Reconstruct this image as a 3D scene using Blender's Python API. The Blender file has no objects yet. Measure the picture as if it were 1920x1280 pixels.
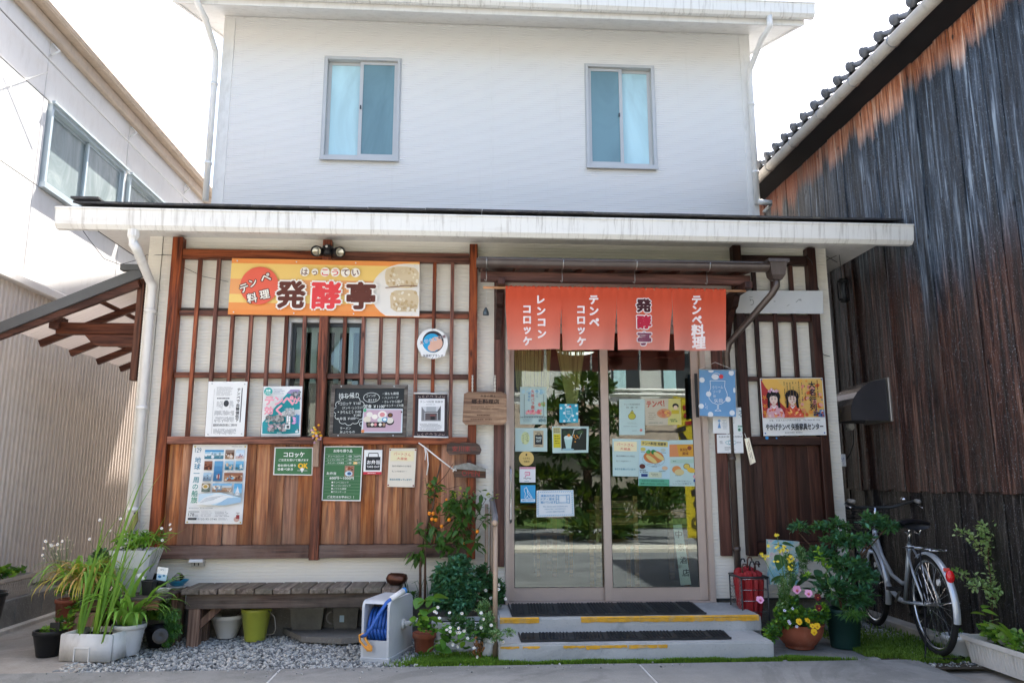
import bpy, bmesh, math, random
from math import radians, sin, cos, pi, atan2, hypot
from mathutils import Vector, Matrix, noise
random.seed(7)
S = bpy.context.scene
COL = S.collection

# ------------------------------------------------------------------ camera
FPX, YAW, PITCH, ROLL = 1420.7, -0.0627, 0.17915, -0.0005
CAM = Vector((0.0, -6.35, 1.2))
def _basis():
    cy, sy, cp, sp = cos(YAW), sin(YAW), cos(PITCH), sin(PITCH)
    f = Vector((-sy*cp, cy*cp, sp)); r = Vector((cy, sy, 0)); u = r.cross(f)
    cr, sr = cos(ROLL), sin(ROLL)
    return r*cr + u*sr, -r*sr + u*cr, f
_r, _u, _f = _basis()
cd = bpy.data.cameras.new('camera'); cam = bpy.data.objects.new('camera', cd); COL.objects.link(cam)
cd.sensor_width = 36; cd.lens = FPX/1920*36; cd.clip_start = .05; cd.clip_end = 500
m = Matrix.Identity(4)
for i in range(3):
    m[i][0], m[i][1], m[i][2], m[i][3] = _r[i], _u[i], -_f[i], CAM[i]
cam.matrix_world = m
S.camera = cam

# ------------------------------------------------------------------ light
SUN_EL, SUN_AZ = 64, 30         # high sun behind the shop and to its right (azimuth from +Y towards +X)
w = bpy.data.worlds.new('World'); S.world = w; w.use_nodes = True
wn = w.node_tree; wn.nodes.clear()
sky = wn.nodes.new('ShaderNodeTexSky'); sky.sky_type = 'NISHITA'; sky.sun_disc = False
sky.sun_elevation = radians(SUN_EL); sky.sun_rotation = radians(SUN_AZ)
sky.dust_density = 4.0; sky.air_density = .95; sky.ozone_density = .6
bg = wn.nodes.new('ShaderNodeBackground'); bg.inputs['Strength'].default_value = 0.105
wo = wn.nodes.new('ShaderNodeOutputWorld')
wn.links.new(sky.outputs[0], bg.inputs[0]); wn.links.new(bg.outputs[0], wo.inputs[0])
sd = bpy.data.lights.new('sun', 'SUN'); sun = bpy.data.objects.new('sun', sd); COL.objects.link(sun)
sd.energy = 4.6; sd.angle = radians(.6); sd.color = (1, .95, .88)
_sd = Vector((sin(radians(SUN_AZ))*cos(radians(SUN_EL)), cos(radians(SUN_AZ))*cos(radians(SUN_EL)), sin(radians(SUN_EL))))
sun.rotation_euler = _sd.to_track_quat('Z', 'Y').to_euler()
S.view_settings.view_transform = 'Standard'; S.view_settings.look = 'None'
S.view_settings.gamma = 1; S.view_settings.use_curve_mapping = False
S.view_settings.exposure = 2.4
S.cycles.max_bounces = 8; S.cycles.diffuse_bounces = 4; S.cycles.glossy_bounces = 3
S.cycles.transparent_max_bounces = 12; S.cycles.caustics_reflective = False; S.cycles.caustics_refractive = False

# ------------------------------------------------------------------ pixel to place
def ray(x, y): return (_r*(x-960) - _u*(y-640) + _f*FPX)
def atY(x, y, Y=0.0): d = ray(x, y); return CAM + d*((Y-CAM.y)/d.y)
def atX(x, y, X): d = ray(x, y); return CAM + d*((X-CAM.x)/d.x)
def atZ(x, y, Z=0.0): d = ray(x, y); return CAM + d*((Z-CAM.z)/d.z)

# ------------------------------------------------------------------ materials
def lin(c):
    if isinstance(c, str):
        c = c.lstrip('#'); c = [int(c[i:i+2], 16)/255 for i in (0, 2, 4)]
    return tuple((v/12.92 if v <= .04045 else ((v+.055)/1.055)**2.4) for v in c)
class NT:
    def __init__(s, name):
        s.m = bpy.data.materials.new(name); s.m.use_nodes = True; s.t = s.m.node_tree; s.t.nodes.clear()
        s.out = s.n('OutputMaterial'); s.b = s.n('BsdfPrincipled'); s.l(s.b.outputs[0], s.out.inputs[0])
    def n(s, t, **kw):
        x = s.t.nodes.new('ShaderNode'+t)
        for k, v in kw.items():
            setattr(x, k, v)
        return x
    def l(s, a, b): s.t.links.new(a, b)
    def coord(s, scale=(1, 1, 1), rnd=True, world=False):
        if world:
            g = s.n('NewGeometry'); src = g.outputs['Position']
        else:
            g = s.n('TexCoord'); src = g.outputs['Object']
        if rnd:
            oi = s.n('ObjectInfo'); mu = s.n('VectorMath', operation='SCALE')
            cx = s.n('CombineXYZ'); s.l(oi.outputs['Random'], cx.inputs[0]); s.l(oi.outputs['Random'], cx.inputs[1]); s.l(oi.outputs['Random'], cx.inputs[2])
            mu.inputs[3].default_value = 37.0; s.l(cx.outputs[0], mu.inputs[0])
            ad = s.n('VectorMath', operation='ADD'); s.l(src, ad.inputs[0]); s.l(mu.outputs[0], ad.inputs[1]); src = ad.outputs[0]
        mp = s.n('Mapping'); mp.inputs['Scale'].default_value = scale; s.l(src, mp.inputs[0])
        return mp.outputs[0]
    def noise(s, vec, scale, detail=4, rough=.55, dist=0):
        x = s.n('TexNoise'); x.inputs['Scale'].default_value = scale; x.inputs['Detail'].default_value = detail
        x.inputs['Roughness'].default_value = rough; x.inputs['Distortion'].default_value = dist; s.l(vec, x.inputs['Vector'])
        return x.outputs[0]
    def ramp(s, fac, stops, interp='LINEAR'):
        r = s.n('ValToRGB'); r.color_ramp.interpolation = interp
        e = r.color_ramp.elements
        while len(e) < len(stops): e.new(.5)
        for i, (p, c) in enumerate(stops):
            e[i].position = p; e[i].color = (*c, 1) if len(c) == 3 else c
        s.l(fac, r.inputs[0]); return r.outputs[0]
    def mix(s, fac, a, b, mode='MIX'):
        x = s.n('MixRGB', blend_type=mode)
        for v, i in ((fac, 0), (a, 1), (b, 2)):
            if hasattr(v, 'is_linked') or hasattr(v, 'links'): s.l(v, x.inputs[i])
            elif i == 0: x.inputs[0].default_value = v
            else: x.inputs[i].default_value = (*v, 1)
        return x.outputs[0]
    def math(s, op, a, b=0.0, clamp=False):
        x = s.n('Math', operation=op, use_clamp=clamp)
        for v, i in ((a, 0), (b, 1)):
            if hasattr(v, 'links'): s.l(v, x.inputs[i])
            else: x.inputs[i].default_value = v
        return x.outputs[0]
    def bump(s, h, strength=.3, dist=.01):
        b = s.n('Bump'); b.inputs['Strength'].default_value = strength; b.inputs['Distance'].default_value = dist
        s.l(h, b.inputs['Height']); s.l(b.outputs[0], s.b.inputs['Normal'])
    def set(s, **kw):
        for k, v in kw.items():
            k = {'rough': 'Roughness', 'metal': 'Metallic', 'spec': 'Specular IOR Level', 'trans': 'Transmission Weight',
                 'sub': 'Subsurface Weight', 'color': 'Base Color', 'coat': 'Coat Weight', 'alpha': 'Alpha'}[k]
            if hasattr(v, 'links'): s.l(v, s.b.inputs[k])
            elif k == 'Base Color': s.b.inputs[k].default_value = (*v, 1)
            else: s.b.inputs[k].default_value = v
        return s

def plain(name, c, rough=.55, metal=0, var=.12, scale=6, bump=0, spec=.4, rnd=.1, dirt=None):
    """painted / plastic / paper surface with slight mottling, per-object variation and optional dirt"""
    t = NT(name); c = lin(c) if isinstance(c, str) else c
    v = t.coord(); f = t.noise(v, scale, 5, .6)
    lo = tuple(x*(1-var) for x in c); hi = tuple(min(1, x*(1+var)) for x in c)
    colr = t.ramp(f, [(.3, lo), (.7, hi)])
    if rnd:
        oi = t.n('ObjectInfo'); hs = t.n('HueSaturation'); mr = t.n('MapRange')
        mr.inputs[3].default_value = 1-rnd; mr.inputs[4].default_value = 1+rnd
        t.l(oi.outputs['Random'], mr.inputs[0]); t.l(mr.outputs[0], hs.inputs['Value']); t.l(colr, hs.inputs['Color']); colr = hs.outputs[0]
    if dirt:
        g = t.noise(t.coord((3, 3, 1)), 4, 6, .7)
        colr = t.mix(t.ramp(g, [(.5, (0, 0, 0)), (.75, (dirt[1],)*3)]), colr, lin(dirt[0]) if isinstance(dirt[0], str) else dirt[0])
    t.set(color=colr, rough=rough, metal=metal, spec=spec)
    if bump: t.bump(t.noise(v, scale*8, 4), bump, .005)
    return t.m

def wood(name, base, dark, axis='z', light=None, rough=.6, rnd=.22, grain=1.0, knots=.5, spec=.3, grey=None, foot=None):
    t = NT(name); base, dark = lin(base), lin(dark); light = lin(light) if light else tuple(min(1, x*1.5) for x in base)
    st = {'z': (1, 1, .06), 'x': (.06, 1, 1), 'y': (1, .06, 1)}[axis]
    v = t.coord(st); f1 = t.noise(v, 38*grain, 6, .65, .4); f2 = t.noise(v, 9*grain, 4, .6, .8)
    c = t.ramp(f1, [(.37, dark), (.5, base), (.64, light)])
    c = t.mix(t.ramp(f2, [(.46, (0, 0, 0)), (.64, (.8,)*3)]), c, dark)
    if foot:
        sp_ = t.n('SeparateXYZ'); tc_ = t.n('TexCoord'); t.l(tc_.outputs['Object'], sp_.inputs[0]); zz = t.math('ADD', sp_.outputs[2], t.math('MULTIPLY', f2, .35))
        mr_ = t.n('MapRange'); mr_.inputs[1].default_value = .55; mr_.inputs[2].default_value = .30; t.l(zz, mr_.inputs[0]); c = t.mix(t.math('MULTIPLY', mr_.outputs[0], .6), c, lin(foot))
    kn = t.n('TexVoronoi'); kn.inputs['Scale'].default_value = 5
    st2 = {'z': (1.6, 1.6, .5), 'x': (.5, 1.6, 1.6), 'y': (1.6, .5, 1.6)}[axis]
    t.l(t.coord(st2), kn.inputs['Vector'])
    c = t.mix(t.ramp(kn.outputs['Distance'], [(.04, (knots,)*3), (.11, (0, 0, 0))]), c, tuple(x*.35 for x in dark))
    if grey:
        g = t.noise(t.coord((1, 1, .5)), 3, 5, .7)
        c = t.mix(t.ramp(g, [(.42, (0, 0, 0)), (.62, (grey[1],)*3)]), c, lin(grey[0]))
    oi = t.n('ObjectInfo'); hs = t.n('HueSaturation'); mr = t.n('MapRange')
    mr.inputs[3].default_value = 1-rnd; mr.inputs[4].default_value = 1+rnd
    t.l(oi.outputs['Random'], mr.inputs[0]); t.l(mr.outputs[0], hs.inputs['Value'])
    ms = t.n('MapRange'); ms.inputs[3].default_value = 1.1; ms.inputs[4].default_value = .8
    sc = t.math('FRACT', t.math('MULTIPLY', oi.outputs['Random'], 7.3)); t.l(sc, ms.inputs[0]); t.l(ms.outputs[0], hs.inputs['Saturation'])
    t.l(c, hs.inputs['Color'])
    t.set(color=hs.outputs[0], rough=rough, spec=spec); t.bump(f1, .35, .004)
    return t.m

def leafmat(name, c1, c2, rough=.45, tr=.35):
    t = NT(name); t.set(rough=rough, spec=.35)
    g = t.n('NewGeometry'); f = t.noise(t.coord(rnd=False), 9, 3)
    r = t.math('ADD', t.math('MULTIPLY', g.outputs['Random Per Island'], .6), t.math('MULTIPLY', f, .4))
    c = t.ramp(r, [(.15, lin(c1)), (.8, lin(c2))])
    t.l(c, t.b.inputs['Base Color'])
    tl = t.n('BsdfTranslucent'); t.l(t.mix(.5, c, lin('#9cb52e'), 'MIX'), tl.inputs[0])
    mx = t.n('MixShader'); mx.inputs[0].default_value = tr
    t.l(t.b.outputs[0], mx.inputs[1]); t.l(tl.outputs[0], mx.inputs[2]); t.l(mx.outputs[0], t.out.inputs[0])
    return t.m

def glassmat(name, tint=(.95, 1, .98), rough=0.0, boost=0.0, ior=1.5):
    t = NT(name)
    tr = t.n('BsdfTransparent'); tr.inputs[0].default_value = (*tint, 1)
    gl = t.n('BsdfGlossy'); gl.inputs['Roughness'].default_value = rough; gl.inputs['Color'].default_value = (.97, 1, .99, 1)
    fr = t.n('Fresnel'); fr.inputs[0].default_value = ior
    mx = t.n('MixShader'); t.l(t.math('ADD', fr.outputs[0], boost, True), mx.inputs[0])
    t.l(tr.outputs[0], mx.inputs[1]); t.l(gl.outputs[0], mx.inputs[2]); t.l(mx.outputs[0], t.out.inputs[0])
    return t.m

def flat(name, c, rough=.6, spec=.3):
    t = NT(name); t.set(color=lin(c) if isinstance(c, str) else c, rough=rough, spec=spec); return t.m
_fm = {}
def ink(c, rough=.6):
    """print colour"""
    if c not in _fm: _fm[c] = flat('ink_'+str(len(_fm)), c, rough)
    return _fm[c]

# ------------------------------------------------------------------ mesh builder
ORG = {}
class MB:
    def __init__(s): s.v = []; s.f = []; s.mi = []; s.mats = []; s.cur = 0; s.sm = []; s.smooth = False
    def mat(s, m):
        if m not in s.mats: s.mats.append(m)
        s.cur = s.mats.index(m); return s
    def add(s, vs, fs):
        b = len(s.v); s.v += [tuple(v) for v in vs]
        for f in fs: s.f.append([b+i for i in f]); s.mi.append(s.cur); s.sm.append(s.smooth)
    def box(s, x0, x1, y0, y1, z0, z1):
        if x0 > x1: x0, x1 = x1, x0
        if y0 > y1: y0, y1 = y1, y0
        if z0 > z1: z0, z1 = z1, z0
        s.add([(x0, y0, z0), (x1, y0, z0), (x1, y1, z0), (x0, y1, z0), (x0, y0, z1), (x1, y0, z1), (x1, y1, z1), (x0, y1, z1)],
              [(0, 3, 2, 1), (4, 5, 6, 7), (0, 1, 5, 4), (1, 2, 6, 5), (2, 3, 7, 6), (3, 0, 4, 7)]); return s
    def bbox(s, x0, x1, y0, y1, z0, z1, b=.004):
        """box with chamfered edges"""
        bm = bmesh.new(); bmesh.ops.create_cube(bm, size=1)
        for v in bm.verts: v.co = Vector(((x0+x1)/2 + v.co.x*(x1-x0), (y0+y1)/2 + v.co.y*(y1-y0), (z0+z1)/2 + v.co.z*(z1-z0)))
        bmesh.ops.bevel(bm, geom=bm.edges[:], offset=min(b, .45*min(abs(x1-x0), abs(y1-y0), abs(z1-z0))), segments=1, affect='EDGES')
        s.frombm(bm); return s
    def frombm(s, bm, M=None):
        bm.verts.index_update()
        s.add([(M @ v.co if M else v.co) for v in bm.verts], [[v.index for v in f.verts] for f in bm.faces]); bm.free()
    def beam(s, p0, p1, w, h, up=(0, 0, 1)):
        """rectangular bar from p0 to p1: w across, h along up"""
        p0, p1, up = Vector(p0), Vector(p1), Vector(up); d = (p1-p0).normalized(); a = d.cross(up).normalized()*w/2; u = a.cross(d).normalized()*h/2
        s.add([p0-a-u, p0+a-u, p0+a+u, p0-a+u, p1-a-u, p1+a-u, p1+a+u, p1-a+u],
              [(0, 1, 2, 3), (4, 7, 6, 5), (0, 4, 5, 1), (1, 5, 6, 2), (2, 6, 7, 3), (3, 7, 4, 0)]); return s
    def tube(s, pts, r, n=8, cap=True, closed=False):
        pts = [Vector(p) for p in pts]; k = len(pts); rs = r if isinstance(r, (list, tuple)) else [r]*k
        d0 = (pts[1]-pts[0]).normalized(); a = d0.orthogonal().normalized(); vs = []
        for i, p in enumerate(pts):
            if closed: d = (pts[(i+1) % k]-pts[i-1]).normalized()
            else: d = ((pts[min(i+1, k-1)]-p).normalized()+(p-pts[max(i-1, 0)]).normalized())
            if d.length < 1e-6: d = d0
            d.normalize(); a = (a - d*a.dot(d)); a = a.normalized() if a.length > 1e-6 else d.orthogonal().normalized(); b = d.cross(a)
            vs += [p + (a*cos(2*pi*j/n)+b*sin(2*pi*j/n))*rs[i] for j in range(n)]
        fs = []
        for i in range(k if closed else k-1):
            q = (i+1) % k
            fs += [(i*n+j, i*n+(j+1) % n, q*n+(j+1) % n, q*n+j) for j in range(n)]
        if cap and not closed: fs += [tuple(range(n))[::-1], tuple((k-1)*n+j for j in range(n))]
        s.add(vs, fs); return s
    def cyl(s, p0, p1, r0, r1=None, n=16): return s.tube([p0, p1], [r0, r0 if r1 is None else r1], n)
    def lathe(s, prof, c=(0, 0, 0), n=24, sx=1, sy=1, M=None, close=True):
        c = Vector(c); vs = []; fs = []; k = len(prof)
        for (r, z) in prof:
            for j in range(n):
                p = Vector((r*cos(2*pi*j/n)*sx, r*sin(2*pi*j/n)*sy, z)); p = (M @ p) if M else p; vs.append(c+p)
        for i in range(k-1): fs += [(i*n+j, i*n+(j+1) % n, (i+1)*n+(j+1) % n, (i+1)*n+j) for j in range(n)]
        if close: fs += [tuple(range(n))[::-1]]
        s.add(vs, fs); return s
    def sphere(s, c, r, n=10, m=7, sc=(1, 1, 1)):
        prof = [(max(1e-4, sin(pi*i/m))*r, -cos(pi*i/m)*r) for i in range(m+1)]
        c = Vector(c); vs = []; fs = []
        for (rr, z) in prof: vs += [c+Vector((rr*cos(2*pi*j/n)*sc[0], rr*sin(2*pi*j/n)*sc[1], z*sc[2])) for j in range(n)]
        for i in range(m): fs += [(i*n+j, i*n+(j+1) % n, (i+1)*n+(j+1) % n, (i+1)*n+j) for j in range(n)]
        s.add(vs, fs); return s
    def poly(s, pts, t=None):
        """flat polygon; t = extrusion vector"""
        pts = [Vector(p) for p in pts]; n = len(pts)
        if t is None: s.add(pts, [tuple(range(n))]); return s
        t = Vector(t)
        s.add(pts+[p+t for p in pts], [tuple(range(n)), tuple(range(2*n-1, n-1, -1))]+[((i+1) % n, i, n+i, n+(i+1) % n) for i in range(n)]); return s
    # ---- things on the picture-facing plane given in photo pixels
    def pq(s, x0, y0, x1, y1, Y, mat=None):
        """axis-aligned rectangle on the plane y=Y from photo corners"""
        if mat is not None: s.mat(mat)
        a, b = atY(x0, y0, Y), atY(x1, y1, Y)
        s.add([(a.x, Y, b.z), (b.x, Y, b.z), (b.x, Y, a.z), (a.x, Y, a.z)], [(0, 1, 2, 3)]); return s
    def pp(s, pts, Y, mat=None):
        if mat is not None: s.mat(mat)
        ps = [atY(x, y, Y) for x, y in pts]
        ar = sum(ps[i].x*ps[(i+1) % len(ps)].z-ps[(i+1) % len(ps)].x*ps[i].z for i in range(len(ps)))
        if ar < 0: ps.reverse()
        s.add(ps, [tuple(range(len(ps)))]); return s
    def pe(s, x, y, rx, ry, Y, mat=None, n=24, ang=0):
        return s.pp([(x+rx*cos(2*pi*i/n)*cos(ang)-ry*sin(2*pi*i/n)*sin(ang), y+rx*cos(2*pi*i/n)*sin(ang)+ry*sin(2*pi*i/n)*cos(ang)) for i in range(n)], Y, mat)
    def pl(s, pts, wpx, Y, mat=None):
        """stroke through photo points"""
        for (x0, y0), (x1, y1) in zip(pts, pts[1:]):
            d = hypot(x1-x0, y1-y0) or 1; nx, ny = -(y1-y0)/d*wpx/2, (x1-x0)/d*wpx/2
            s.pp([(x0+nx, y0+ny), (x1+nx, y1+ny), (x1-nx, y1-ny), (x0-nx, y0-ny)], Y, mat); Y -= .00002
        return s
    def build(s, name, mat=None, parent=None, stuff=False, kind=None, org=None):
        me = bpy.data.meshes.new(name)
        po = ORG.get(parent.name, Vector((0, 0, 0))) if parent else None
        if parent is None:
            if org is None:
                xs = [v[0] for v in s.v]; ys = [v[1] for v in s.v]; zs = [v[2] for v in s.v]
                org = ((min(xs)+max(xs))/2, (min(ys)+max(ys))/2, min(zs))
            org = Vector(org)
        else: org = po
        me.from_pydata([(v[0]-org.x, v[1]-org.y, v[2]-org.z) for v in s.v], [], s.f)
        for mm in (s.mats or ([mat] if mat else [])): me.materials.append(mm)
        if s.mats: me.polygons.foreach_set('material_index', s.mi)
        me.polygons.foreach_set('use_smooth', s.sm)
        me.update()
        o = bpy.data.objects.new(name, me); COL.objects.link(o)
        if parent: o.parent = parent
        else: o.location = org
        ORG[o.name] = org.copy()
        if stuff: o['kind'] = 'stuff'
        if kind: o['kind'] = kind
        return o

def tag(o, label, cat, group=None):
    o['label'] = label; o['category'] = cat
    if group: o['group'] = group
    return o
def thing(name, loc, label, cat, group=None):
    o = bpy.data.objects.new(name, None); COL.objects.link(o); o.location = loc; o.empty_display_size = .1
    ORG[o.name] = Vector(loc); return tag(o, label, cat, group)
def copy_tree(o, parent=None):
    c = o.copy(); COL.objects.link(c)
    if parent: c.parent = parent
    ORG[c.name] = ORG.get(o.name, Vector((0, 0, 0)))
    for ch in list(o.children): copy_tree(ch, c)
    return c

# ------------------------------------------------------------------ lettering
_tc = {}
def glyphs(s, bold=0.0):
    """triangulated outline of a string, at size 1, as (verts, faces, bounds)"""
    k = (s, round(bold, 4))
    if k in _tc: return _tc[k]
    cu = bpy.data.curves.new('t', 'FONT'); cu.body = s; cu.size = 1; cu.offset = bold; cu.resolution_u = 2; cu.fill_mode = 'FRONT'
    o = bpy.data.objects.new('t', cu); COL.objects.link(o)
    dg = bpy.context.evaluated_depsgraph_get(); me = bpy.data.meshes.new_from_object(o.evaluated_get(dg))
    vs = [(v.co.x, v.co.y) for v in me.vertices]; fs = [tuple(p.vertices) for p in me.polygons]
    bpy.data.objects.remove(o); bpy.data.curves.remove(cu); bpy.data.meshes.remove(me)
    if vs: bb = (min(v[0] for v in vs), max(v[0] for v in vs), min(v[1] for v in vs), max(v[1] for v in vs))
    else: bb = (0, 1, 0, 1)
    _tc[k] = (vs, fs, bb); return _tc[k]
def fat(b):
    """offsets that thicken a glyph's strokes by b all round"""
    if b < .012: return [(0, 0)]
    n = 4 if b < .03 else 8
    return [(b*cos(2*pi*(i+.5)/n), b*sin(2*pi*(i+.5)/n)) for i in range(n)]+([(0, 0)] if b > .04 else [])
def text(mb, s, x0, y0, x1, y1, Y, mat, bold=.0, fit=True, rot=0, P=None):
    """string fitted into the photo box; P maps (px,py)->point instead of the plane y=Y"""
    vs, fs, bb = glyphs(s); mb.mat(mat)
    w, h = bb[1]-bb[0], bb[3]-bb[2]; W, H = x1-x0, y1-y0; cx, cy = (x0+x1)/2, (y0+y1)/2
    if bold: w += 2*bold; h += 2*bold
    sx, sy = W/w, H/h
    if not fit: sx = sy = min(sx, sy)
    for k, (ex, ey) in enumerate(fat(bold)):
        out = []
        for vx, vy in vs:
            dx, dy = (vx+ex-(bb[0]+bb[1])/2)*sx, -(vy+ey-(bb[2]+bb[3])/2)*sy
            X, Yp = cx+dx*cos(rot)-dy*sin(rot), cy+dx*sin(rot)+dy*cos(rot)
            q = P(X, Yp) if P else atY(X, Yp, Y); out.append((q[0], q[1]-k*4e-5, q[2]))
        mb.add(out, fs)
    return mb
def vtext(mb, s, x, y0, y1, size, Y, mat, bold=.0, dx=0, P=None):
    """characters stacked downwards between y0 and y1"""
    n = len(s); st = (y1-y0)/n
    for i, ch in enumerate(s):
        if ch in ' 　': continue
        vs, fs, bb = glyphs(ch); mb.mat(mat)
        cy = y0+st*(i+.5); cx = x+dx*(i/(max(1, n-1)))
        h = bb[3]-bb[2]; w = bb[1]-bb[0]; k = size/1.0
        if ch == 'ー': vs = [(bb[0]+ (v[1]-bb[2])-h/2+w/2, -(v[0]-bb[0])+bb[2]+w/2+h/2) for v in vs]; 
        mx = sum(v[0] for v in vs)/len(vs) if ch == 'ー' else (bb[0]+bb[1])/2
        my = sum(v[1] for v in vs)/len(vs) if ch == 'ー' else (bb[2]+bb[3])/2
        for e, (ex, ey) in enumerate(fat(bold)):
            out = []
            for vx, vy in vs:
                X, Yp = cx+(vx+ex-mx)*k, cy-(vy+ey-my)*k
                q = P(X, Yp) if P else atY(X, Yp, Y); out.append((q[0], q[1]-e*4e-5, q[2]))
            mb.add(out, fs)
    return mb
def greek(mb, x0, y0, x1, y1, rows, Y, mat, vert=False, dens=.8, thick=.45, seed=1, P=None):
    """lines of print too small to read: rows of short dashes"""
    R = random.Random(seed); mb.mat(mat)
    L0, L1 = (y0, y1) if vert else (x0, x1); A, B = (x0, x1) if vert else (y0, y1); st = (B-A)/rows
    for r in range(rows):
        a = A+st*(r+.5); p = L0+R.random()*st*.5; end = L1-(R.random()*(L1-L0)*.25)
        while p < end:
            l = st*(.35+R.random()*.6); q = min(p+l, end)
            if R.random() < dens:
                c0, c1 = a-st*thick/2, a+st*thick/2
                pts = [(c0, p), (c1, p), (c1, q), (c0, q)] if vert else [(p, c0), (q, c0), (q, c1), (p, c1)]
                if P: mb.add([P(*t) for t in pts], [(0, 1, 2, 3)])
                else: mb.pp(pts, Y)
            p = q+st*.18
    return mb
# ================================================================== materials of the place
M = {}
def siding_mat(name, c, c2):
    t = NT(name); f = t.noise(t.coord((.5, .5, 2), False), 2.5, 6, .65)
    g = t.noise(t.coord((6, 6, .35), False), 3, 4, .7)
    col = t.ramp(f, [(.2, lin(c2)), (.8, lin(c))])
    col = t.mix(t.ramp(g, [(.6, (0, 0, 0)), (.9, (.10,)*3)]), col, lin('#8f877a'))
    t.set(color=col, rough=.55, spec=.3); return t.m
M['siding'] = siding_mat('white_siding', '#eae9e6', '#e6e5e2')
M['siding2'] = siding_mat('cream_siding', '#ebe7dc', '#e5e1d6')
M['trim'] = plain('white_trim', '#e6e5e1', .5, var=.04, dirt=('#8d8475', .25), rnd=.03)
def gutter_mat():
    t = NT('stained_white_gutter'); g = t.noise(t.coord((14, 3, .8), False), 2.2, 6, .75)
    d = t.noise(t.coord((1.2, 1, 6), False), 2, 5, .6)
    c = t.mix(t.ramp(g, [(.52, (0, 0, 0)), (.66, (.42,)*3)]), lin('#e8e7e2'), lin('#8b8378'))
    c = t.mix(t.ramp(d, [(.6, (0, 0, 0)), (.8, (.4,)*3)]), c, lin('#9a9080'))
    t.set(color=c, rough=.4, spec=.4); return t.m
M['gutter'] = gutter_mat()
M['redwood'] = wood('stained_red_wood', '#7f4530', '#3d1e14', 'z', '#a05c3e', rough=.5, knots=.8)
M['redwoodx'] = wood('stained_red_rail', '#7c4631', '#3f2117', 'x', '#9c5d42', rough=.5, knots=.7)
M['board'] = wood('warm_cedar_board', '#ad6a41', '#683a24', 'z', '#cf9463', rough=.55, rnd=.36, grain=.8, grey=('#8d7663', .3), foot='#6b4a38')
M['railold'] = wood('weathered_bottom_rail', '#6d4d3e', '#44302a', 'x', '#83665a', rough=.7, grey=('#7d6c64', .5))
M['darkwood'] = wood('dark_brown_wood', '#402620', '#261410', 'z', '#50332a', rough=.45)
M['darkwoodx'] = wood('dark_brown_rail', '#402620', '#261410', 'x', '#50332a', rough=.45)
M['darkboard'] = wood('dark_brown_board', '#46281f', '#2c1812', 'z', '#553428', rough=.5, rnd=.2)
M['postwood'] = wood('door_post_wood', '#63372a', '#43231b', 'z', '#774636', rough=.5, rnd=.1)
M['greywood'] = wood('grey_weathered_wood', '#7d7167', '#574c44', 'y', '#978b7f', rough=.8, grey=('#70705c', .4))
M['greywoodx'] = wood('grey_weathered_beam', '#5a4a42', '#392e29', 'x', '#726259', rough=.8, grey=('#757065', .3))
M['legwood'] = wood('brown_bench_leg', '#7d6252', '#503d33', 'z', '#947a68', rough=.8)
M['alu'] = plain('beige_aluminium', '#b9aaa0', .38, .15, var=.04, rnd=.02)
M['alugrey'] = plain('grey_window_frame', '#c3c4c3', .4, .1, var=.03, rnd=.02)
M['black'] = plain('black_plastic', '#15161a', .45, var=.2)
M['blackroof'] = plain('dark_roof_slate', '#34353a', .7, var=.35, scale=30, bump=.4, dirt=('#6d6a5e', .6))
M['chrome'] = plain('bright_steel', '#c9ccd0', .16, .95, var=.03)
M['steel'] = plain('dull_steel', '#9b9a97', .35, .8, var=.08)
M['brownmetal'] = plain('brown_gutter_metal', '#4d423c', .3, .1, var=.1, spec=.6, dirt=('#8a8078', .25))
M['dkmetal'] = plain('dark_grey_metal', '#3c4043', .4, .3, var=.1)
M['glass'] = glassmat('door_glass', (.8, .88, .85), 0, .035, 1.5)
M['winglass'] = glassmat('window_glass', (.8, .92, .93), 0, .02)
M['white'] = plain('white_plastic', '#e4e4e2', .4, var=.04, dirt=('#8d8a80', .25))
M['paper'] = plain('white_paper', '#e9ebea', .55, var=.02, rnd=.02)
def concrete(name, c1, c2, sp='#c5c5c0', scale=1.0, bump=.25):
    t = NT(name); v = t.coord(rnd=False, world=True)
    a = t.noise(v, 1.3*scale, 8, .7); b = t.noise(v, 90*scale, 3, .6); c = t.noise(v, 5*scale, 6, .7)
    col = t.ramp(a, [(.3, lin(c2)), (.7, lin(c1))])
    col = t.mix(t.ramp(c, [(.48, (0, 0, 0)), (.7, (.55,)*3)]), col, lin(c2))
    st_ = t.noise(v, .8*scale, 5, .75, 1.5); col = t.mix(t.ramp(st_, [(.52, (0, 0, 0)), (.6, (.4,)*3)]), col, tuple(x*.62 for x in lin(c2)))
    col = t.mix(t.ramp(b, [(.6, (0, 0, 0)), (.72, (.35,)*3)]), col, lin(sp))
    col = t.mix(t.ramp(b, [(.28, (.4,)*3), (.4, (0, 0, 0))]), col, tuple(x*.5 for x in lin(c2)))
    t.set(color=col, rough=.85, spec=.25); t.bump(b, bump, .006); return t.m
M['pave'] = concrete('pavement_concrete', '#989997', '#7d7f7c')
M['step'] = concrete('step_concrete', '#bdbfbe', '#a8abaa', scale=.9, bump=.12)
M['apron'] = concrete('apron_concrete', '#aaa59d', '#918b82')
M['asphalt'] = concrete('asphalt', '#7c7e80', '#626467', '#b5b5b5', 1.4)
M['soil'] = concrete('dark_soil', '#5d564b', '#453f36', '#7a7264', 2, .6)
M['kerb'] = concrete('pale_kerb', '#cdc8bd', '#b4aea4')
M['block'] = concrete('block_grey', '#8b8983', '#6f6d68')
M['mortar'] = plain('white_joint', '#bfc1c1', .7)
M['stonemat'] = None
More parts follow.
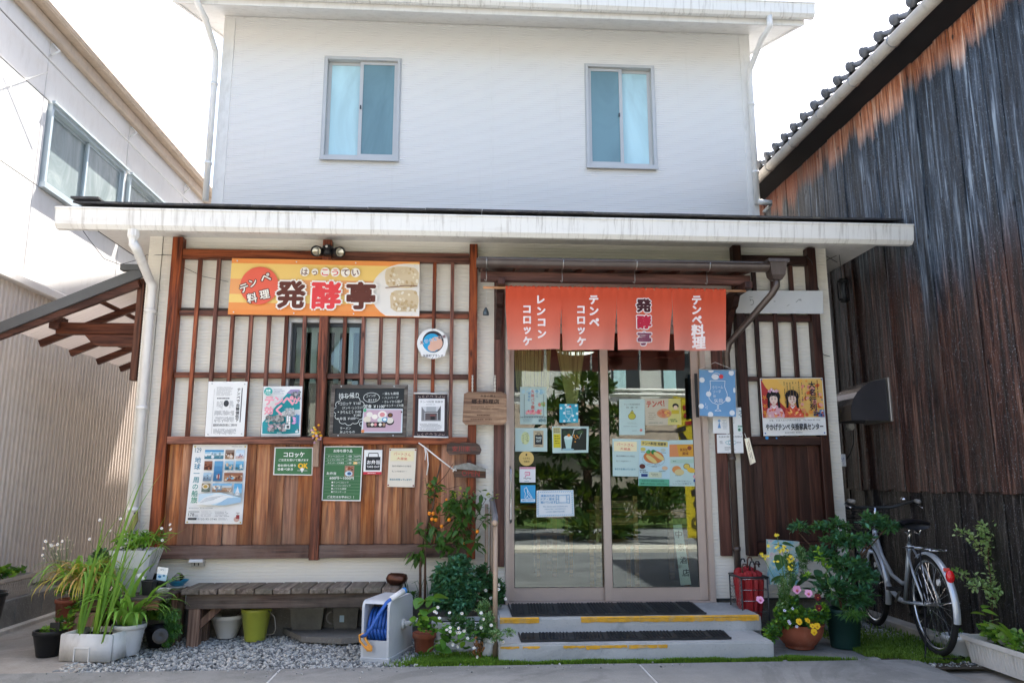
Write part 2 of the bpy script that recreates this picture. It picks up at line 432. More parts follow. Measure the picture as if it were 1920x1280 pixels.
def stone_mat():
    t = NT('grey_gravel'); g = t.n('NewGeometry')
    c = t.ramp(g.outputs['Random Per Island'], [(0, lin('#5a5d5f')), (.35, lin('#888c8c')), (.7, lin('#b0b3b0')), (1, lin('#bbb8b0'))])
    t.set(color=c, rough=.8); return t.m
M['gravel'] = stone_mat()
M['moss'] = leafmat('moss_green', '#3f6420', '#78a034', .8, .2)
M['lawn'] = concrete('lawn', '#4f6630', '#3b5024', '#75844a', 3)
M['grass'] = leafmat('grass_green', '#3f6220', '#7a9a3a', .6, .3)

# ================================================================== ground
def sheet(name, x0, x1, y0, y1, z, mat, kind='structure'):
    b = MB(); b.mat(mat); b.add([(x0, y0, z), (x1, y0, z), (x1, y1, z), (x0, y1, z)], [(0, 1, 2, 3)])
    return b.build(name, kind=kind)
sheet('ground', -150, 150, -150, 150, -.05, M['apron'])
sheet('road', -60, 60, -6.6, -2.45, -.016, M['asphalt'])
sheet('soil', -2.7, 3.6, -1.3, 6, -.02, M['soil'])
sheet('concrete_apron', -4.0, -2.45, -1.1, 6, -.004, M['apron'])
pv = bpy.data.objects.new('pavement', None); COL.objects.link(pv); pv['kind'] = 'structure'; ORG['pavement'] = Vector((0, 0, 0))
W = 2.335
for k in range(-5, 6):
    x0, x1 = -1.165+W*k, -1.165+W*(k+1)
    if k == 1: x1 = 3.07
    if k > 1: break
    b = MB(); b.mat(M['pave']); b.bbox(x0+.006, x1-.006, -2.45, -1.09-.012*(k % 2), -.12, .0, .006); b.build('paving_slab', parent=pv)
    b = MB(); b.mat(M['mortar']); b.box(x0-.006, x0+.006, -2.45, -1.1, -.1, -.003); b.build('joint', parent=pv)
for k in range(3):
    b = MB(); b.mat(M['pave']); b.bbox(3.08+W*k, 3.07+W*(k+1), -2.45, -1.75, -.12, 0, .006); b.build('paving_slab', parent=pv)
# far kerb, driveway and verge across the lane (seen mirrored in the door)
kb = MB(); kb.mat(M['kerb']); kb.bbox(-60, 60, -7.3, -6.6, -.1, .05, .01); kb.build('kerb', kind='structure')
sheet('driveway', -60, 60, -12.5, -7.3, .0, M['asphalt'])
sheet('verge', -60, 60, -17, -12.5, .01, M['lawn'])

def pebbles(name, n, place, r0, r1, mat, z=0.0, seed=3):
    R = random.Random(seed); bm = bmesh.new(); bmesh.ops.create_icosphere(bm, subdivisions=1, radius=1)
    bv = [v.co.copy() for v in bm.verts]; bf = [[v.index for v in f.verts] for f in bm.faces]; bm.free()
    b = MB(); b.mat(mat)
    for i in range(n):
        x, y = place(R); r = r0+(r1-r0)*R.random()**2
        q = Matrix.Rotation(R.random()*6.28, 3, Vector((R.random()-.5, R.random()-.5, R.random()+.1)).normalized())
        sc = Vector((r*(.8+R.random()*.5), r*(.7+R.random()*.4), r*(.5+R.random()*.35))); zz = z+r*.35+R.random()*r*.8
        b.add([q @ Vector((v.x*sc.x*(1+R.uniform(-.18, .18)), v.y*sc.y, v.z*sc.z)) + Vector((x, y, zz)) for v in bv], bf)
    return b.build(name, stuff=True)
def gplace(R):
    x = R.uniform(-2.6, .12); y = R.uniform(-1.07, 0.0)
    return x, y
pebbles('gravel', 12500, gplace, .008, .017, M['gravel'], -.022)
def gplace2(R): return R.uniform(3.0, 3.52), R.uniform(-1.25, .6)
pebbles('stray_gravel', 150, lambda R: (R.uniform(-2.6, 1.5), -1.1-abs(R.gauss(0, .09))), .003, .008, M['gravel'], 0, 9)
pebbles('gravel', 1500, gplace2, .007, .014, M['gravel'], -.024, 5)

def tufts(name, n, place, h0, h1, mat, w=.004, seed=1, z=0.0, lean=.5):
    R = random.Random(seed); b = MB(); b.mat(mat)
    for i in range(n):
        x, y = place(R); h = R.uniform(h0, h1); a = R.random()*6.28; d = Vector((cos(a), sin(a), 0)); s2 = Vector((-sin(a), cos(a), 0))*w
        p = Vector((x, y, z)); t = p+d*h*lean*R.random()+Vector((0, 0, h))
        mid = p.lerp(t, .55)+Vector((0, 0, h*.12))
        b.add([p-s2, p+s2, mid+s2*.8, t, mid-s2*.8], [(0, 1, 2, 4), (4, 2, 3)])
    return b.build(name, stuff=True)
def mossp(R):
    u = R.random()
    if u < .5: x = R.uniform(.18, 2.35); y = -1.045+abs(R.gauss(0, .02))+.018*sin(x*9)+.012*sin(x*23)-.01
    elif u < .7: x = R.uniform(-.3, .3); y = R.uniform(-1.09, -.7)
    else:
        x = 2.2+abs(R.gauss(0, .14)); y = -1.075+abs(R.gauss(0, .03))*max(.2, 1.5-(x-2.2)*4)
    return x, max(-1.1, y)
tufts('moss', 26000, mossp, .015, .038, M['moss'], .0035, 2, -.018)
def grassp(R):
    x = R.uniform(2.78, 3.52); y = -1.15+abs(R.gauss(0, .45)); 
    if x < 3.0 and y < -1.0: y = -.8
    return x, y
tufts('grass', 11000, grassp, .015, .045, M['grass'], .003, 4, -.018, .9)
sl = MB(); sl.mat(M['pave']); sl.bbox(2.16, 2.86, -1.06, -.3, -.1, -.006, .01); sl.build('footing_slab', kind='structure')
kb = MB(); kb.mat(M['kerb']); kb.bbox(3.53, 3.66, -.92, 5, -.05, .045, .008); kb.build('kerb', kind='structure')

# ================================================================== siding
def ribs(b, x0, x1, z0, z1, Y, pitch=.026, holes=(), g=.0045):
    """horizontally ribbed board cladding facing -Y with rectangular holes (x0,x1,z0,z1)"""
    z = z0
    while z < z1-1e-4:
        zt = min(z+pitch, z1); zc = (z+zt)/2; segs = [(x0, x1)]
        for (a, c, e, f) in holes:
            if e-.5*pitch < zc < f+.5*pitch*0:
                ns = []
                for s0, s1 in segs:
                    if c <= s0 or a >= s1: ns.append((s0, s1)); continue
                    if a > s0: ns.append((s0, a))
                    if c < s1: ns.append((c, s1))
                segs = ns
        k = pitch*.26
        for s0, s1 in segs:
            b.add([(s0, Y, z), (s1, Y, z), (s1, Y+.0008, zt-k), (s0, Y+.0008, zt-k), (s1, Y+g, zt-k*.7), (s0, Y+g, zt-k*.7), (s1, Y+g, zt-k*.25), (s0, Y+g, zt-k*.25), (s1, Y, zt), (s0, Y, zt)],
                  [(0, 1, 2, 3), (3, 2, 4, 5), (5, 4, 6, 7), (7, 6, 8, 9)])
        z = zt
XL, XR, Y2 = -2.675, 3.21, 1.4
shop = thing('shop_building', (0.27, 0, 0), 'white two storey shop with ribbed siding, lean-to front roof and glazed sliding door', 'shop')
def part(b, name, mat=None, parent=None, **k): return b.build(name, mat, parent or shop, **k)
jx = atY(921, 250, Y2).x
def hole(px0, py0, px1, py1, Y):
    a, c = atY(px0, py0, Y), atY(px1, py1, Y); return (a.x, c.x, c.z, a.z)
win1 = hole(611, 108, 746, 302, Y2); win2 = hole(1097, 122, 1231, 317, Y2)
for (x0, x1, w_) in ((XL+.12, jx-.004, win1), (jx+.004, XR-.12, win2)):
    b = MB(); b.mat(M['siding']); ribs(b, x0, x1, 3.75, 6.22, Y2, holes=[w_]); part(b, 'siding_panel')
for x0, x1 in ((XL, XL+.117), (XR-.117, XR)):
    b = MB(); b.mat(M['trim']); b.box(x0, x1, Y2-.006, Y2+.03, 3.75, 6.24); part(b, 'corner_trim')
b = MB(); b.mat(M['trim']); b.box(XL, XR, Y2-.012, Y2, 6.185, 6.20); part(b, 'top_moulding')
b = MB(); b.mat(M['siding'])
b.box(XL, XL+.1, Y2+.03, 7, 0, 6.6); b.box(XR-.1, XR, Y2+.03, 7, 0, 6.6); b.box(XL+.1, XR-.1, 6.9, 7, 0, 6.5); part(b, 'side_wall')
# ---- upper windows
def upper_window(h, left_closed):
    x0, x1, z0, z1 = h; Y = Y2; t = .028
    f = MB(); f.mat(M['alugrey'])
    f.box(x0, x0+t, Y-.025, Y+.09, z0, z1); f.box(x1-t, x1, Y-.025, Y+.09, z0, z1); f.box(x0+t, x1-t, Y-.025, Y+.09, z1-t, z1)
    f.box(x0+t, x1-t, Y-.03, Y+.09, z0, z0+.035); f.box(x0-.012, x1+.012, Y-.045, Y-.025, z0-.02, z0+.004); [f.box(*q_) for q_ in ((x0-.012, x0-.0005, Y-.012, Y-.002, z0-.003, z1+.012), (x1+.0005, x1+.012, Y-.012, Y-.002, z0-.003, z1+.012), (x0, x1, Y-.012, Y-.002, z1+.0005, z1+.012))]
    wn_ = f.build('upper_window', None, shop); ORG[wn_.name] = ORG[shop.name]
    mid = (x0+x1)/2
    fr_x = (x0+t, mid+.02) if not left_closed else (mid-.02, x1-t)   # rear sash
    ft_x = (mid-.03, x1-t) if not left_closed else (x0+t, mid+.03)   # front sash
    for (a, c), yy, nm in ((fr_x, Y+.045, 'rear'), (ft_x, Y+.012, 'front')):
        s = MB(); s.mat(M['alugrey']); q = .036
        s.box(a, a+q, yy, yy+.028, z0+.036, z1-t-.002); s.box(c-q, c, yy, yy+.028, z0+.036, z1-t-.002)
        s.box(a+q, c-q, yy, yy+.028, z0+.036, z0+.075); s.box(a+q, c-q, yy, yy+.028, z1-t-.034, z1-t-.002)
        s.build('sash', None, wn_)
        g = MB(); g.mat(M['frost'] if nm == 'rear' else M['screen']); g.box(a+q, c-q, yy+.01, yy+.016, z0+.075, z1-t-.034); g.build('pane', None, wn_)
    c_ = MB(); c_.mat(M['blind']); c_.box(x0+t, x1-t, Y+.12, Y+.13, z0, z1-.1); c_.build('blind', None, wn_)
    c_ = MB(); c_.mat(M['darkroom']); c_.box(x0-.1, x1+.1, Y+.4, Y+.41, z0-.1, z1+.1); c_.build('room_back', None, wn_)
    lk = MB(); lk.mat(M['dkmetal']); lk.box(mid-.018, mid-.006, Y-.004, Y+.01, z0+.5*(z1-z0), z0+.5*(z1-z0)+.04); lk.build('latch', None, wn_)
def pane(name, c, gloss, rough):
    t = NT(name); f = t.noise(t.coord((1, 1, .35)), 2.2, 4, .6, .8); c = lin(c); t.set(color=t.ramp(f, [(.35, tuple(v*.82 for v in c)), (.65, tuple(min(1, v*1.08) for v in c))]), rough=rough, spec=gloss); return t.m  # soft streaks in the pane colour stand in for reflections
M['frost'] = pane('frosted_pane', '#bfe3e8', .8, .12)
M['screen'] = pane('screened_pane', '#74969f', .5, .25)
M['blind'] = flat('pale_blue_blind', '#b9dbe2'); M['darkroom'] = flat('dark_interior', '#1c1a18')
upper_window(win1, False); upper_window(win2, True)
# ---- upper roof: sloping soffit, fascia gutter
sl_ = .36; E0 = .88
def up_z(Y, off=0): return 6.02+(Y-E0)*sl_+off
b = MB(); b.mat(M['trim']); b.poly([(-3.0, E0, up_z(E0)), (3.58, E0, up_z(E0)), (3.58, 5.2, up_z(5.2)), (-3.0, 5.2, up_z(5.2))], (0, 0, .03)); part(b, 'soffit')
b = MB(); b.mat(M['blackroof']); b.poly([(-3.04, E0-.04, up_z(E0)+.16), (3.62, E0-.04, up_z(E0)+.16), (3.62, 5.2, up_z(5.2)+.16), (-3.04, 5.2, up_z(5.2)+.16)], (0, 0, .03)); part(b, 'roof')
b = MB(); b.mat(M['trim'])
for x in (-3.03, 3.58): b.poly([(x, E0-.02, up_z(E0)-.02), (x+.03, E0-.02, up_z(E0)-.02), (x+.03, 4.2, up_z(4.2)-.02), (x, 4.2, up_z(4.2)-.02)], (0, 0, .18))
b.box(-3.0, 3.58, E0-.02, E0, up_z(E0)-.03, up_z(E0)+.15); part(b, 'bargeboard')
def gutter(name, x0, x1, yb, z0, z1, mat, parent):
    """box gutter: face tips outwards, open top with rolled lip"""
    prof = [(yb, z1), (yb, z0+.02), (yb-.03, z0), (yb-.075, z0), (yb-.105, z0+.03), (yb-.118, z1-.015), (yb-.128, z1-.012), (yb-.128, z1), (yb-.112, z1), (yb-.099, z0+.036), (yb-.07, z0+.008), (yb-.03, z0+.008), (yb-.008, z0+.025), (yb-.008, z1)]
    g = MB(); g.mat(mat); n = len(prof)
    g.add([(x0, y, z) for y, z in prof]+[(x1, y, z) for y, z in prof], [(i, n+i, n+(i+1) % n, (i+1) % n) for i in range(n)])
    for x in (x0, x1):
        g.poly([(x-.003, y, z) for y, z in prof[:9]], (.006, 0, 0))
    return g.build(name, None, parent)
gutter('upper_gutter', -3.1, 3.68, E0-.022, 6.04, 6.19, M['gutter'], shop)
# ---- downpipes
def pipe(pts, r, mat, name='downpipe', parent=None, n=12, bands=()):
    b = MB(); b.smooth = True; b.mat(mat); b.tube(pts, r, n)
    for (p, q) in bands: b.tube([p, q], r*1.22, n)
    return b.build(name, None, parent or shop)
def vbands(x, y, zs): return [((x, y, z), (x, y, z+.03)) for z in zs]
pipe([(3.2, .8, 6.05), (3.2, .8, 5.93), (3.17, .95, 5.88), (3.165, 1.32, 5.72), (3.17, 1.345, 5.62), (3.17, 1.345, 4.15)], .032, M['trim'], bands=vbands(3.17, 1.345, (5.3, 4.5)))
pipe([(3.17, 1.33, 4.17), (3.32, 1.33, 4.16)], .03, M['trim'], 'downpipe_foot')
pipe([(3.26, 1.40, 4.08), (3.34, 1.40, 4.16)], .02, M['trim'], 'downpipe_foot')
pipe([(-2.76, .8, 6.1), (-2.76, .8, 5.97), (-2.73, .98, 5.9), (-2.725, 1.33, 5.74), (-2.72, 1.35, 5.6), (-2.72, 1.35, 4.05)], .032, M['trim'], bands=vbands(-2.72, 1.35, (5.35, 4.45)))
# ---- lean-to roof
lz = lambda Y: 3.245+(Y+.5)*.29
b = MB(); b.mat(M['blackroof']); b.poly([(-3.05, -.52, lz(-.52)), (3.62, -.52, lz(-.52)), (3.62, Y2-.01, lz(Y2)), (-3.05, Y2-.01, lz(Y2))], (0, 0, .035)); part(b, 'lean_to_roof')
R = random.Random(4)
x = -3.06
while x < 3.6:                                   # slate courses along the eave, each piece its own
    wd = .455
    b = MB(); b.mat(M['blackroof']); dz = R.uniform(0, .006)
    b.poly([(x+.002, -.54, lz(-.54)+.078+dz), (min(x+wd-.002, 3.63), -.54, lz(-.54)+.078+dz), (min(x+wd-.002, 3.63), 0.1, lz(.1)+.037), (x+.002, 0.1, lz(.1)+.037)], (0, 0, .016)); part(b, 'slate')
    x += wd
b = MB(); b.mat(M['blackroof']); b.box(-3.07, -2.86, -.56, -.3, 3.345, 3.36); b.box(-3.1, -3.0, -.5, 1.3, 3.25, 3.30); part(b, 'roof_edge_cap')
b = MB(); b.mat(M['trim']); b.box(-3.05, 3.62, -.5, Y2, 3.225, 3.24); part(b, 'lean_to_soffit')
b = MB(); b.mat(M['trim'])
b.box(-3.05, 3.62, -.515, -.5, 3.12, 3.255)
for x in (-3.08, 3.6): b.poly([(x, -.5, 3.16), (x+.03, -.5, 3.16), (x+.03, 1.35, 3.66), (x, 1.35, 3.66)], (0, 0, .13))
part(b, 'fascia')
gutter('front_gutter', -3.13, 3.69, -.517, 3.085, 3.245, M['gutter'], shop)
hopper = atY(250, 432, -.58)
b = MB(); b.mat(M['gutter']); b.lathe([(.045, 0), (.045, -.05), (.03, -.08), (.028, -.12)], (hopper.x, -.57, 3.09), 8); part(b, 'gutter_outlet')
px_ = -2.60
pipe([(hopper.x, -.57, 2.99), (hopper.x+.02, -.54, 2.95), (px_-.02, -.09, 2.83), (px_, -.06, 2.78), (px_, -.06, .1)], .036, M['trim'], bands=vbands(px_, -.06, (2.55, 1.75, .95)))
# ---- ground floor walls
lw = hole(541, 598, 680, 835, 0)
DX0, DX1, DZ0, DZ1 = .345, 2.06, .214, 2.55
def wallpart(x0, x1, holes=()):
    b = MB(); b.mat(M['siding2']); ribs(b, x0, x1, .24, 3.235, 0, holes=holes); part(b, 'siding_panel')
j1 = atY(920, 500, 0).x
wallpart(XL+.11, j1-.003, [lw]); wallpart(j1+.003, XR-.11, [(DX0, DX1, DZ0-.1, DZ1)])
for x0, x1 in ((XL, XL+.107), (XR-.107, XR)):
    b = MB(); b.mat(M['siding2']); ribs(b, x0, x1, .24, 3.235, -.008); part(b, 'corner_trim')
for xs in (XL, XR-.1):
    b = MB(); b.mat(M['siding2']); b.poly([(xs, .01, .24), (xs, .01, lz(.01)-.02), (xs, Y2+.02, lz(Y2)-.02), (xs, Y2+.02, .24)], (.1, 0, 0)); part(b, 'lean_to_side_wall')
for u_, v_ in ((XL+.02, .3), (2.1, XR-.02)): b = MB(); b.mat(M['block']); b.box(u_, v_, .02, .12, -.05, .24); part(b, 'foundation')
for u_, v_ in ((XL, .3), (2.07, XR)): b = MB(); b.mat(M['dkmetal']); b.box(u_, v_, -.012, .02, .225, .24); part(b, 'base_flashing')
# window behind the lattice
x0, x1, z0, z1 = lw
f = MB(); f.mat(M['alugrey']); t = .03
f.box(x0, x0+t, -.02, .08, z0, z1); f.box(x1-t, x1, -.02, .08, z0, z1); f.box(x0+t, x1-t, -.02, .08, z1-t, z1); f.box(x0+t, x1-t, -.02, .08, z0, z0+t)
lwn = f.build('lower_window', None, shop); ORG[lwn.name] = ORG[shop.name]
md = (x0+x1)/2-.02
for a, c, yy in ((x0+t, md+.03, .04), (md, x1-t, .01)):
    s = MB(); s.mat(M['dkmetal']); q = .03; s.box(a, a+q, yy, yy+.025, z0+t, z1-t); s.box(c-q, c, yy, yy+.025, z0+t, z1-t); s.box(a+q, c-q, yy, yy+.025, z0+t, z0+t+.05); s.box(a+q, c-q, yy, yy+.025, z1-t-.03, z1-t)
    s.build('sash', None, lwn)
    g = MB(); g.mat(M['glass']); g.box(a+q, c-q, yy+.01, yy+.014, z0+t+.05, z1-t-.03); g.build('pane', None, lwn)
for i, (a, wd) in enumerate(((557, 9), (585, 10), (628, 9), (655, 8))):
    g = MB(); g.mat(M['paper']); p0 = atY(a, 625, .15); g.box(p0.x, p0.x+wd/205, .15, .165, 2.0, 2.44); g.build('curtain', None, lwn)
g = MB(); g.mat(M['paper']); g.box(x0, x1, .15, .16, 2.44, 2.50); g.build('curtain_rail', None, lwn)
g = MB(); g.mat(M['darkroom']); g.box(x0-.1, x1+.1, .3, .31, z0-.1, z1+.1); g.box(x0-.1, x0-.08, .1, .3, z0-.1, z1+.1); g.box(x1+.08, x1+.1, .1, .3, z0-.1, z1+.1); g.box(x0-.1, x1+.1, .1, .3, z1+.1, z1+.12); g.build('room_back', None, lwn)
# ---- sliding door
b = MB(); b.mat(M['alu'])
Yd = .0
b.box(DX0, DX0+.03, Yd-.03, Yd+.1, DZ0, DZ1); b.box(DX1-.045, DX1, Yd-.03, Yd+.1, DZ0, DZ1); b.box(DX0+.03, DX1-.045, Yd-.03, Yd+.1, DZ1-.05, DZ1); b.box(DX0, DX1, Yd-.035, Yd+.1, DZ0-.012, DZ0+.008)
part(b, 'door_frame')
def leaf(a, c, yy, name='door_leaf', sl=.055, sr=.055):
    s = MB(); s.mat(M['alu']); zb, zt = DZ0+.01, 2.50
    s.bbox(a, a+sl, yy, yy+.035, zb, zt, .003); s.bbox(c-sr, c, yy, yy+.035, zb, zt, .003)
    s.box(a+sl, c-sr, yy+.003, yy+.032, zb, zb+.095); s.box(a+sl, c-sr, yy+.003, yy+.032, zt-.06, zt)
    s.box(a+sl, c-sr, yy+.0, yy+.035, zb+.095, zb+.103)
    o = s.build(name, None, shop); ORG[o.name] = ORG[shop.name]
    g = MB(); g.mat(M['glass']); g.box(a+sl, c-sr, yy+.014, yy+.02, zb+.103, zt-.06); g.build('pane', None, o)
    k = MB(); k.mat(M['black']); e = .004
    for u, v, p, q in ((a+sl, a+sl+e, zb+.103, zt-.06), (c-sr-e, c-sr, zb+.103, zt-.06)): k.box(u, v, yy+.008, yy+.026, p, q)
    k.box(a+sl+e, c-sr-e, yy+.008, yy+.026, zb+.103, zb+.103+e)
    k.build('gasket', None, o)
    return o
mx_ = atY(1138, 900, 0).x
L1 = leaf(DX0+.03, mx_+.03, Yd+.055, sl=.045, sr=.04); L2 = leaf(mx_-.033, DX1-.047, Yd+.012, sl=.065, sr=.07)
h0, h1 = atY(957, 875, 0), atY(957, 980, 0)
b = MB(); b.smooth = True; b.mat(M['chrome']); hx = h0.x+.004
b.tube([(hx, .052, h0.z), (hx, .015, h0.z-.01), (hx, .01, h0.z-.03), (hx, .01, h1.z+.03), (hx, .015, h1.z+.01), (hx, .052, h1.z)], .009, 8); b.build('pull_handle', None, L1)
b = MB(); b.mat(M['dkmetal']); b.box(hx-.03, hx-.018, .045, .056, h0.z-.28, h0.z-.14); b.build('lock_plate', None, L1)
a = atY(1326, 925, 0); b = MB(); b.mat(M['dkmetal']); b.box(a.x-.008, a.x+.012, .006, .013, a.z-.06, a.z+.06); b.build('finger_pull', None, L2)
# wooden posts beside the door
def fpost(xa, xb, ya, yb, Y0, dY, name, mat, parent, bev=.004):
    p, q = atY(xa, (ya+yb)/2, Y0), atY(xb, (ya+yb)/2, Y0); z1_, z0_ = atY(xa, ya, Y0).z, atY(xa, yb, Y0).z
    b = MB(); b.mat(mat); b.bbox(p.x, q.x, Y0, Y0+dY, z0_, z1_, bev); return b.build(name, None, parent)
fpost(926, 946, 500, 1062, -.035, .03, 'door_post', M['postwood'], shop)
fpost(1341, 1362, 560, 1042, -.035, .03, 'door_post', M['postwood'], shop)
# interior of the shop
t = .05
rm = MB(); rm.mat(flat('interior_wall', '#5d534a', .8)); rm.box(-.6, -.55, .2, 4.2, .2, 3); rm.box(3.0, 3.05, .2, 4.2, .2, 3); rm.box(-.6, 3.05, 4.2, 4.25, .2, 3); part(rm, 'interior_wall')
rm = MB(); rm.mat(flat('interior_floor', '#4b3f36', .4)); rm.box(-.6, 3.05, .1, 4.2, .17, .21); part(rm, 'interior_floor')
rm = MB(); rm.mat(flat('interior_ceiling', '#4f4a45', .9)); rm.box(-.6, 3.05, .1, 4.2, 2.9, 2.95); part(rm, 'interior_ceiling')
rm = MB(); rm.mat(flat('lintel_dark', '#2c2622', .7)); rm.box(DX0, DX1, .12, .2, 2.3, 2.9); part(rm, 'lintel')

# ================================================================== charred timber storehouse on the right
st = thing('charred_timber_storehouse', (3.68, 0, 0), 'tall storehouse clad in charred vertical boards with grey tiled eaves', 'building')
def char_mat(lower=False):
    t = NT('charred_cedar'+('_low' if lower else '')); v = t.coord((1, 1, .05)); f = t.noise(v, 30, 6, .7, .3); big = t.noise(t.coord((1, 1, .12)), 5, 4, .6)
    g = t.n('NewGeometry'); sx = t.n('SeparateXYZ'); t.l(g.outputs['Position'], sx.inputs[0]); z = sx.outputs[2]; yy = sx.outputs[1]
    oi = t.n('ObjectInfo'); rnd = oi.outputs['Random']
    # silvered, weathered char in the middle, with sky sheen put into the colour
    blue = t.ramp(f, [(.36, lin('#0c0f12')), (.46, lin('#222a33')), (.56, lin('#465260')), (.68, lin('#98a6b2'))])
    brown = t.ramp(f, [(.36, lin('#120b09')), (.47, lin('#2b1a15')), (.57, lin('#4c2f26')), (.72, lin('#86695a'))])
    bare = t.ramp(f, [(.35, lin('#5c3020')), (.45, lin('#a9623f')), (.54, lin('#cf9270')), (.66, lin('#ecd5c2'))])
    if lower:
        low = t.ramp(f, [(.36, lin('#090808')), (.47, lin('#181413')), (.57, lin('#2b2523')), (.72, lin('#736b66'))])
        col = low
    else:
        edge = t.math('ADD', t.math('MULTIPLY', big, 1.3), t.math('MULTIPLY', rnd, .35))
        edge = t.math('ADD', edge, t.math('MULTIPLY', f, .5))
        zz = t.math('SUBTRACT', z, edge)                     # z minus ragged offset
        ylow = t.math('MULTIPLY', t.math('MAXIMUM', yy, -.6), .55)  # brown climbs towards the shop, where the shadow is put into the colour
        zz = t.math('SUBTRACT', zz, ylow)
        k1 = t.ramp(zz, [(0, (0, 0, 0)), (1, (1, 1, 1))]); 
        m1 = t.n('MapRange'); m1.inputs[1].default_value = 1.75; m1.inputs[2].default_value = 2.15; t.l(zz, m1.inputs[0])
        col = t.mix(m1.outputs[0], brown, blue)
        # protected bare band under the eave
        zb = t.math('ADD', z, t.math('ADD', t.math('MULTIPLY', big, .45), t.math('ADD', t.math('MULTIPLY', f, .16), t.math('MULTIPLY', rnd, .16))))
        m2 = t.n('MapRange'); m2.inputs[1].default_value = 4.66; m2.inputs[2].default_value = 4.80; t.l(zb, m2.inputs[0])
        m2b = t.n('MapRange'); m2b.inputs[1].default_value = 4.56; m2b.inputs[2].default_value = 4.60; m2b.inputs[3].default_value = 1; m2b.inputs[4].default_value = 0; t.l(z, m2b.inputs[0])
        my = t.n('MapRange'); my.inputs[1].default_value = .1; my.inputs[2].default_value = 1.3; t.l(yy, my.inputs[0]); bare = t.mix(t.math('MULTIPLY', my.outputs[0], .75), bare, lin('#6b3524'))  # band darker near the shop, paler away from it: light put into the colour
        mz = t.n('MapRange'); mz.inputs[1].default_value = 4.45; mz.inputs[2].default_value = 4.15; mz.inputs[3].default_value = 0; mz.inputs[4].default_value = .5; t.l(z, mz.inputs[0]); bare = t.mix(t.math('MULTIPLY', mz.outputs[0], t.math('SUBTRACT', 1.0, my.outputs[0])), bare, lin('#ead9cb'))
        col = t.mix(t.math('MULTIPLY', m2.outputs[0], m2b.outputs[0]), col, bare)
    kn = t.n('TexVoronoi'); kn.inputs['Scale'].default_value = 7; t.l(t.coord((1.3, 1.3, .75)), kn.inputs['Vector'])
    col = t.mix(t.ramp(kn.outputs['Distance'], [(.07, (.95,)*3), (.16, (0, 0, 0))]), col, lin('#08080a'))
    sp = t.noise(t.coord((1, 1, .6)), 160, 2, .5)
    col = t.mix(t.ramp(sp, [(.64, (0, 0, 0)), (.70, (.7,)*3)]), col, lin('#aab2ba'))
    hs = t.n('HueSaturation'); mr = t.n('MapRange'); mr.inputs[3].default_value = .75; mr.inputs[4].default_value = 1.25
    t.l(rnd, mr.inputs[0]); t.l(mr.outputs[0], hs.inputs['Value']); t.l(col, hs.inputs['Color'])
    t.set(color=hs.outputs[0], rough=.42, spec=.55); t.bump(t.math('ADD', f, t.math('MULTIPLY', kn.outputs['Distance'], .5)), .9, .012)
    return t.m
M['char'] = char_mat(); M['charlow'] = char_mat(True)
R = random.Random(11); XW = 3.68; ye = -3.0; i = 0
while ye < 4.5:
    wd = R.uniform(.12, .18); o_ = R.uniform(0, .018)
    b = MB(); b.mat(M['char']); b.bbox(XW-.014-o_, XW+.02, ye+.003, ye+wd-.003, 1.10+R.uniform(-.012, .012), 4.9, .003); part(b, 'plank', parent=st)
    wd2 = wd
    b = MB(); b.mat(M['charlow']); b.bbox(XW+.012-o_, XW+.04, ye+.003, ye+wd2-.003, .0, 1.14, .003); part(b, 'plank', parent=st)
    ye += wd
b = MB(); b.mat(M['black']); b.box(XW+.04, XW+.08, -3.2, 6, 0, 5); part(b, 'wall_core', parent=st)
GX, GZ = 3.40, 4.63
b = MB(); b.mat(plain('black_eave_board', '#17181b', .8, var=.2)); b.poly([(GX+.03, -3.4, GZ-.02), (XW+.05, -3.4, GZ-.055), (XW+.05, 5, GZ-.055), (GX+.03, 5, GZ-.02)], (0, 0, .03))  # eave board in one near-black colour
b.box(GX+.02, GX+.05, -3.4, 5, GZ-.02, GZ+.1); part(b, 'soffit', parent=st)
b = MB(); b.smooth = True; b.mat(plain('pale_grey_gutter', '#b3ada4', .5, var=.08, dirt=('#6d675e', .5)))
b.tube([(GX-.02, -3.4, GZ+.0), (GX-.02, 5, GZ+.0)], .052, 14); part(b, 'gutter', parent=st)
for y in [k*.62-2.9 for k in range(12)]:
    b = MB(); b.smooth = True; b.mat(M['steel']); b.tube([(GX-.02, y, GZ), (GX-.02, y+.012, GZ)], .058, 14); part(b, 'gutter_band', parent=st)
M['tile'] = plain('smoked_grey_tile', '#6d6f73', .55, var=.25, scale=14, bump=.3, rnd=.15, spec=.4)
def tile_mb(course=0):
    """one wavy pan tile: valley and hump, with a thick round nose (running along -X up to +X)"""
    b = MB(); b.mat(M['tile']); b.smooth = True; n = 9; prof = []
    for i in range(n):
        u = i/(n-1); prof.append((u*.235-.1175, .032*cos((u-.82)*2*pi*.85) if u > .32 else -.028+.012*cos(u*8)))
    L = .34; top = []; bot = []
    for k, xx in enumerate((0, L)):
        top += [(xx, y, z+.018+k*.0) for y, z in prof]; bot += [(xx, y, z-.006) for y, z in prof]
    vs = top+bot; o = 2*n; fs = []
    for i in range(n-1):
        fs += [(i, i+1, n+i+1, n+i), (o+i+1, o+i, o+n+i, o+n+i+1), (i+1, i, o+i, o+i+1)]
    b.add(vs, fs)
    b.lathe([(.045, 0), (.047, .012), (.047, .035)], (-.012, .075, .03), 12, M=Matrix.Rotation(pi/2, 3, 'Y'))
    return b
tmesh = None
